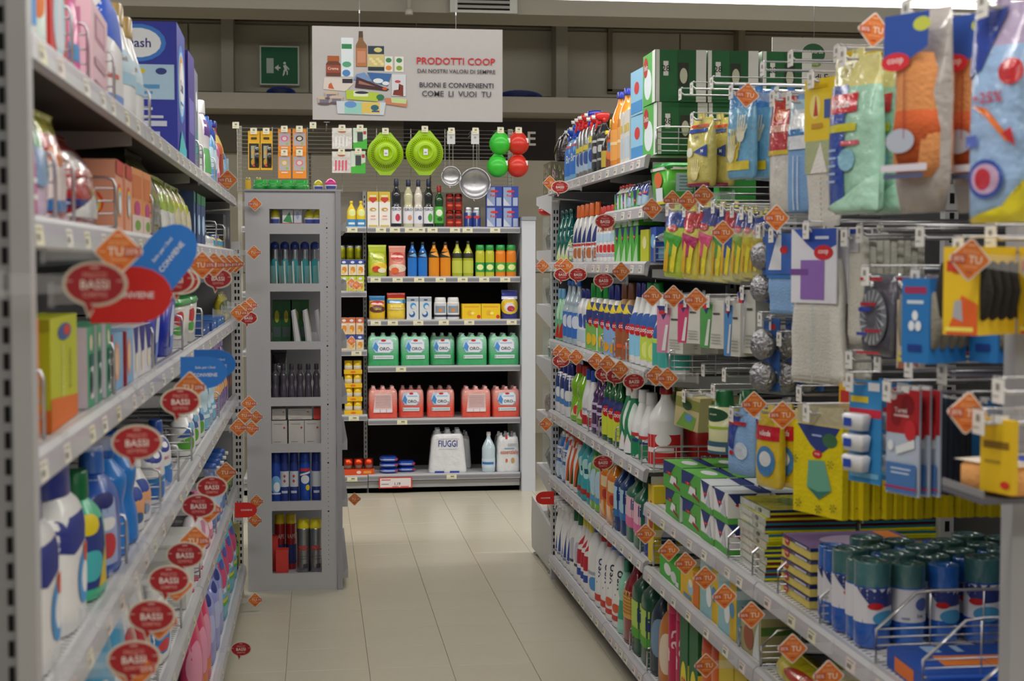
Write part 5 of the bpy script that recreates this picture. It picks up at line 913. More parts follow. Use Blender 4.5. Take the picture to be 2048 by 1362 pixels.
# promo price card
r = empty('promo_card', (bx(789), YB-.016, Bz['lowest']-.085)); m = M('paper'); m.box(-.108, .108, 0, .003, 0, .072, 'd83828'); m.obj('card', r)
L = M('paper'); prints(L, Flat((0, 0, 0), (.108, 0, 0), (0, 0, .072)), [('r', -.93, .09, .93, .91, 'e8e0e0'), ('r', -.85, .72, -.3, .8, 'c84040'), ('r', -.85, .35, -.4, .4, '504848'), ('t', '1,19', .12, .38, .3, '484048'), ('r', -.2, .12, .2, .18, 'd86060'), ('r', .3, .12, .8, .18, 'd86060')]); L.obj('print', r)
tagobj(r, 'red-edged promotional price card on the bottom drinks shelf', 'price card')
# narrow side bay
can = lambda c, D, desc: (lambda w, d, h, s: bottle('can', w, w, h, c, 'silver', capm='metal', bm='metal', D=D, desc=desc, cat='can', name='can'))
def juice(c, c2, desc): return lambda w, d, h, s: carton(w, d, h, c, s=0, D=[('r', -1, .7, 1, 1, c2), ('e', 0, .84, .5, .08, 'e0e4f0'), ('e', .1, .35, .6, .2, 'e09030'), ('e', -.2, .2, .4, .12, 'f0c870'), ('r', -.6, .55, .6, .62, 'f0f0e8')], desc=desc)
z = Bz['ssecond']
backrow('second shelf of the side bay', z, [
 (juice('e8dcc0', '2c4ca0', 'small fruit juice carton with blue top'), 680, 729, 3, 513, dict(h=.10, d=.05, lift=.106)),
 (juice('d8d868', 'c0cc40', 'small yellow-green juice carton'), 680, 729, 3, 545, dict(h=.10, d=.05)),
 (can('a8a828', [], 'olive green canned drink'), 676, 726, 3, 485, dict(h=.10, inset=.10, stack=3)),
])
backrow('third shelf of the side bay', Bz['sthird'], [
 (juice('e8c8a8', 'd06840', 'small peach juice carton with orange top'), 679, 727, 3, 637, dict(h=.108, d=.05, lift=.102)),
 (juice('e0d0b0', '3850a0', 'small apricot juice carton with blue band'), 679, 727, 3, 670, dict(h=.098, d=.05)),
])
backrow('fourth shelf of the side bay', Bz['sfourth'], [
 (lambda w, d, h, s: Proto('can_tray', 'tray', 'small yellow tray of white and yellow cans', [('tray', M('card').box(-w/2, w/2, -d/2, d/2, 0, h*.3, 'f0c010')), ('rim_print', prints(M('paper'), Flat((0, -d/2, 0), (w/2, 0, 0), (0, 0, h)), [('e', 0, .15, .3, .09, 'e87820')])),
   ('can', M('plastic', True).loft([(h*.3, w*.23, w*.23, -w*.25, 0), (h*.62, w*.23, w*.23, -w*.25, 0), (h*.63, w*.23, w*.23, -w*.25, 0), (h*.98, w*.23, w*.23, -w*.25, 0)], (lambda z: 'f0c818' if z > h*.5 else 'e8e8e0'), 2, 14)),
   ('can', M('plastic', True).loft([(h*.3, w*.23, w*.23, w*.25, 0), (h*.62, w*.23, w*.23, w*.25, 0), (h*.63, w*.23, w*.23, w*.25, 0), (h*.98, w*.23, w*.23, w*.25, 0)], (lambda z: 'f0c818' if z > h*.5 else 'e8e8e0'), 2, 14))]), 686, 724, 1, 760, dict(h=.088, d=.07, stack=4, jit=.3)),
])
def cantray(w, d, h, s):
    P = [('tray', M('card').box(-w/2, w/2, -d/2, d/2, 0, h*.36, 'e05020')), ('rim_print', prints(M('paper'), Flat((0, -d/2, 0), (w/2, 0, 0), (0, 0, h)), [('e', 0, .18, .15, .1, 'e8d8c0'), ('r', .3, .1, .8, .26, 'f0a040')]))]
    for i in range(3): P.append(('can', M('metal', True).loft([(h*.3, w*.15, w*.15, w*(-.33+.33*i), 0), (h*.6, w*.15, w*.15, w*(-.33+.33*i), 0), (h*.62, w*.15, w*.15, w*(-.33+.33*i), 0), (h, w*.15, w*.15, w*(-.33+.33*i), 0)], (lambda z: 'd04828' if z > h*.6 else '8c8484'), 2, 16)))
    return Proto('can_tray', 'tray', 'orange tray of three small cans', P)
backrow('lowest shelf of the side bay', Bz['slowest'], [(cantray, 682, 748, 1, 918, dict(d=.08))])
# price labels hung over the narrow bay juices: tags placed later
# ------------------------------------------------------------------ goods on the mesh
def hook(loc, L, dirv, where, card='ece8cc', cw=.042, ch=.036, desc='chrome peg hook with price card', cardoff=.0, hang=True):
    r = empty('peg_hook', loc, math.atan2(dirv[0], -dirv[1])); m = M('metal', True)
    m.tube([(0, L, 0), (0, .01, 0), (0, 0, .008)], .0036, 'c8c8cc'); m.obj('rod', r)
    m = M('metal', True); m.tube([(0, L, .022), (0, 0, .022)], .0018, 'c8c8cc', 5); m.tube([(-.02, 0, .022), (.02, 0, .022)], .002, 'c8c8cc', 5); m.obj('label_arm', r)
    if card: c_ = M('paper'); c_.box(-cw/2, cw/2, -.004, -.002, .022-ch-.004, .020, card); prints(c_, Flat((0, -.004, .022-ch), (cw/2, 0, 0), (0, 0, ch)), [('r', -.3, .45, .4, .75, '8c8a84'), ('r', -.8, .15, .3, .22, 'a8a8a0')]); c_.obj('price_card', r)
    r['category'] = 'hook'; REG.append([r, desc, where, -loc[1] if abs(dirv[0]) > .5 else loc[0]]); return r
YM = YB+.05
def bhang(fn, p0, p1, yt, yb, n=1, pitch=.02, Y=YM, where='on the wire mesh', hk=True, rz=0):
    A_, B_ = atY(p0, yt, Y), atY(p1, yb, Y); w, h = B_.x-A_.x, A_.z-B_.z; p = fn(w, h)
    for k in range(n): place(p, ((A_.x+B_.x)/2, Y+k*pitch, A_.z), rz, where+(', behind the first' if k else ''), order=A_.x-A_.z*.01)
    if hk: hook(((A_.x+B_.x)/2, Y-.03, A_.z-.004), .42-.03, (0, -1), 'on the wire mesh')
def hcard(c, D=(), th=.012, name='blister_card', cat='pack', desc='', m='card', hdr=None, blister=None):
    def f(w, h):
        B_ = M(m); B_.box(-w/2, w/2, -th/2, th/2, -h, 0, c); L = M('paper'); prints(L, Flat((0, -th/2, -h), (w/2, 0, 0), (0, 0, h)), D)
        H = M('film'); H.box(-w*.18, w*.18, -th/2-.001, th/2+.001, -.006, .006, hdr or 'e0e0e0')
        P = [('card', B_), ('print', L), ('hang_tab', H)]
        if blister: Q = M('film', True); a, b, c_, d_, e_ = blister; Q.loft([(-h+b*h, (c_-a)*w/4, .004, (a+c_)*w/4, -th/2), (-h+b*h+.004, (c_-a)*w/4, .012, (a+c_)*w/4, -th/2), (-h+d_*h-.004, (c_-a)*w/4, .012, (a+c_)*w/4, -th/2), (-h+d_*h, (c_-a)*w/4, .004, (a+c_)*w/4, -th/2)], e_, 5); P.append(('blister', Q))
        return Proto(name, cat, desc, P)
    return f
knife = hcard('f0b818', [('r', -.85, .05, .85, .68, '1c1c1c'), ('r', -.5, .3, .4, .62, 'a8a890'), ('e', -.1, .45, .3, .06, 'd8a848'), ('e', -.1, .2, .4, .1, 'c89830'), ('e', 0, .12, .3, .04, 'd04828'), ('r', -.5, .78, .5, .84, '483810')], desc='black kitchen utensil on a yellow card', blister=(.1, .1, .9, .6, '181818'))
bhang(knife, 496, 520, 262, 340, 3); bhang(knife, 521, 545, 262, 340, 3)
org = lambda fc: hcard('f09018', [('e', 0, .9, .5, .04, 'c84018'), ('r', -.85, .3, .85, .85, 'b8b0b8'), ('e', 0, .6, .55, .12, fc), ('e', 0, .6, .35, .08, 'e8d8c8'), ('e', .4, .4, .2, .05, '98c038'), ('r', -.5, .2, .5, .25, 'e8d8c8')], desc='orange baby utensil card')
for k, (x0, x1, fc) in enumerate(((556, 582, 'e858a8'), (585, 613, '303030'))):
    bhang(org(fc), x0, x1, 258, 306, 2); bhang(org('d8b838' if k == 0 else 'e87890'), x0, x1, 305, 357, 2)
cl = lambda c: hcard('d8d4d0', [('r', -.9, .75, .9, .95, 'e8e4dc'), ('e', 0, .82, .4, .06, 'd88878')]+[('p', [(-.7+i*.36, .1), (-.52+i*.36, .12), (-.5+i*.36, .6), (-.68+i*.36, .58)], c) for i in range(4)], desc='clothes peg pack on a pale card', m='film')
bhang(cl('f0f0f0'), 664, 704, 256, 298, 2); bhang(cl('e85878'), 664, 702, 303, 346, 2)
bt = hcard('d8e8d8', [('r', -1, 0, 1, .3, '48b838'), ('p', [(-1, .25), (1, .5), (1, 0), (-1, 0)], '48b838'), ('r', -.4, .35, .4, .8, '404848'), ('r', .5, .7, .9, .85, 'c83838')], desc='green and white corn holder card')
bhang(bt, 706, 734, 256, 298, 2); bhang(bt, 702, 731, 302, 347, 2)
for px in (626, 653, 472): hook((atY(px, 252, YM).x, YM-.03, atY(px, 252, YM).z), .39, (0, -1), 'on the wire mesh', card='ece8cc' if px != 653 else None, desc='empty chrome peg hook')
def hookpile(px, n):
    for k in range(n):
        p = atY(px, 270, YM+.1+k*.01); q = M('metal', True); 
# colanders
def colander(w, h):
    R = w/2; m = M('plastic', True); c = 'a8d008'; cz = -h*.52
    rings = [(1.0, .0), (.97, -.012), (.93, -.014), (.86, -.02), (.6, -.075), (.5, -.085), (.42, -.088), (.40, -.098), (.34, -.098), (.32, -.09), (.0, -.088)]; N = 48; V = []; Fc = []; cc = []
    for r_, y in rings:
        for j in range(N): t = 2*PI*j/N; V.append((R*r_*math.cos(t), y, cz+R*r_*math.sin(t)))
    for i in range(len(rings)-1):
        for j in range(N): Fc.append((i*N+j, i*N+(j+1) % N, (i+1)*N+(j+1) % N, (i+1)*N+j)); cc.append(col('a4d010' if i > 2 or i < 2 else '90b810'))
    m.add(V, Fc, cc); m.v = m.v
    s_ = M('matte')
    for j in range(48):
        t = 2*PI*(j+.5)/48; a0, a1 = .64, .82; n_ = 9*.0001
        p0 = (R*a0*math.cos(t), -.0665, cz+R*a0*math.sin(t)); p1 = (R*a1*math.cos(t), -.0288, cz+R*a1*math.sin(t)); dx, dz = -math.sin(t)*.0023, math.cos(t)*.0023
        s_.add([(p0[0]-dx, p0[1]-.002, p0[2]-dz), (p0[0]+dx, p0[1]-.002, p0[2]+dz), (p1[0]+dx, p1[1]-.002, p1[2]+dz), (p1[0]-dx, p1[1]-.002, p1[2]-dz)], [(0, 1, 2, 3)], '547004')
    Hn = M('plastic')
    for sg in (1, -1): Hn.prism([(-R*.72, cz+sg*R*.66), (-R*.3, cz+sg*R*1.17), (R*.3, cz+sg*R*1.17), (R*.72, cz+sg*R*.66), (R*.5, cz+sg*R*.80), (0, cz+sg*R*.96), (-R*.5, cz+sg*R*.80)][::sg], 'y', -.008, .0, 'a4d010')
    lb = M('paper'); prints(lb, Flat((0, -.0995, cz-.02), (.014, 0, 0), (0, 0, .04)), [('r', -1, 0, 1, 1, 'e4e4ec'), ('r', -.6, .3, .5, .5, '9898a8')])
    hl = M('metal', True); hl.tube([(0, .0, cz+R*1.12), (0, -.012, cz+R*1.12)], .005, '405010')
    return Proto('colander', 'colander', 'lime green plastic colander hung upside-on', [('bowl', m), ('handle', Hn), ('slot', s_), ('sticker', lb), ('hang_hole', hl)])
bhang(colander, 734, 807, 262, 350, 1); bhang(colander, 811, 887, 258, 350, 1)
for px, nm in ((1, 2),): pass
def strainer(R, Lh):
    m = M('metal', True); N = 32
    m.tube([(R*math.cos(2*PI*j/N), 0, -Lh-R+R*math.sin(2*PI*j/N)) for j in range(N+1)], .0035, 'd8d8dc')
    b_ = M('metal', True); V = []; Fc = []
    for i in range(7):
        a = i/6*PI/2
        for j in range(N): t = 2*PI*j/N; V.append((R*math.cos(a)*math.cos(t), R*.55*math.sin(a), -Lh-R+R*math.cos(a)*math.sin(t)))
    for i in range(6):
        for j in range(N): Fc.append((i*N+j, i*N+(j+1) % N, (i+1)*N+(j+1) % N, (i+1)*N+j))
    b_.add(V, Fc, 'b8b8bc')
    h_ = M('metal', True)
    for s_ in (-1, 1): h_.tube([(s_*.012, 0, -Lh+.004), (s_*.012, 0, -.04), (s_*.006, 0, -.03)], .0025, 'd8d8dc')
    c_ = M('paper'); c_.box(-.026, .026, -.006, -.003, -.085, 0, 'dcdce0'); prints(c_, Flat((0, -.006, -.085), (.026, 0, 0), (0, 0, .085)), [('e', 0, .5, .3, .1, 'a8a8b0')])
    e_ = M('metal', True); e_.tube([(-.012, 0, -Lh-2*R), (-.006, 0, -Lh-2*R-.014), (.006, 0, -Lh-2*R-.014), (.012, 0, -Lh-2*R)], .0025, 'd8d8dc')
    return Proto('strainer', 'strainer', '%s wire mesh kitchen strainer with long handle' % ('large' if R > .08 else 'small'), [('rim', m), ('mesh_bowl', b_), ('handle', h_), ('paper_tag', c_), ('rest_hook', e_)])
for px, R, py in ((902, .0625, 333), (950, .10, 336)):
    p = atY(px, 262, YM-.05); zt = p.z; pb = atY(px, py, YM-.05); place(strainer(R, zt-pb.z), (p.x, YM-.05, zt), 0, 'on the wire mesh', order=p.x)
    hook((p.x, YM-.08, zt-.004), .44, (0, -1), 'on the wire mesh')
def funnel(c, nm):
    m = M('plastic', True); prof = [(0, .074, .074), (.012, .072, .07), (.03, .066, .062), (.07, .045, .04), (.085, .02, .018), (.10, .008, .008), (.112, .006, .006)]
    b_ = M('plastic', True); N = 24; V = []; Fc = []
    pr_ = [(-.002, 1), (-.02, .98), (-.045, .8), (-.062, .5), (-.07, .2), (-.071, .01)]
    for y, r_ in pr_:
        for j in range(N): t = 2*PI*j/N; V.append((.072*r_*math.cos(t), y, -.085+.072*r_*math.sin(t)))
    for i in range(len(pr_)-1):
        for j in range(N): Fc.append((i*N+j, i*N+(j+1) % N, (i+1)*N+(j+1) % N, (i+1)*N+j))
    b_.add(V, Fc, c); t_ = M('plastic'); t_.prism([(-.052, -.034), (-.012, .010), (.012, .010), (.052, -.034)][::-1], 'y', -.008, 0, c)
    l_ = M('paper'); l_.box(.042, .062, -.046, -.045, -.08, -.05, 'f0f0f0')
    return Proto('funnel', 'bowl', nm, [('bowl_shell', b_), ('hanging_tab', t_), ('sticker', l_)])
for px, py, c, nm in ((1000, 262, '38c838', 'bright green plastic bowl with hanging tab'), (1036, 262, 'd83020', 'bright red plastic bowl with hanging tab'), (995, 307, '38c838', 'bright green plastic bowl with hanging tab'), (1035, 307, 'd83020', 'bright red plastic bowl with hanging tab')):
    p = atY(px, py, YM); place(funnel(c, nm), (p.x, YM, p.z), 0, 'on the wire mesh, upper' if py < 300 else 'on the wire mesh, lower', order=p.x)
    hook((p.x, YM-.03, p.z-.0), .39, (0, -1), 'on the wire mesh', card='ece8cc' if py < 300 else None)
# =================================================================== GREY END DISPLAY (seen from its side)
YE = 6.79
def ex(px): return atY(px, 700, YE).x
def ez(py): return atY(590, py, YE).z
r = empty('end_display', (0, 0, 0)); x0, x1 = ex(492), ex(672); xo0, xo1 = ex(541), ex(641); GP = 'bebec2'
m = M('paint'); m.box(x0, xo0, YE, YE+.02, 0, ez(383), GP); m.obj('side_panel', r)
m = M('paint'); m.box(xo1, x1, YE, YE+.02, 0, ez(383), GP); rp_ = m.obj('perforated_post', r)
h_ = M('matte'); X = ex(655)
for i in range(72):
    z = ez(436)-i*(ez(436)-ez(1140))/72; big = i in (2, 14, 26, 38, 50, 60); q = .004 if big else .0018
    h_.prism([(X+q*math.cos(t*PI/4), z+q*math.sin(t*PI/4)) for t in range(8)], 'y', YE-.001, YE+.001, '202022')
q_ = h_.obj('hole', rp_); q_['kind'] = 'stuff'
m = M('paint'); m.box(x1+.001, ex(683), YE-.012, YE+.03, 0, ez(380), 'a0a0a6'); m.obj('corner_post', r)
bars = [(383, 418), (447, 468), (567, 583), (683, 699), (795, 812), (888, 905), (1003, 1021), (1147, 1181)]
for a_, b_ in bars:
    m = M('paint'); m.box(xo0, xo1, YE, YE+.02, max(ez(b_), 0), ez(a_), 'bcbcc0' if b_ < 1180 else GP); m.obj('crossbar', r)
shz = [ez(b[0])-.004 for b in bars[1:]]
for z in shz:
    m = M('paint'); m.box(x0+.01, x1+.02, YE+.025, YE+1.1, z-.012, z-.004, 'b8b8bc'); m.obj('shelf_deck', r)
    m = M('paint'); m.prism([(x1+.024, z-.03), (x1+.05, z-.03), (x1+.05, z+.015), (x1+.024, z-.002)], 'y', YE+.03, YE+1.1, 'a8a8ac'); m.obj('price_rail', r)
m = M('paint'); m.box(x0+.0, x0+.012, YE+.025, YE+1.1, 0, ez(380), '505054'); m.obj('back_panel', r)
m = M('paint'); m.box(x0, x1+.03, YE-.014, YE+1.1, ez(383)+.001, ez(379), 'a8a8ac'); m.obj('top_panel', r)
m = M('paint'); m.box(x0+.01, x1, YE+1.1, YE+1.12, 0, ez(383), GP); m.obj('far_panel', r)
tagobj(r, 'grey metal end display with seven windowed side openings standing in the aisle', 'display')
def erow(where, zi, entries): 
    z = zi-.003
    for e in entries:
        fn, p0, p1, n, yt = e[:5]; o = e[5] if len(e) > 5 else {}; Yf = YE+.045+o.get('inset', 0)
        xa_, xb2 = atY(p0, 700, Yf).x, atY(p1, 700, Yf).x; pitch = (xb2-xa_)/n; wd = o.get('w') or pitch*.94; d = o.get('d', wd)
        h = o.get('h') or atY(p0, yt, Yf+d/2).z-z; p = fn(wd, d, h, 0)
        for k in range(n):
            for q in range(o.get('stack', 1)): place(p, (xa_+(k+.5)*pitch, Yf+d/2, z+.0005+q*(h+.001)), random.uniform(-.1, .1)+o.get('yaw', 0), where, rot=o.get('rot'), order=xa_+k*pitch+q*.001)
W_ = ['at the first opening of the end display', 'at the second opening of the end display', 'at the third opening of the end display', 'at the fourth opening of the end display', 'at the fifth opening of the end display', 'at the sixth opening of the end display', 'at the lowest opening of the end display']
ztop = ez(379)+.003
def cup(wd, d, h, s):
    b = M('plastic', True); r_ = wd/2; b.loft([(0, r_*.95, r_*.95), (h*.45, r_, r_), (h*.5, r_*.9, r_*.9)], '28a040', 2, 24); t = M('plastic', True); t.loft([(h*.5, r_*.8, r_*.8), (h*.75, r_*.75, r_*.3), (h, r_*.8, r_*.15)], '38c050', 2, 20)
    return Proto('air_freshener', 'freshener', 'green cone-topped air freshener', [('base_ring', b), ('cone', t)])
erow('on top of the end display', ztop, [(cup, 507, 616, 4, 360), (cup, 512, 622, 4, 360, dict(inset=.07))])
def egg(c, nm):
    def f(wd, d, h, s):
        b = M('plastic', True); r_ = wd/2; b.loft([(0, r_*.8, r_*.8), (h*.45, r_, r_), (h*.46, r_*.98, r_*.98)], 'e0e0e4', 2, 20); t = M('plastic', True); t.loft([(h*.46, r_, r_), (h*.7, r_*.85, r_*.85), (h*.9, r_*.5, r_*.5), (h, r_*.1, r_*.1)], c, 2, 20)
        l = M('paper', True); prints(l, Loft([(0, r_*.8, r_*.8), (h*.45, r_, r_)], 2, h), [('r', -.6, .1, .6, .35, '4858a8')], .001); return Proto('air_freshener', 'freshener', nm, [('base_ring', b), ('cone', t), ('label', l)])
    return f
erow('on top of the end display', ztop, [(egg('d8d028', 'white air freshener with yellow dome'), 628, 650, 1, 360), (egg('e84098', 'white air freshener with pink dome'), 650, 677, 1, 357)])
for px, c in ((499, 'e8b828'), (520, 'e8c838')):
    erow('on top of the end display', ztop, [(lambda w, d, h, s: bottle('jar', w, d, h, c, 'b0a060', desc='small amber jar behind the green fresheners', name='jar', cat='jar'), px-6, px+6, 1, 355, dict(inset=.2))])
erow(W_[0], shz[0], [(egg('e0d838', 'small yellow-domed freshener'), 541, 563, 1, 416), (K('e8ecec', D=[('p', [(-.9, .2), (.9, .1), (.4, .7)], '48a060'), ('r', -1, .8, 1, 1, '3878b8'), ('r', -1, 0, 1, .12, 'd04838')], desc='small white and green tablet carton'), 566, 588, 1, 412), (K('d8dce8', D=[('r', -1, 0, 1, .12, 'd04838'), ('e', 0, .5, .4, .2, 'a8b8e0')], desc='small pale blue tablet carton'), 590, 606, 1, 412), (egg('e0d838', 'small yellow-domed freshener'), 609, 632, 1, 418), (egg('e0d838', 'small yellow-domed freshener'), 634, 641, 1, 418, dict(w=.05))])
erow(W_[1], shz[1], [(B('can', 'a8aab4', '28409c', desc='silver spray can with dome blue cap', dome=True, bm='metal', D=[('e', 0, .3, .8, .3, '38a0a8')]), 541, 641, 5, 472, dict(h=.20, inset=.1))])
def tray(w, d, h, s):
    b = M('clear'); b.box(-w*.42, w*.30, -d/2, -d/2+.004, 0, h*.8, 'b8d0c8'); b.box(-w*.42, w*.30, -d/2+.005, d/2, 0, .004, 'b8d0c8'); e = M('paper'); e.prism([(w*.30, 0), (w*.42, 0), (w*.30, h), (w*.18, h*.97)], 'y', -d/2-.002, d/2, 'd8e0dc'); return Proto('shelf_tray', 'tray', 'clear shelf pusher with white edge', [('tray_front', b), ('edge', e)])
erow(W_[1], shz[1], [(tray, 541, 643, 6, 522, dict(d=.04))])
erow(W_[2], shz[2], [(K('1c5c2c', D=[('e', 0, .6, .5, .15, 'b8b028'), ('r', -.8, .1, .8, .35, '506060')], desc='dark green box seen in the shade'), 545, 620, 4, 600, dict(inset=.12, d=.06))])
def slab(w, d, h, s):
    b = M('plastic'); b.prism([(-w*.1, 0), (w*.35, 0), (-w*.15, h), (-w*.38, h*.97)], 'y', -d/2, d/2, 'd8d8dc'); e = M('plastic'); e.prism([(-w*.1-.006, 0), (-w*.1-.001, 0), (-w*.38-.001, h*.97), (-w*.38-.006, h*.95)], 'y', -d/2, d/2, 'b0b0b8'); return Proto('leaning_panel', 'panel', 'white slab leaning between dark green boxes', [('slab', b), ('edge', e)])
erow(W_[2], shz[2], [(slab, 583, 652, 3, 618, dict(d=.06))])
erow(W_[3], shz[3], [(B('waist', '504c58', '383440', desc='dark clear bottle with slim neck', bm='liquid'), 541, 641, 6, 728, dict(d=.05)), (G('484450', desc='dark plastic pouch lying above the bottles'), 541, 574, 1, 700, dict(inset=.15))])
red = K('d84038', desc='small plain red carton')
wc = lambda w, d, h, s: carton(w, d, h, 'd0ccc8', s=0, D=[('p', [(.5, .7), (.65, .76), (.8, .7), (.65, .64)], 'b84048'), ('r', -.7, .1, .2, .12, '908c88'), ('r', -.7, .85, .5, .87, '908c88')], desc='off-white carton with tiny red marks')
erow(W_[4], shz[4], [(wc, 542, 641, 3.5 and 3, 840, dict(d=.09)), ])
zz = shz[4]
for (a_, b_, f_) in ((542, 571, wc), (573, 624, wc), (626, 641, red)): erow('stacked on the cartons of the fifth opening', zz+(ez(840)-zz)+.0, [(f_, a_, b_, 1, 815, dict(d=.09, h=.05))])
erow(W_[5], shz[5], [
 (B('can', '2048a8', '1c3490', desc='royal blue spray can with splash print', D=[('e', 0, .35, .6, .18, '78b8f0'), ('e', .1, .3, .35, .1, 'e8f0f8'), ('r', -.6, .15, .6, .18, 'e8e8f0')]), 541, 557, 1, 905, dict(d=.055, w=.055)),
 (B('can', '283c8c', '203490', desc='blue spray can showing white back label', D=[('r', -.7, .3, .7, .62, 'd4d8e0'), ('p', [(-.2, .52), (0, .56), (.2, .52), (0, .48)], 'c05050'), ('p', [(-.2, .42), (0, .46), (.2, .42), (0, .38)], 'c05050'), ('r', -.4, .17, .4, .22, 'c8d0e8')]), 557, 596, 2, 905),
 (B('can', '2050b8', '2048b0', desc='blue insect spray can with red band and yellow sun', D=[('r', -.6, .62, .6, .68, 'd83040'), ('e', 0, .45, .5, .09, 'e8eef4'), ('e', .3, .28, .25, .06, 'f0d820'), ('p', [(-.6, .56), (.6, .62), (.6, .58), (-.6, .52)], 'f0f0f0')]), 596, 620, 1, 905),
 (B('can', '283c8c', '203490', desc='blue spray can with square pale label', D=[('r', -.8, .3, .8, .62, 'd4d8e0'), ('r', -.4, .17, .4, .22, 'c8d0e8')]), 621, 641, 1, 905)])
erow(W_[6], shz[6], [
 (B('can', 'a81c20', 'e0c820', desc='dark red insect spray can with yellow cap', D=[('t', 'VAPE', 0, .6, .08, 'e8c8c8', 1), ('r', -1, .1, 1, .45, '283070')]), 545, 590, 2, 1028, dict(inset=.09, d=.06)),
 (B('can', '9c9ca0', 'e8d820', desc='grey spray can with yellow cap', bm='metal', D=[('r', -.7, .42, .7, .44, 'b03838'), ('e', 0, .48, .5, .03, 'b84848'), ('r', 0, .08, .5, .16, '404044'), ('r', -.5, .25, .6, .26, '686870'), ('r', -.5, .3, .6, .31, '686870')]), 591, 641, 2, 1038, dict(w=.057)),
 (red, 548, 574, 1, 1098, dict(d=.06)), (red, 541, 553, 1, 1070, dict(d=.05, inset=.065))])
# ------------------------------------------------------------------ head unit of the cleaning gondola (seen from its side)
r = empty('head_unit', (0, 0, 0)); XH = 1.115; Y0, Y1 = YR_END+.04, YR_END+.66
m = M('paint'); m.box(XH, XH+.45, Y0, Y0+.03, .02, 1.79, 'b8b8bc'); m.obj('back_panel', r)
m = M('paint'); m.prism([(Y0, .03), (Y1, .03), (Y1+.02, .14), (Y1, .30), (Y0, .24)], 'x', XH-.012, XH, 'c0c0c4'); m.obj('base_side', r)
m = M('paint'); m.box(XH+.001, XH+.44, Y0+.035, Y1, .10, .24, 'a8a8ac'); m.obj('base', r)
for y in (Y0+.03, Y0+.1, Y1-.05): m = M('metal', True); m.loft([(0, .022, .022), (.01, .022, .022), (.014, .006, .006), (.04, .006, .006)], 'd0d0d0', 2, 14, off=(XH+.01, y, 0)); m.obj('foot', r)
hz = []
for py in (383, 498, 612, 722, 838, 952):
    z = atY(1098, py, Y0).z; hz.append(z)
    m = M('paint'); m.prism([(Y0+.03, z-.11), (Y1-.1, z-.045), (Y1-.1, z-.005), (Y0+.03, z-.005)], 'x', XH-.004, XH, 'c4c4c8'); m.obj('bracket', r)
    m = M('paint'); m.box(XH+.001, XH+.44, Y0+.035, Y1-.1, z-.02, z-.004, 'c8c8cc'); m.obj('shelf_deck', r)
tagobj(r, 'pale grey head unit with six angled shelf brackets on round feet', 'display')
def hplace(p, z, where, y=None, x=None): place(p, ((x or XH+.09), y or (Y0+.3), z), PI, where)
hw = 'on the head unit'
p = bag(.22, .12, .15, '281c24', [('e', 0, .4, .5, .2, 'a02838'), ('r', -.8, .7, .8, .8, 'd0c8d0')], name='coffee_bag', cat='bag', desc='glossy dark plum coffee bag'); place(p, (XH+.12, Y0+.30, hz[0]+.16), -PI/2-.3, 'on top of the head unit')
def heather(w, d, h):
    b = M('card'); b.box(-w/2, w/2, -d/2, d/2, 0, h, '504c38'); L = M('paper'); fs = boxfaces(w, d, h); rr = random.Random(3)
    for k in ('f', 'p', 'n'):
        D = [('p', [(x, v), (x+.1, v+.03), (x+.02, v+.16)], rr.choice(['8c9850', '687840', 'a8a868', 'a87890', 'c8a0b0', '384028'])) for x, v in ((rr.uniform(-.95, .85), rr.uniform(.02, .82)) for _ in range(110))]; prints(L, fs[k], D, .0005, .00001)
    return Proto('flower_print_carton', 'box', 'carton printed all over with heather flowers', [('box_body', b), ('print', L)])
place(heather(.24, .12, .155), (XH+.08, Y0+.32, hz[0]+.001), -PI/2, 'on top of the head unit')
def binbox(w, d, h, c):
    b = M('clear'); b.box(-w/2, w/2, -d/2, -d/2+.003, 0, h, 'c8d4d0'); b.box(-w/2, -w/2+.003, -d/2+.004, d/2, 0, h, 'c8d4d0'); b.box(w/2-.003, w/2, -d/2+.004, d/2, 0, h, 'c8d4d0')
    g_ = M('wool', True); g_.loft([(.002, w*.4, d*.4), (h*.35, w*.44, d*.44), (h*.6, w*.4, d*.4), (h*.8, w*.25, d*.25)], c, 3, 22, wr=.25)
    return Proto('clear_bin', 'container', 'clear plastic bin of grey loose goods', [('bin_wall', b), ('contents', g_)])
for i, z in enumerate(hz[1:]): place(binbox(.20, .18, (.16, .13, .15, .14, .16)[i], ('a8a8a4', '989890', 'b0c4bc', 'a8a0a0', 'b8b8bc')[i]), (XH+.10, Y0+.30, z+.0), -PI/2, 'on the %s shelf of the head unit' % ('second', 'third', 'fourth', 'fifth', 'sixth')[i])
p = bag(.22, .16, .22, 'c8b898', [('e', 0, .6, .6, .2, 'e8e4dc'), ('e', 0, .5, .4, .1, 'c04838')], top='e0c840', name='pet_food_bag', cat='bag', desc='beige pet food bag with yellow top'); place(p, (XH+.1, Y0+.3, .245), -PI/2, 'on the base of the head unit')
m = M('plastic', True); m.loft([(0, .07, .05), (.012, .085, .06), (.03, .09, .062)], 'd82828', 2, 20); m2 = M('plastic', True); m2.loft([(.032, .088, .06), (.04, .085, .055)], 'f0ece8', 2, 20)
place(Proto('shallow_tray', 'tray', 'red-rimmed shallow tray sticking out of the head unit', [('tray_body', m), ('rim', m2)]), (XH+.08, Y0+.42, hz[0]-.10), 0, 'under its top shelf')

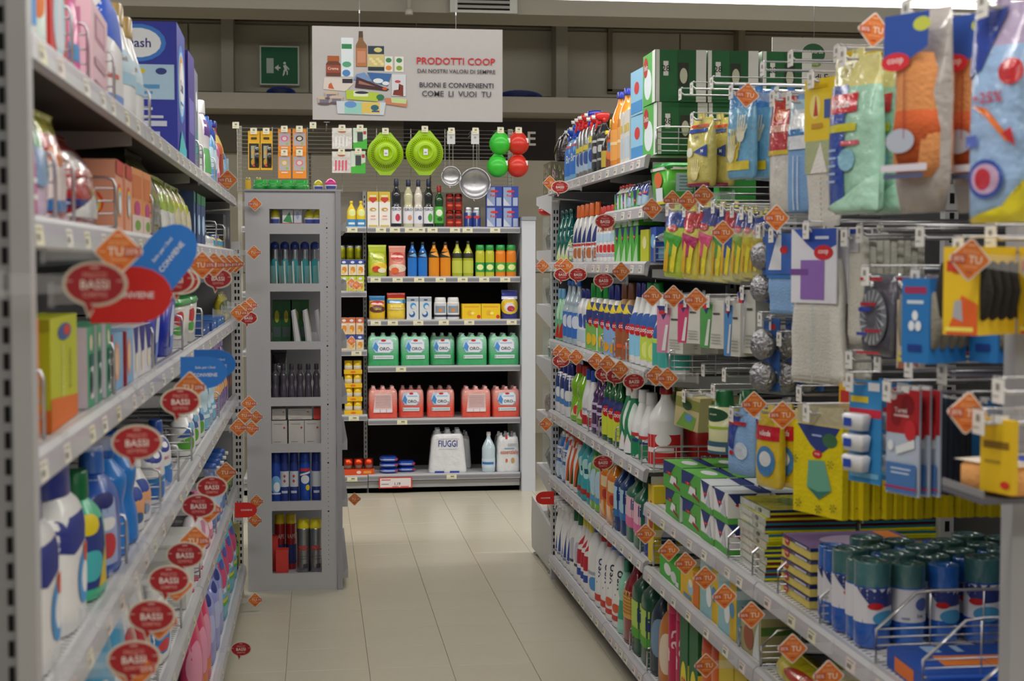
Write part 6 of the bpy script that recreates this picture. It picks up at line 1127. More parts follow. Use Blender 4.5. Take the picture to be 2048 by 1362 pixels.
# =================================================================== HANGING GOODS near the viewer
def proj(P):
    v = R_.transposed() @ (Vector(P)-Vector((0, 0, CH))); return (1024+F*v.x/-v.z, 681-F*v.y/-v.z)
def rhook(X, y, z, where, n=1, desc='grey peg hook with white price card', card='e8e6e2', L=None):
    return hook((X, y, z), (L or 1.575-X), (-1, 0), where, card=card, cw=.036, ch=.034, desc=desc)
HW = 'in the hanging goods'
def rhang(fn, px0, px1, yt, yb, X=1.2, n=1, pitch=.03, yaw=.35, hk=True, row='', xend=None, card='e8e6e2', tilt=0):
    pm = (px0+px1)/2; c = atX(pm, (yt+yb)/2, X); zt, zb = atX(pm, yt, X).z, atX(pm, yb, X).z
    d = Vector((math.sin(yaw), -math.cos(yaw), 0)); a, b = proj(c-d*.05)[0], proj(c+d*.05)[0]; w = (px1-px0)/abs(b-a)*.1; h = zt-zb
    p = fn(w, h)
    for k in range(n):
        o = place(p, (X+k*pitch, c.y+random.uniform(-.004, .004)*(k > 0), zt), 0, row if k == 0 else row+', behind its front one', rot=(0, tilt, -(PI/2-yaw)+random.uniform(-.05, .05)*(k > 0)), order=-c.y)
    if hk: rhook(X-.03, c.y, zt-.006, row, card=card)
    return w, h
def hb(c, D=(), th=.03, top=None, name='hanging_bag', cat='bag', desc='', m='film', head=None):
    def f(w, h):
        P = [(-h, .85, .5), (-h*.97, .97, .9), (-h*.6, 1, 1), (-h*.3, .98, .85), (-h*.12, .97, .3), (-h*.04, .97, .06), (0, .92, .05)]
        pr_ = smoothprof([(z, a*w/2, b*th/2) for z, a, b in P], 2); pr_ = [q for i, q in enumerate(pr_) if i == 0 or q[0] > pr_[i-1][0]+1e-5]
        B_ = M(m, True); B_.loft(pr_, (lambda z: (top if top and z > -.22*h else c)), 3, 22, wr=.08)
        class S2(Loft):
            def __call__(s, u, v, e): q = Loft.__call__(s, u, 0, e); r_ = s.sec(-h+v*h); t = s.theta(u); S = math.sin(t); Cc = math.cos(t); k = 2/s.n; return ((r_[1]+e)*math.copysign(abs(S)**k, S), -(r_[2]+e)*math.copysign(abs(Cc)**k, Cc), -h+v*h)
        Sf = S2(pr_, 3, h); L = M('film', True); prints(L, Sf, D, .003)
        H = M('film'); H.box(-w*.12, w*.12, -.002, .002, -.004, .014, top or c)
        return Proto(name, cat, desc, [('bag_body', B_), ('print', L), ('hang_tab', H)])
    return f
gl = lambda u, v, k, c='f0e8b8', a=0: [('e', u, v, .26*k, .10*k, c)]+[('p', [(u+(-.22+.13*i)*k, v+.05*k), (u+(-.13+.13*i)*k, v+.05*k), (u+(-.14+.15*i)*k+a, v+.24*k), (u+(-.2+.15*i)*k+a, v+.24*k)], c) for i in range(4)]+[('p', [(u+.2*k, v-.04*k), (u+.28*k, v-.0*k), (u+.42*k, v+.1*k), (u+.36*k, v+.13*k)], c)]
A1 = 'top peg row'
glat = hb('d8cc70', [('r', -.6, .78, .6, .84, '3050a8'), ('t', 'Soft', 0, .72, .05, '506090', .8), ('r', -.6, .86, .6, .9, 'd84838'), ('e', -.35, .5, .22, .07, 'e8ecd8'), ('p', [(-.1, .5), (.7, .6), (.7, .42)], '2448a0'), ('t', 'M', .45, .51, .05, 'f0f0f0'), ('r', -.8, .0, .8, .05, 'a82050')]+gl(0, .18, .9, 'e8dc98'), th=.05, desc='pale yellow latex glove bag with blue triangle', name='glove_bag', cat='gloves')
rhang(glat, 1357, 1384, 240, 368, X=1.26, n=1, row=A1); rhang(glat, 1380, 1428, 236, 374, X=1.2, n=2, pitch=.06, row=A1); rhang(glat, 1426, 1458, 238, 356, X=1.27, n=2, pitch=.05, row=A1)
rhang(hb('78b8e0', [('r', -.85, .1, .7, .2, 'e8d020')]+gl(-.2, .3, 1.1, 'e0c828')+gl(-.35, .28, .9)+gl(.25, .5, .9, 'f0ecd0'), th=.03, top='4890d0', desc='light blue bag of yellow gloves', name='glove_bag', cat='gloves'), 1458, 1512, 182, 358, X=1.14, n=4, pitch=.045, row=A1)
red_ = hb('e0dcd4', [('r', -1, .52, 1, 1, 'c83028'), ('e', 0, .86, .4, .07, 'e87838'), ('r', -.6, .7, .6, .76, 'e8b0a0'), ('r', -1, .5, 1, .54, 'e8c820')], th=.04, desc='white mop head in a red-topped sleeve', name='mop_head', cat='mop', m='film')
rhang(red_, 1545, 1592, 196, 425, X=1.17, n=2, pitch=.05, row=A1)
rhang(hb('88b0e0', [('r', -1, .56, 1, 1, 'b0d4e8'), ('p', [(-.9, .56), (-.3, .98), (.3, .98), (.9, .56)], 'e8ecf0'), ('r', -.7, .68, .5, .74, '3880c0'), ('r', -.2, .02, -.1, .5, 'c8dcf4'), ('r', .1, .02, .2, .5, 'c8dcf4')], th=.03, desc='blue striped mop cloth with pale sleeve', name='mop_head', cat='mop', m='cloth'), 1580, 1626, 200, 425, X=1.15, n=1, row=A1)
def headcloth(hc, cc, D, Dc, hf, desc, name='floor_cloth', cat='cloth', flare=1.0, th=.02, thick=1):
    def f(w, h):
        H = M('card'); H.box(-w/2, w/2, -th/2-.004, -th/2, -h*hf, 0, hc); H.box(-w/2, w/2, -th/2, th/2, -.003, 0, hc); H.box(-w/2, w/2, th/2, th/2+.004, -h*hf, 0, hc)
        L = M('paper'); prints(L, Flat((0, -th/2-.004, -h*hf), (w/2, 0, 0), (0, 0, h*hf)), D)
        Cc = M('cloth', True); n = 12; pr_ = [(-h+(h*(1-hf*.4))*i/n, w/2*(.94+(flare-1)*(1-i/n)), th/2*(.95 if 0 < i < n else .6), 0, math.sin(i*.9)*.003) for i in range(n+1)]; Cc.loft(pr_, cc, 5, 26, wr=.06)
        L2 = M('cloth'); prints(L2, Flat((0, -th/2-.0045, -h), (w/2*.9, 0, 0), (0, 0, h*(1-hf))), Dc, .001)
        return Proto(name, cat, desc, [('header_card', H), ('print', L), ('cloth', Cc), ('cloth_pattern', L2)])
    return f
rhang(headcloth('e8c818', 'd8d4cc', [('e', -.3, .55, .35, .2, 'f0e080'), ('p', [(-.4, .4), (-.1, .4), (-.25, .75)], 'c03028'), ('r', .3, .35, .7, .65, '3858a0'), ('r', -.8, .85, .5, .9, 'd8b010'), ('r', -.5, .2, .2, .28, 'c89020')], [('r', -1, .62, 1, 1, 'b0b890'), ('p', [(-.6, .62), (.6, .62), (.1, .98)], 'e8e4e0')]+[('r', .2+.03*(i % 2), i*.06, .26+.03*(i % 2), i*.06+.03, random.choice(['c86858', '6888a8', 'b8a858'])) for i in range(10)], .42, 'beige floor cloth with bright yellow header card'), 1618, 1680, 158, 452, X=1.10, n=1, row=A1)
rhang(headcloth('e8c818', 'd8d4cc', [], [], .42, 'beige floor cloth behind the yellow header'), 1682, 1716, 105, 430, X=1.22, n=2, pitch=.05, row=A1)
vil = hb('a8d8c0', [('r', -1, .04, -.1, .82, '2448a8'), ('r', -.9, .64, .3, .76, 'd02030'), ('t', 'vileda', -.3, .7, .055, 'f4f4f4', .95), ('r', -.85, .52, .3, .57, 'd8d020'), ('e', .0, .34, .28, .07, '90c8e0'), ('r', -.2, .43, .4, .46, 'd05060')]+[('r', -.8, .4-.05*i, -.35, .415-.05*i, 'a8c0e8') for i in range(5)]+[('p', [(-1, .02), (.9, .02), (.9, .25), (-.1, .1)], 'b8e8d0')], th=.05, top='e0d890', desc='green sponge cloths in clear bag with blue and red label', name='cloth_bag', cat='cloth')
rhang(vil, 1668, 1762, 112, 428, X=1.07, n=2, pitch=.07, row=A1)
def insole(w, h):
    B_ = M('film', True); B_.loft([(-h, w*.36, .012), (-h*.85, w*.44, .02), (-h*.4, w*.46, .022), (-h*.12, w*.46, .012), (0, w*.46, .004)], 'b0a8a4', 3, 24, wr=.10)
    S_ = M('cloth', True); S_.loft([(-h*.83, w*.30, .04), (-h*.78, w*.40, .043), (-h*.6, w*.40, .045), (-h*.42, w*.33, .045), (-h*.3, w*.36, .044), (-h*.22, w*.28, .04)], 'd8925c', 2.4, 24)
    S_.loft([(-h*.80, w*.32, .0445), (-h*.6, w*.405, .0455), (-h*.5, w*.36, .0452)], 'b85830', 2.4, 24)
    P = M('paper'); prints(P, Flat((0, -.047, -h), (w/2, 0, 0), (0, 0, h)), [('p', [(-.75, .97), (.8, .97), (.75, .80), (-.2, .72), (-.8, .74)], '2850a8'), ('e', .55, .91, .3, .035, 'c8d050'), ('e', -.35, .74, .5, .045, 'd82838'), ('t', 'coop', -.35, .74, .035, 'f4e0e0'), ('e', -.15, .35, .5, .06, 'b0b8c8'), ('r', -.03, .36, .0, .7, '982838'), ('r', -.8, .2, .8, .235, 'd8d4e0'), ('r', -.7, .165, .7, .19, '505878')])
    for i in range(4): P_ = P
    return Proto('slipper_bag', 'slippers', 'clear bag of orange dusting slippers', [('bag_body', B_), ('slipper_sole', S_), ('print', P)])
rhang(insole, 1790, 1905, 22, 425, X=.99, n=3, pitch=.10, yaw=.5, row=A1)
rhang(hb('a0c0e8', [('p', [(-.9, .96), (.2, .98), (-.3, .7), (-.9, .66)], '3048a0'), ('e', .45, .68, .3, .06, 'c82830'), ('t', '+25%', -.1, .57, .05, 'c83850', .8), ('p', [(-.5, .54), (-.1, .52), (.5, .38), (.42, .36), (-.15, .49)], 'e87828'), ('p', [(.3, .40), (.6, .34), (.5, .43)], 'c82830'), ('e', -.1, .2, .45, .09, '3050a8'), ('e', -.1, .2, .36, .07, 'c8a8c8'), ('e', -.15, .2, .2, .05, 'c03040'), ('p', [(-.9, .0), (.9, .0), (.8, .2), (.4, .08)], 'e8d820'), ('r', -.9, .35, -.3, .4, '5068c0')], th=.05, top='b8a8c8', desc='large blue refill bag marked +25%', name='refill_bag', cat='bag'), 1948, 2060, 8, 446, X=.985, n=1, yaw=.5, row=A1)
A2 = 'second peg row'
cs = [('c8e048', '48a838', '3050a8'), ('e8dc60', 'b82868', 'c83038'), ('e8dc80', 'e85888', '4858a8'), ('e8e090', '58a048', '3050a8'), ('e8e4a0', '3050a8', 'c83038'), ('e0d888', '88a838', '5058a8'), ('e8dc70', 'd0c028', '384898'), ('d8d090', 'b8a838', '3050a8')]
for i, (c, a_, b_) in enumerate(cs):
    x = (1335, 1372, 1402, 1432, 1452, 1474, 1494, 1512)[i]; ww = (40, 34, 32, 30, 26, 24, 22, 22)[i]
    f = hb(c, [('r', -1, .74, 1, .98, b_), ('e', 0, .72, .4, .05, 'd02028'), ('t', 'coop', 0, .72, .03, 'f4e8e8', .6), ('p', [(-.8, .68), (.8, .6), (.3, .3), (-.4, .35)], a_), ('p', [(-.6, .1), (-.3, .55), (-.1, .5), (-.2, .08)], 'e8b828'), ('p', [(.0, .1), (.2, .5), (.5, .45), (.3, .08)], 'f0e038')], th=.035, desc=['lime green cloth bag with blue top', 'yellow cloth bag with magenta print', 'cream cloth bag with pink print', 'cream cloth bag with green print', 'cream cloth bag with blue print', 'cream cloth bag with olive print', 'yellow cloth bag with gold print', 'beige cloth bag with gold print'][i], name='cloth_bag', cat='cloth')
    rhang(f, x, x+ww, (418, 420, 412, 412, 418, 420, 424, 430)[i], 565-abs(i-3)*3, X=(1.10, 1.13, 1.16, 1.19, 1.20, 1.21, 1.22, 1.23)[i], n=2, pitch=.04, row=A2, tilt=.06)
def spirals(w, h):
    P = [('card', M('card').box(-w*.42, w*.42, .0, .002, -h, 0, '3868b0'))]
    for k in range(2):
        m = M('wool', True); cz = -h*(.36+.44*k); r_ = w*.5
        m.loft([(cz-r_, r_*.25, r_*.2), (cz-r_*.75, r_*.75, r_*.5), (cz-r_*.3, r_, r_*.7), (cz+r_*.3, r_, r_*.7), (cz+r_*.75, r_*.75, r_*.5), (cz+r_, r_*.25, r_*.2)], 'a8a8ac', 2, 22, off=(0, -r_*.7, 0), wr=.12); P.append(('steel_wool_ball', m))
    L = M('paper'); prints(L, Flat((0, 0, -h), (w*.42, 0, 0), (0, 0, h)), [('e', .2, .88, .3, .04, 'd83030')]); P.append(('print', L))
    return Proto('steel_wool_pack', 'scourer', 'blue card with two steel wool scourers', P)
rhang(spirals, 1522, 1556, 460, 606, X=1.22, n=2, pitch=.06, row=A2); rhang(spirals, 1524, 1562, 636, 782, X=1.2, n=3, pitch=.06, row='third peg row')
rhang(headcloth('3868c0', '90b8e8', [('p', [(-.8, .1), (-.1, .98), (.2, .98), (.2, .1)], 'e8ecf4'), ('e', .4, .6, .3, .1, 'd02838')], [('r', -1, .9, 1, .97, '4080c8')], .5, 'light blue microfibre cloth with blue header'), 1540, 1592, 468, 628, X=1.19, n=3, pitch=.03, row=A2)
rhang(headcloth('e4e4ee', 'dcdad4', [('p', [(-.9, 1), (1, 1), (1, .78), (.2, .66), (-.3, .8)], '2c50b0'), ('e', .45, .68, .42, .1, 'd02028'), ('t', 'coop', .45, .68, .07, 'f4e8e8', .75), ('r', -.55, .05, .5, .58, '9068b8'), ('r', -1, .38, -.2, .46, '784898'), ('r', .1, .86, .7, .9, 'd0d8f0')], [('r', -.9, i*.05, .9, i*.05+.012, 'c8c6c0') for i in range(20)]+[('r', .1, 0, .14, 1, 'b8c8c8')], .48, 'long white floor cloth with white and purple coop header', flare=1.25, th=.03), 1594, 1684, 458, 766, X=1.09, n=2, pitch=.05, yaw=.4, row=A2)
def whitecloth(w, h):
    m = M('cloth', True); m.loft([(-h, w*.44, .006), (-h*.9, w*.5, .010), (-h*.5, w*.5, .010), (-h*.05, w*.49, .009), (0, w*.45, .005)], 'd4d2c8', 6, 24, wr=.08); s_ = M('paper'); s_.box(-w*.3, w*.3, -.013, -.011, -h*.15, .004, 'c8c6d0')
    return Proto('folded_cloth', 'cloth', 'off-white folded floor cloth on a peg', [('cloth', m), ('header_card', s_)])
for k in range(9): rhang(whitecloth, 1702+k*14, 1732+k*14, 472-k*2, 690-k*12, X=1.14+k*.03, n=1, yaw=.2, hk=(k in (0, 5)), row=A2)
A3 = 'third peg row'
box3 = lambda c, ds: hcard('dcdad2', [('p', [(-1, 0), (-.2, 0), (.1, 1), (-1, 1)], c), ('p', [(-1, 1), (.0, 1), (-.5, .7)], '2c3880'), ('e', -.6, .86, .25, .05, 'd03030'), ('r', .1, .7, .7, .74, '505050'), ('p', [(-.6, .05), (-.3, .05), (-.1, .6), (-.3, .6)], 'e8e8e8')]+[('r', .0, .1+.06*i, .8, .12+.06*i, 'a8a8a0') for i in range(4)], th=.05, desc=ds, name='brush_carton', cat='box')
for (a_, b_, t_, bb_, c, ds, X, n) in ((1326, 1378, 612, 706, 'd888a8', 'white carton with rose pink stripe', 1.13, 3), (1368, 1412, 600, 686, 'd84878', 'white carton with deep pink stripe', 1.15, 3), (1414, 1460, 600, 696, '58a858', 'white carton with green stripe', 1.16, 3), (1462, 1494, 606, 712, '5898d8', 'white carton with blue stripe', 1.17, 2), (1488, 1524, 584, 706, 'c8ccd0', 'tall plain white carton with small blue mark', 1.2, 3)):
    rhang(box3(c, ds), a_, b_, t_, bb_, X=X, n=n, pitch=.055, yaw=.45, row=A3)
def spiralpad(w, h):
    B_ = M('film', True); B_.loft([(-h, w*.4, .006), (-h*.9, w*.5, .016), (-h*.5, w*.5, .018), (-h*.1, w*.46, .010), (0, w*.4, .003)], '50505a', 3, 24, wr=.1); L = M('film')
    D = [('e', 0, .48, .8, .34, '787c84'), ('e', 0, .48, .5, .2, '585860')]+[('p', [(.75*math.cos(t), .48+.32*math.sin(t)), (.8*math.cos(t+.1), .48+.34*math.sin(t+.1)), (.3*math.cos(t+.5), .48+.12*math.sin(t+.5))], 'b0b4b8') for t in [i*.35 for i in range(18)]]+[('r', -.6, .62, .3, .66, 'a82838'), ('r', -.7, .55, .0, .6, '3040a0'), ('r', -.3, .3, .6, .34, 'a82838'), ('r', -.8, .26, -.2, .3, '3040a0'), ('r', -.6, .92, .7, .96, 'b83040'), ('r', -.8, .04, .6, .07, 'c03040')]
    prints(L, Flat((0, -.02, -h), (w/2, 0, 0), (0, 0, h)), D, .001); return Proto('scourer_bag', 'scourer', 'smoky bag holding a round grey metal scourer', [('bag_body', B_), ('print', L)])
rhang(spiralpad, 1728, 1796, 548, 714, X=1.07, n=4, pitch=.06, yaw=.4, row=A3)
def sponge3(c, D, padc, desc):
    def f(w, h):
        P = [('sleeve', M('card').box(-w*.28, w*.34, -.05, .05, -h, 0, c))]; L = M('paper'); prints(L, Flat((.03*w, -.05, -h), (w*.31, 0, 0), (0, 0, h)), D); P.append(('print', L))
        for k in range(4): m = M('cloth', True); m.loft([(-h*.86, w*.3, .010), (-h*.8, w*.42, .0115), (-h*.5, w*.5, .0115), (-h*.2, w*.42, .0115), (-h*.14, w*.3, .010)], padc, 3, 20, off=(0, -.036+k*.024, 0)); P.append(('scouring_pad', m))
        return Proto('scourer_pack', 'scourer', desc, P)
    return f
rhang(sponge3('2878c0', [('r', -.8, .82, .8, .9, 'a8305c'), ('r', -.6, .7, .6, .74, 'd0e0f0'), ('e', 0, .56, .22, .06, 'e8f0f8'), ('e', -.25, .44, .22, .06, 'e8f0f8'), ('e', .25, .44, .22, .06, 'e8f0f8'), ('r', -.5, .14, .5, .22, '183888')], '8c887c', 'grey scouring pads in a blue sleeve with three white rings'), 1822, 1910, 556, 724, X=1.04, n=2, pitch=.12, yaw=.5, row=A3)
rhang(sponge3('e8c020', [('r', -.8, .72, .9, .84, 'd04020'), ('t', 'feltro', 0, .73, .08, 'c02820', .9), ('t', '3', -.5, .86, .1, '303048'), ('p', [(-.8, .0), (1, .0), (1, .35), (.1, .45)], 'e06020'), ('p', [(-.4, .2), (.2, .15), (.1, .4), (-.3, .38)], 'a8a8b0'), ('r', -.8, .04, .8, .09, 'f0e060')], '34302e', 'dark felt pads in a yellow and orange sleeve'), 1900, 2012, 494, 668, X=1.0, n=2, pitch=.12, yaw=.55, row=A3)
rhang(hcard('c8b8a8', [('p', [(-.9, 0), (.9, 0), (.2, .9)], 'a86850'), ('e', 0, .7, .3, .1, '88b858'), ('r', -.9, .1, .8, .16, 'd8d040'), ('r', -.8, .2, .7, .25, 'd8d040')], desc='parquet felt card with yellow lettering stripes', name='felt_card'), 1798, 1846, 600, 738, X=1.10, n=1, yaw=.4, hk=False, row=A3)
A4 = 'lowest peg row'
bx4 = hcard('c8bc88', [('r', -1, .6, 1, .9, '8c9048'), ('e', 0, .7, .4, .14, '3c5c38'), ('p', [(-.8, .05), (.6, .0), (.8, .4), (-.2, .5)], '78a848'), ('e', .2, .35, .3, .12, '6898c8')], th=.045, desc='kraft brown sponge carton with green print', name='sponge_carton', cat='box')
for a_, b_, t_, bb_, X in ((1353, 1376, 770, 850, 1.27), (1364, 1412, 790, 858, 1.16), (1408, 1434, 790, 862, 1.22)): rhang(bx4, a_, b_, t_, bb_, X=X, n=2, pitch=.06, yaw=.4, row=A4, tilt=.12)
def tubepack(w, h):
    m = M('plastic', True); m.loft([(-h, w*.46, w*.4), (-h*.97, w*.5, w*.42), (-h*.25, w*.5, w*.42), (-h*.24, w*.3, w*.28), (-h*.02, w*.26, w*.24), (0, w*.22, w*.2)], (lambda z: '186838' if z > -.26*h else 'd8d8a8'), 2, 22)
    L = M('paper', True); pr_ = [(0, w*.5, w*.42), (h, w*.5, w*.42)]
    class S3(Loft):
        def __call__(s, u, v, e): a, b, c = Loft.__call__(s, u, v, e); return (a, b, c-h)
    prints(L, S3(pr_, 2, h), [('e', 0, .62, .7, .11, '1c5030'), ('t', 'vivi verde', 0, .63, .03, 'f0f4e0', 1), ('r', -1, .40, 1, .44, 'a8c838'), ('r', -1, .0, 1, .2, '386078'), ('r', -.6, .05, .6, .12, 'd8dcd0')], .001)
    return Proto('scrub_tube', 'brush', 'green-capped tube with round vivi verde label', [('tube', m), ('label', L)])
rhang(tubepack, 1427, 1470, 780, 906, X=1.12, n=2, pitch=.07, yaw=.4, row=A4)
rhang(hb('90b8e8', [('p', [(-1, .98), (-.1, .98), (-.3, .4), (-1, .5)], '3048a0'), ('e', .2, .4, .4, .14, 'd8e4f4'), ('r', -.9, .8, .4, .86, 'c02838'), ('e', -.4, .35, .15, .04, 'd02838')], th=.03, desc='blue chequered sponge cloth pack', name='cloth_bag', cat='cloth', m='cloth'), 1460, 1512, 826, 950, X=1.11, n=2, pitch=.05, yaw=.35, row=A4)
rhang(hb('e8c828', [('r', -.9, .62, .8, .8, 'd02030'), ('t', 'vileda', 0, .71, .07, 'f4f4f4', .9), ('e', .1, .35, .55, .2, '4888c8'), ('e', .1, .38, .35, .1, 'e8ecf0')], th=.04, desc='yellow all-purpose cloth pack with red label', name='cloth_bag', cat='cloth'), 1518, 1566, 820, 975, X=1.10, n=4, pitch=.045, yaw=.35, row=A4)
def apron(w, h):
    P = [('folded_cloth', M('cloth').box(-w/2, w/2, -.008, .008, -h, -.03, 'e0cc18')), ('hang_film', M('film').box(-w*.47, w*.47, -.003, .003, -.03, .01, 'b8b090'))]; L = M('paper')
    D = [('p', [(-.85, 1), (.9, 1), (.5, .78), (.1, .68), (-.3, .78)], '283c80'), ('e', .5, .85, .3, .08, '3c6c48'), ('e', .0, .68, .2, .045, 'd02028'), ('t', 'coop', 0, .68, .03, 'f4e8e8', .36), ('p', [(-.35, .6), (.3, .62), (.6, .3), (.1, .18), (-.4, .3)], '68a890'), ('p', [(-.4, .3), (.1, .18), (.6, .3), (.0, .26)], '38786c'), ('r', -.2, .88, .2, .9, 'a8b8e0')]
    for cx, cy in ((.1, .07), (-.7, .1), (.75, .12), (-.8, .6), (.7, .6)): D += [('p', [(cx, cy), (cx+.13*math.cos(t), cy+.05*math.sin(t)), (cx+.13*math.cos(t+.35), cy+.05*math.sin(t+.35))], '384818') for t in [i*1.05 for i in range(6)]]
    prints(L, Flat((0, -.008, -h), (w/2, 0, 0), (0, 0, h-.03)), D); P.append(('print', L)); return Proto('dust_cloth_pack', 'cloth', 'bright yellow dust cloth pack with green cloth picture', P)
rhang(apron, 1592, 1690, 822, 1030, X=1.05, n=22, pitch=.023, yaw=.35, row=A4)
def valves(w, h):
    P = [('card', M('card').box(-w/2, w/2, 0, .003, -h, 0, '3890d0'))]; L = M('paper'); prints(L, Flat((0, 0, -h), (w/2, 0, 0), (0, 0, h)), [('r', -1, .64, 1, .72, 'd02840'), ('r', -.9, .78, .2, .84, 'e8d030'), ('r', .2, .9, .9, .98, 'e8e8f0'), ('r', -.9, .05, .9, .1, '78b8e0')]); P.append(('print', L))
    for k in range(3): m = M('plastic', True); m.loft([(-h*(.88-.2*k), w*.3, .012), (-h*(.74-.2*k), w*.34, .016), (-h*(.72-.2*k), w*.3, .010)], 'e4e6ec', 5, 18, off=(-w*.06, -.018, 0)); P.append(('hook_unit', m)); q = M('paper'); q.box(-w*.25, -w*.02, -.0365, -.0355, -h*(.84-.2*k), -h*(.76-.2*k), '2848b0'); P.append(('emblem', q))
    return Proto('hook_pack', 'pack', 'sky blue card with three white adhesive hooks', P)
rhang(valves, 1698, 1762, 760, 966, X=1.07, n=2, pitch=.06, yaw=.4, row=A4)
rhang(hcard('e0b020', [('r', -.6, .2, .6, .5, 'e8e4dc'), ('r', -.7, .7, .7, .9, 'c03028')], desc='narrow yellow card of hooks', name='hook_card', blister=(.1, .1, .9, .5, 'e8e4dc')), 1682, 1706, 768, 890, X=1.12, n=1, hk=False, row=A4)
tar = hcard('b8c4d8', [('r', -1, .58, 1, 1, 'b02028'), ('e', .3, .85, .4, .1, '801018'), ('e', -.4, .72, .3, .07, '901420'), ('e', -.55, .93, .2, .04, 'e8e0e0'), ('t', 'Tarmi', -.1, .8, .05, 'f4e8e8', 1.2), ('r', -.5, .74, .4, .76, 'e8c0c0'), ('e', .5, .62, .35, .1, 'c82830'), ('p', [(-.3, .38), (.8, .46), (.75, .54), (-.35, .45)], 'e4e8ec'), ('e', -.65, .46, .18, .05, 'e4e8ec'), ('r', -.9, .02, .9, .3, '4878b8'), ('r', -.6, .2, .5, .215, 'c8d8f0'), ('r', -.6, .24, .6, .255, 'c8d8f0'), ('r', -1, .06, 1, .08, 'b82858')], th=.004, desc='silver sachet card with red moth repellent picture', name='repellent_card', cat='pack')
rhang(tar, 1774, 1840, 778, 990, X=1.05, n=3, pitch=.02, yaw=.35, row=A4)
dk = hcard('202c44', [('r', -.9, .02, .9, .2, '284868'), ('r', -.6, .5, -.3, .9, '802838')], th=.004, desc='dark-backed repellent card in a long peg row', name='repellent_card', cat='pack')
for k in range(13): rhang(dk, 1836+k*12, 1872+k*12, 790+k*2, 984+k, X=1.10+k*.025, n=1, yaw=.1, hk=False, row=A4)
rhang(hcard('2868a0', [('r', -.8, .1, .8, .3, '184870')], th=.004, desc='plain blue card behind the dark ones', name='repellent_card', cat='pack'), 1945, 1990, 800, 972, X=1.2, n=3, pitch=.03, row=A4)
rhang(hcard('e0b818', [('r', -.8, .6, .8, .7, '806010'), ('r', -.7, .4, .3, .44, 'a88818'), ('e', .6, .12, .3, .05, 'd03020')], desc='yellow card beside the near post', name='hook_card'), 1966, 2030, 838, 985, X=1.0, n=1, row=A4)
def spongelie(w, d, h, s):
    b = M('cloth', True); b.loft([(0, w*.46, d*.46), (h*.2, w*.5, d*.5), (h*.8, w*.5, d*.5), (h, w*.46, d*.46)], 'e8a868', 6, 24); L = M('paper'); prints(L, Flat((0, -d/2, h), (w/2, 0, 0), (0, d, 0)), [('r', -1, 0, 1, 1, 'e8dccc'), ('p', [(-1, .4), (.6, .4), (1, 1), (-.4, 1)], '3048a0'), ('e', -.4, .35, .3, .14, 'c81820'), ('t', 'coop', -.4, .35, .12, 'f4e8e8', .5)]); return Proto('sponge_pack', 'sponge', 'orange sponge with navy coop wrap jutting by the near post', [('sponge', b), ('wrapper', L)])
pz = atX(1985, 975, 1.02); trr = empty('small_tray', (1.09, pz.y, pz.z-.014)); m = M('paint'); m.box(-.12, .10, -.07, .07, 0, .008, '606068'); m.box(-.12, -.116, -.07, .07, .009, .02, '88888c'); m.obj('tray_plate', trr); m = M('metal'); m.tube([(.1, 0, .0), (.48, 0, .0)], .006, '88888c'); m.obj('arm', trr); tagobj(trr, 'small grey tray on an arm beside the near post', 'tray')
place(spongelie(.12, .17, .045, 1), (1.07, pz.y, pz.z-.004), -PI/2+.3, 'beside the near post')
# empty hooks
for px, py, X in ((1345, 200, 1.2), (1362, 190, 1.18), (1385, 178, 1.2), (1583, 120, 1.15), (1425, 168, 1.2), (1340, 232, 1.17), (1527, 140, 1.17), (1555, 190, 1.2)):
    c = atX(px, py, X); rhook(X, c.y, c.z, A1)
for px, py, X in ((1412, 388, 1.2), (1655, 462, 1.15), (1722, 470, 1.12), (1843, 476, 1.08), (1526, 462, 1.2), (1560, 475, 1.2), (1985, 478, 1.03), (1665, 440, 1.15)):
    c = atX(px, py, X); rhook(X, c.y, c.z, A2)
for px, py, X in ((1345, 722, 1.2), (1408, 742, 1.18), (1450, 752, 1.15), (1540, 648, 1.2), (1560, 680, 1.2), (1655, 712, 1.15), (1700, 722, 1.12), (1758, 728, 1.1), (1820, 738, 1.08), (1887, 750, 1.06), (2000, 785, 1.0), (1535, 770, 1.2), (1600, 790, 1.15)):
    c = atX(px, py, X); rhook(X, c.y, c.z, 'third peg row')
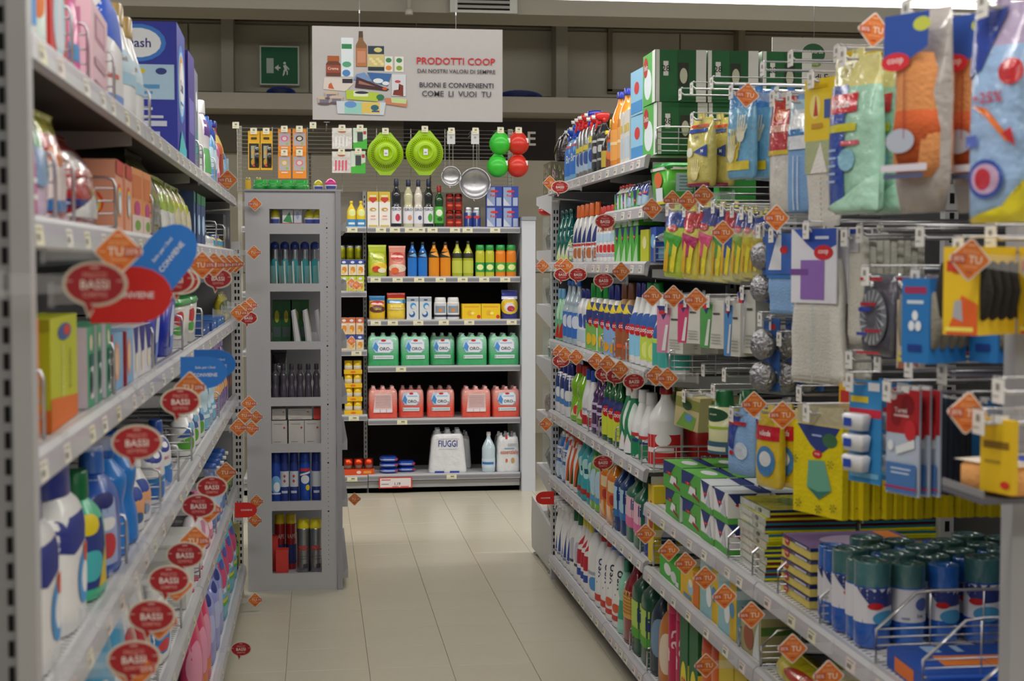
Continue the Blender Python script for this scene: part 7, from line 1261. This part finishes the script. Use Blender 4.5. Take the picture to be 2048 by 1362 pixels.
# =================================================================== OFFER TAGS clipped to the rails
def roundpoly(pts, r, k=4):
    out = []; n = len(pts)
    for i in range(n):
        a, b, c = Vector(pts[i-1]), Vector(pts[i]), Vector(pts[(i+1) % n]); u = (a-b).normalized()*r; v = (c-b).normalized()*r
        for j in range(k+1): t = j/k; out.append(tuple((b+u)*(1-t)**2+b*2*t*(1-t)+(b+v)*t*t))
    return out
def tagmesh(kind, s, ud=False):
    """kind O diamond, B bubble, U blue card, V red card; s = side the clip leaves to"""
    P = []; c = M('paper'); L = M('paper')
    if kind == 'O':
        R = .034; c.prism(roundpoly([(0, -R), (R, 0), (0, R), (-R, 0)], .006), 'y', 0, .0012, 'e8dcd4')
        q = R*.90; pts = roundpoly([(0, -q), (q, 0), (0, q), (-q, 0)], .005); c.prism(pts, 'y', -.0008, -.0001, 'e07828'); S = Flat((0, -.0010, 0), (R, 0, 0), (0, 0, R))
        k = 1 if s < 0 else -1
        D = [('t', 'SCEGLI', 0, .34, .17, 'f0b080', 1.1), ('t', 'TU', -.12*k if k > 0 else .22, 0, .34, 'f8e4d4', .8), ('r', .25 if k > 0 else -.85, -.2, .85 if k > 0 else -.2, .18, 'c05038'), ('t', '25%', .52*k, 0, .22, 'f4d8c8', .52), ('r', -.75, -.02, -.5, .01, 'f0c8a8'), ('r', -.16, -.6, .16, -.52, 'c04830'), ('r', -.16, .6, .16, .65, 'f0c8a8'), ('r', -.3, -.33, .35, -.30, 'f0c0a0')]
        if ud: D = [(d[0], d[1], -d[2]-0, d[3], -d[4], d[5]) if False else d for d in D]
    elif kind == 'B':
        A_, B_ = .037, .026; k = 1
        pts = [(A_*math.cos(t), B_*math.sin(t)) for t in [(-100+i*18)*PI/180 for i in range(19)]]+[(-.013, -.025), (-.008, -.040), (-.002, -.030)]
        c.prism(pts, 'y', 0, .0012, 'd8d0bc'); pts2 = [(x*.90, z*.88+.0002) for x, z in pts]; c.prism(pts2, 'y', -.0008, -.0001, 'a81c24'); S = Flat((0, -.0010, 0), (.037, 0, 0), (0, 0, .037))
        D = [('t', 'PREZZI', 0, .27, .17, 'e09088', 1.0), ('t', 'BASSI', 0, -.02, .28, 'f8e8e0', 1.35), ('t', 'SEMPRE', 0, -.33, .17, 'e09088', 1.05), ('r', -.14, .48, .14, .55, 'e0a098'), ('r', -.88, .08, -.68, .11, 'e8c8c0'), ('r', .68, .08, .88, .11, 'e8c8c0')]
    else:
        h = .036; w_ = .052; col_ = '2878d0' if kind == 'U' else 'd02018'; pts = [(-w_, h), (-w_, -h), (w_*.1, -h)]+[(w_*.1+(w_*.9)*math.cos(t), h*math.sin(t)) for t in [(-80+i*20)*PI/180 for i in range(9)]]+[(w_*.1, h)]
        if s > 0: pts = [(-x, z) for x, z in pts][::-1]
        c.prism(pts, 'y', 0, .0012, col_); S = Flat((0, -.0004, 0), (w_, 0, 0), (0, 0, h)); D = [('t', 'CONVIENE', .05, -.15 if kind == 'U' else 0, .22, 'f0f0f4', 1.25)]
        if kind == 'U': D.append(('t', 'Solo per i Soci', .05, .3, .2, 'e8f0f8', 1.2))
    prints(L, S, D, .0003, .00006)
    if ud:
        for m in (c, L): m.v = [(-x, y, -z) for x, y, z in m.v]
    return c, L
TG = {}
CLIPN = {'O': 'orange diamond offer tag', 'B': 'red speech-bubble price tag', 'U': 'bright blue rounded members offer card', 'V': 'bright red rounded offer card'}
def near_shelf(side, z):
    S_ = [(n, q) for n, q in LS] if side < 0 else [(n, q) for n, q, a, b in RS]
    return min(S_, key=lambda t: abs(t[1]-.02-z))[0]
def rtag(kind, px, py, X=None, s=-1, ud=False, tilt=0, where=None, clip=True, sc=1.0, rail=None):
    X = X if X is not None else (-.255 if s < 0 else .995); c = atX(px, py, X)
    rail = rail if rail is not None else (XL-.002 if s < 0 else XR-.004); dx = rail-X; key = (kind, s, ud, round(dx, 2))
    if key not in TG:
        a, L = tagmesh(kind, s, ud); cl = M('clear'); e0 = .02 if kind == 'O' else .025
        x0, x1 = sorted((dx, math.copysign(e0, dx))); cl.prism([(x0, -.013), (x1, -.010), (x1, .010), (x0, .013)] if dx < 0 else [(x0, -.010), (x1, -.013), (x1, .013), (x0, .010)], 'y', .0016, .0024, 'e8e8ec')
        cl.prism([(x0, -.017), (x0+.007, -.017), (x0+.007, .017), (x0, .017)] if dx < 0 else [(x1-.007, -.017), (x1, -.017), (x1, .017), (x1-.007, .017)], 'y', .0025, .006, 'e0e0e4')
        TG[key] = Proto('offer_tag', 'tag', CLIPN[kind], [('card', a), ('lettering', L), ('clear_clip', cl)])
    desc = ('upside-down ' if ud else '')+CLIPN[kind]
    if where is None: where = 'by the %s %s shelf' % (near_shelf(s, c.z), 'laundry' if s < 0 else 'cleaning')
    r = place(TG[key], c, 0, where, rot=(0, tilt, random.uniform(-.12, .12)), desc=desc); r.scale = (sc, sc, sc)
for k, px, py, *o in [
  ('O', 455, 360, dict(ud=True)), ('O', 510, 408, dict(ud=True)), ('O', 517, 414, dict(ud=True)), ('O', 508, 505), ('O', 514, 506), ('O', 237, 503), ('O', 405, 530), ('O', 428, 530), ('O', 444, 530), ('O', 458, 529), ('O', 470, 528),
  ('O', 478, 626), ('O', 490, 618), ('O', 500, 610), ('O', 498, 807), ('O', 490, 831), ('O', 512, 834), ('O', 477, 855), ('O', 503, 857), ('O', 380, 775), ('O', 452, 945), ('O', 416, 1020), ('O', 390, 1082), ('O', 352, 1170, dict(ud=True)),
  ('O', 318, 1242), ('O', 268, 1338), ('O', 510, 1200), ('O', 513, 1003), ('O', 510, 1041), ('B', 190, 568), ('B', 348, 560), ('B', 360, 562), ('B', 436, 557), ('B', 361, 803), ('B', 274, 885), ('B', 424, 974), ('B', 397, 1012), ('B', 370, 1110),
  ('B', 338, 1160), ('B', 303, 1232), ('B', 268, 1318), ('B', 482, 1298), ('B', 497, 636), ('U', 335, 512, dict(tilt=-.9, sc=1.15)), ('U', 408, 745), ('U', 430, 728), ('V', 262, 590, dict(sc=1.1)), ('V', 492, 1020, dict(sc=.8))]:
    q = o[0] if o else {}; rtag(k, px, py, s=-1, X=-.255+random.uniform(-.008, .008) if px < 440 else -.27, **q)
for k, px, py, *o in [
  ('B', 1120, 374), ('O', 1100, 366, dict(rail=1.113)), ('B', 1210, 443), ('O', 1304, 417), ('O', 1085, 532, dict(rail=1.113)), ('O', 1122, 531), ('O', 1133, 532), ('B', 1125, 549), ('B', 1156, 549), ('B', 1207, 561), ('O', 1242, 543), ('O', 1305, 592), ('O', 1347, 593), ('O', 1392, 600),
  ('O', 1118, 704), ('O', 1130, 709), ('O', 1152, 714), ('B', 1122, 722), ('O', 1192, 722), ('O', 1214, 728), ('O', 1240, 739), ('B', 1210, 748), ('B', 1233, 752), ('B', 1268, 763), ('O', 1312, 751), ('O', 1335, 757), ('B', 1206, 925), ('O', 1092, 848, dict(rail=1.113)),
  ('O', 1291, 1068), ('O', 1338, 1101), ('O', 1371, 1127), ('O', 1410, 1156), ('O', 1449, 1193), ('O', 1503, 1230), ('O', 1585, 1297), ('O', 1412, 1331), ('O', 1657, 1352), ('V', 1090, 996, dict(sc=.8, rail=1.14))]:
    q = o[0] if o else {}; rtag(k, px, py, s=1, **q)
for px, py, X, w_ in ((1345, 401, 1.10, 'second'), (1376, 402, 1.10, 'second'), (1407, 391, 1.10, 'second'), (1446, 465, 1.05, 'second'), (1553, 436, 1.08, 'second'), (1494, 190, 1.10, 'top'), (1748, 60, 1.02, 'top'), (1508, 809, 1.04, 'lowest'), (1565, 830, 1.04, 'lowest'), (1940, 519, .96, 'third'), (1935, 826, .96, 'lowest')):
    rtag('O', px, py, X=X, s=1, where='on the %s peg row' % w_, rail=X+.09, tilt=.1 if px in (1494, 1748, 1940, 1935) else 0)
# tags over the drinks side bay and beside the end display
def btag(px, py, Y, where, dx, ud=False):
    p = atY(px, py, Y); a, L = tagmesh('O', -1, ud); cl = M('clear'); x0, x1 = sorted((dx, math.copysign(.02, dx))); cl.prism([(x0, -.010), (x1, -.010), (x1, .010), (x0, .010)], 'y', .0016, .0024, 'e8e8ec')
    r = place(Proto('offer_tag', 'tag', CLIPN['O'], [('card', a), ('lettering', L), ('clear_clip', cl)]), p, 0, where)
btag(713, 570, YB-.06, 'over the small juice cartons', -.05); btag(703, 566, YB-.05, 'over the small juice cartons', -.04); btag(703, 682, YB-.06, 'over the apricot juice cartons', -.05)
btag(709, 998, 7.2, 'jutting low from the end display', -.10)
# =================================================================== LABELS
ORDN = ['first', 'second', 'third', 'fourth', 'fifth', 'sixth', 'seventh', 'eighth', 'ninth', 'tenth', 'eleventh', 'twelfth', 'thirteenth', 'fourteenth', 'fifteenth', 'sixteenth', 'seventeenth', 'eighteenth', 'nineteenth', 'twentieth']
ORDN += ['twenty-'+ORDN[i] for i in range(9)]+['thirtieth']+['thirty-'+ORDN[i] for i in range(9)]
groups = {}
for e in REG:
    r, desc, where, order = e
    if 'lift' in r.keys():
        where += ', upper layer' if r['lift'] else ''; del r['lift']
    groups.setdefault((desc, where), []).append((order, r))
bydesc = {}
for (d, w_), L in groups.items(): bydesc[d] = bydesc.get(d, 0)+len(L)
for (desc, where), L in groups.items():
    L.sort(key=lambda t: t[0]); n = len(L); beh = 'behind' in where
    acrossx = any(k in where for k in ('drinks', 'side bay', 'opening', 'wire mesh', 'end display', 'fifth opening'))
    pile = 'mop shelf' in where
    prep = '' if where.split()[0] in ('on', 'at', 'in', 'by', 'over', 'beside', 'under', 'past', 'jutting', 'stacked') else ('in the ' if 'row' in where.split(',')[0] or 'part' in where else 'on the ')
    for i, (o_, r) in enumerate(L):
        if n == 1 or (beh and n > 8): lab = '%s %s%s' % (desc, prep, where)
        elif pile: lab = '%s, %s from the bottom %s' % (desc, ORDN[i], where)
        elif acrossx: lab = '%s, %s from the left %s%s' % (desc, ORDN[i], prep, where)
        else: lab = '%s, %s from the far end %s%s' % (desc, ORDN[i], prep, where)
        for a_, b_ in ((' of the end display', ' of end display'), ('opening of end display', 'end-display opening'), (' from the far end', ' from far end'), (' from the left', ' from left'), (', behind the front ones', ', behind'), (', behind its front one', ', behind'),
                       (' shelf of the side bay', ' side-bay shelf'), ('upper shelf under the hanging cloths', 'mop shelf'), ('middle shelf under the hanging cloths', 'glove shelf'), (' in the rear pile on the near mop shelf', ' in rear pile'), (' on the near mop shelf', ' on mop shelf'), (', upper layer', ', on top'), (' stacked on the cartons of the fifth opening', ', upper layer'),
                       (' from the bottom', ' from bottom'), (' in the ', ' in '), (' on the ', ' on '), (' at the ', ' at '), (' with a ', ' with ')):
            if len(lab.split()) > 15: lab = lab.replace(a_, b_)
        if len(lab.split()) > 16: lab = re.sub(r'( with [^,]*?) and [^,]+?(,| on | in )', r'\1\2', lab, count=1)
        if len(lab.split()) > 16: lab = lab.replace('large ', '', 1).replace('small ', '', 1).replace('huge ', '', 1).replace('clear bag of ', '').replace('smoky bag holding a ', '').replace(' glove bag', ' gloves').replace(' moth', '').replace('nearest part of the upper', 'upper').replace('tablet ', '')
        r['label'] = lab
        if bydesc[desc] > 1: r['group'] = desc+' repeats'
        if len(lab.split()) > 16: print('LONG', len(lab.split()), lab)
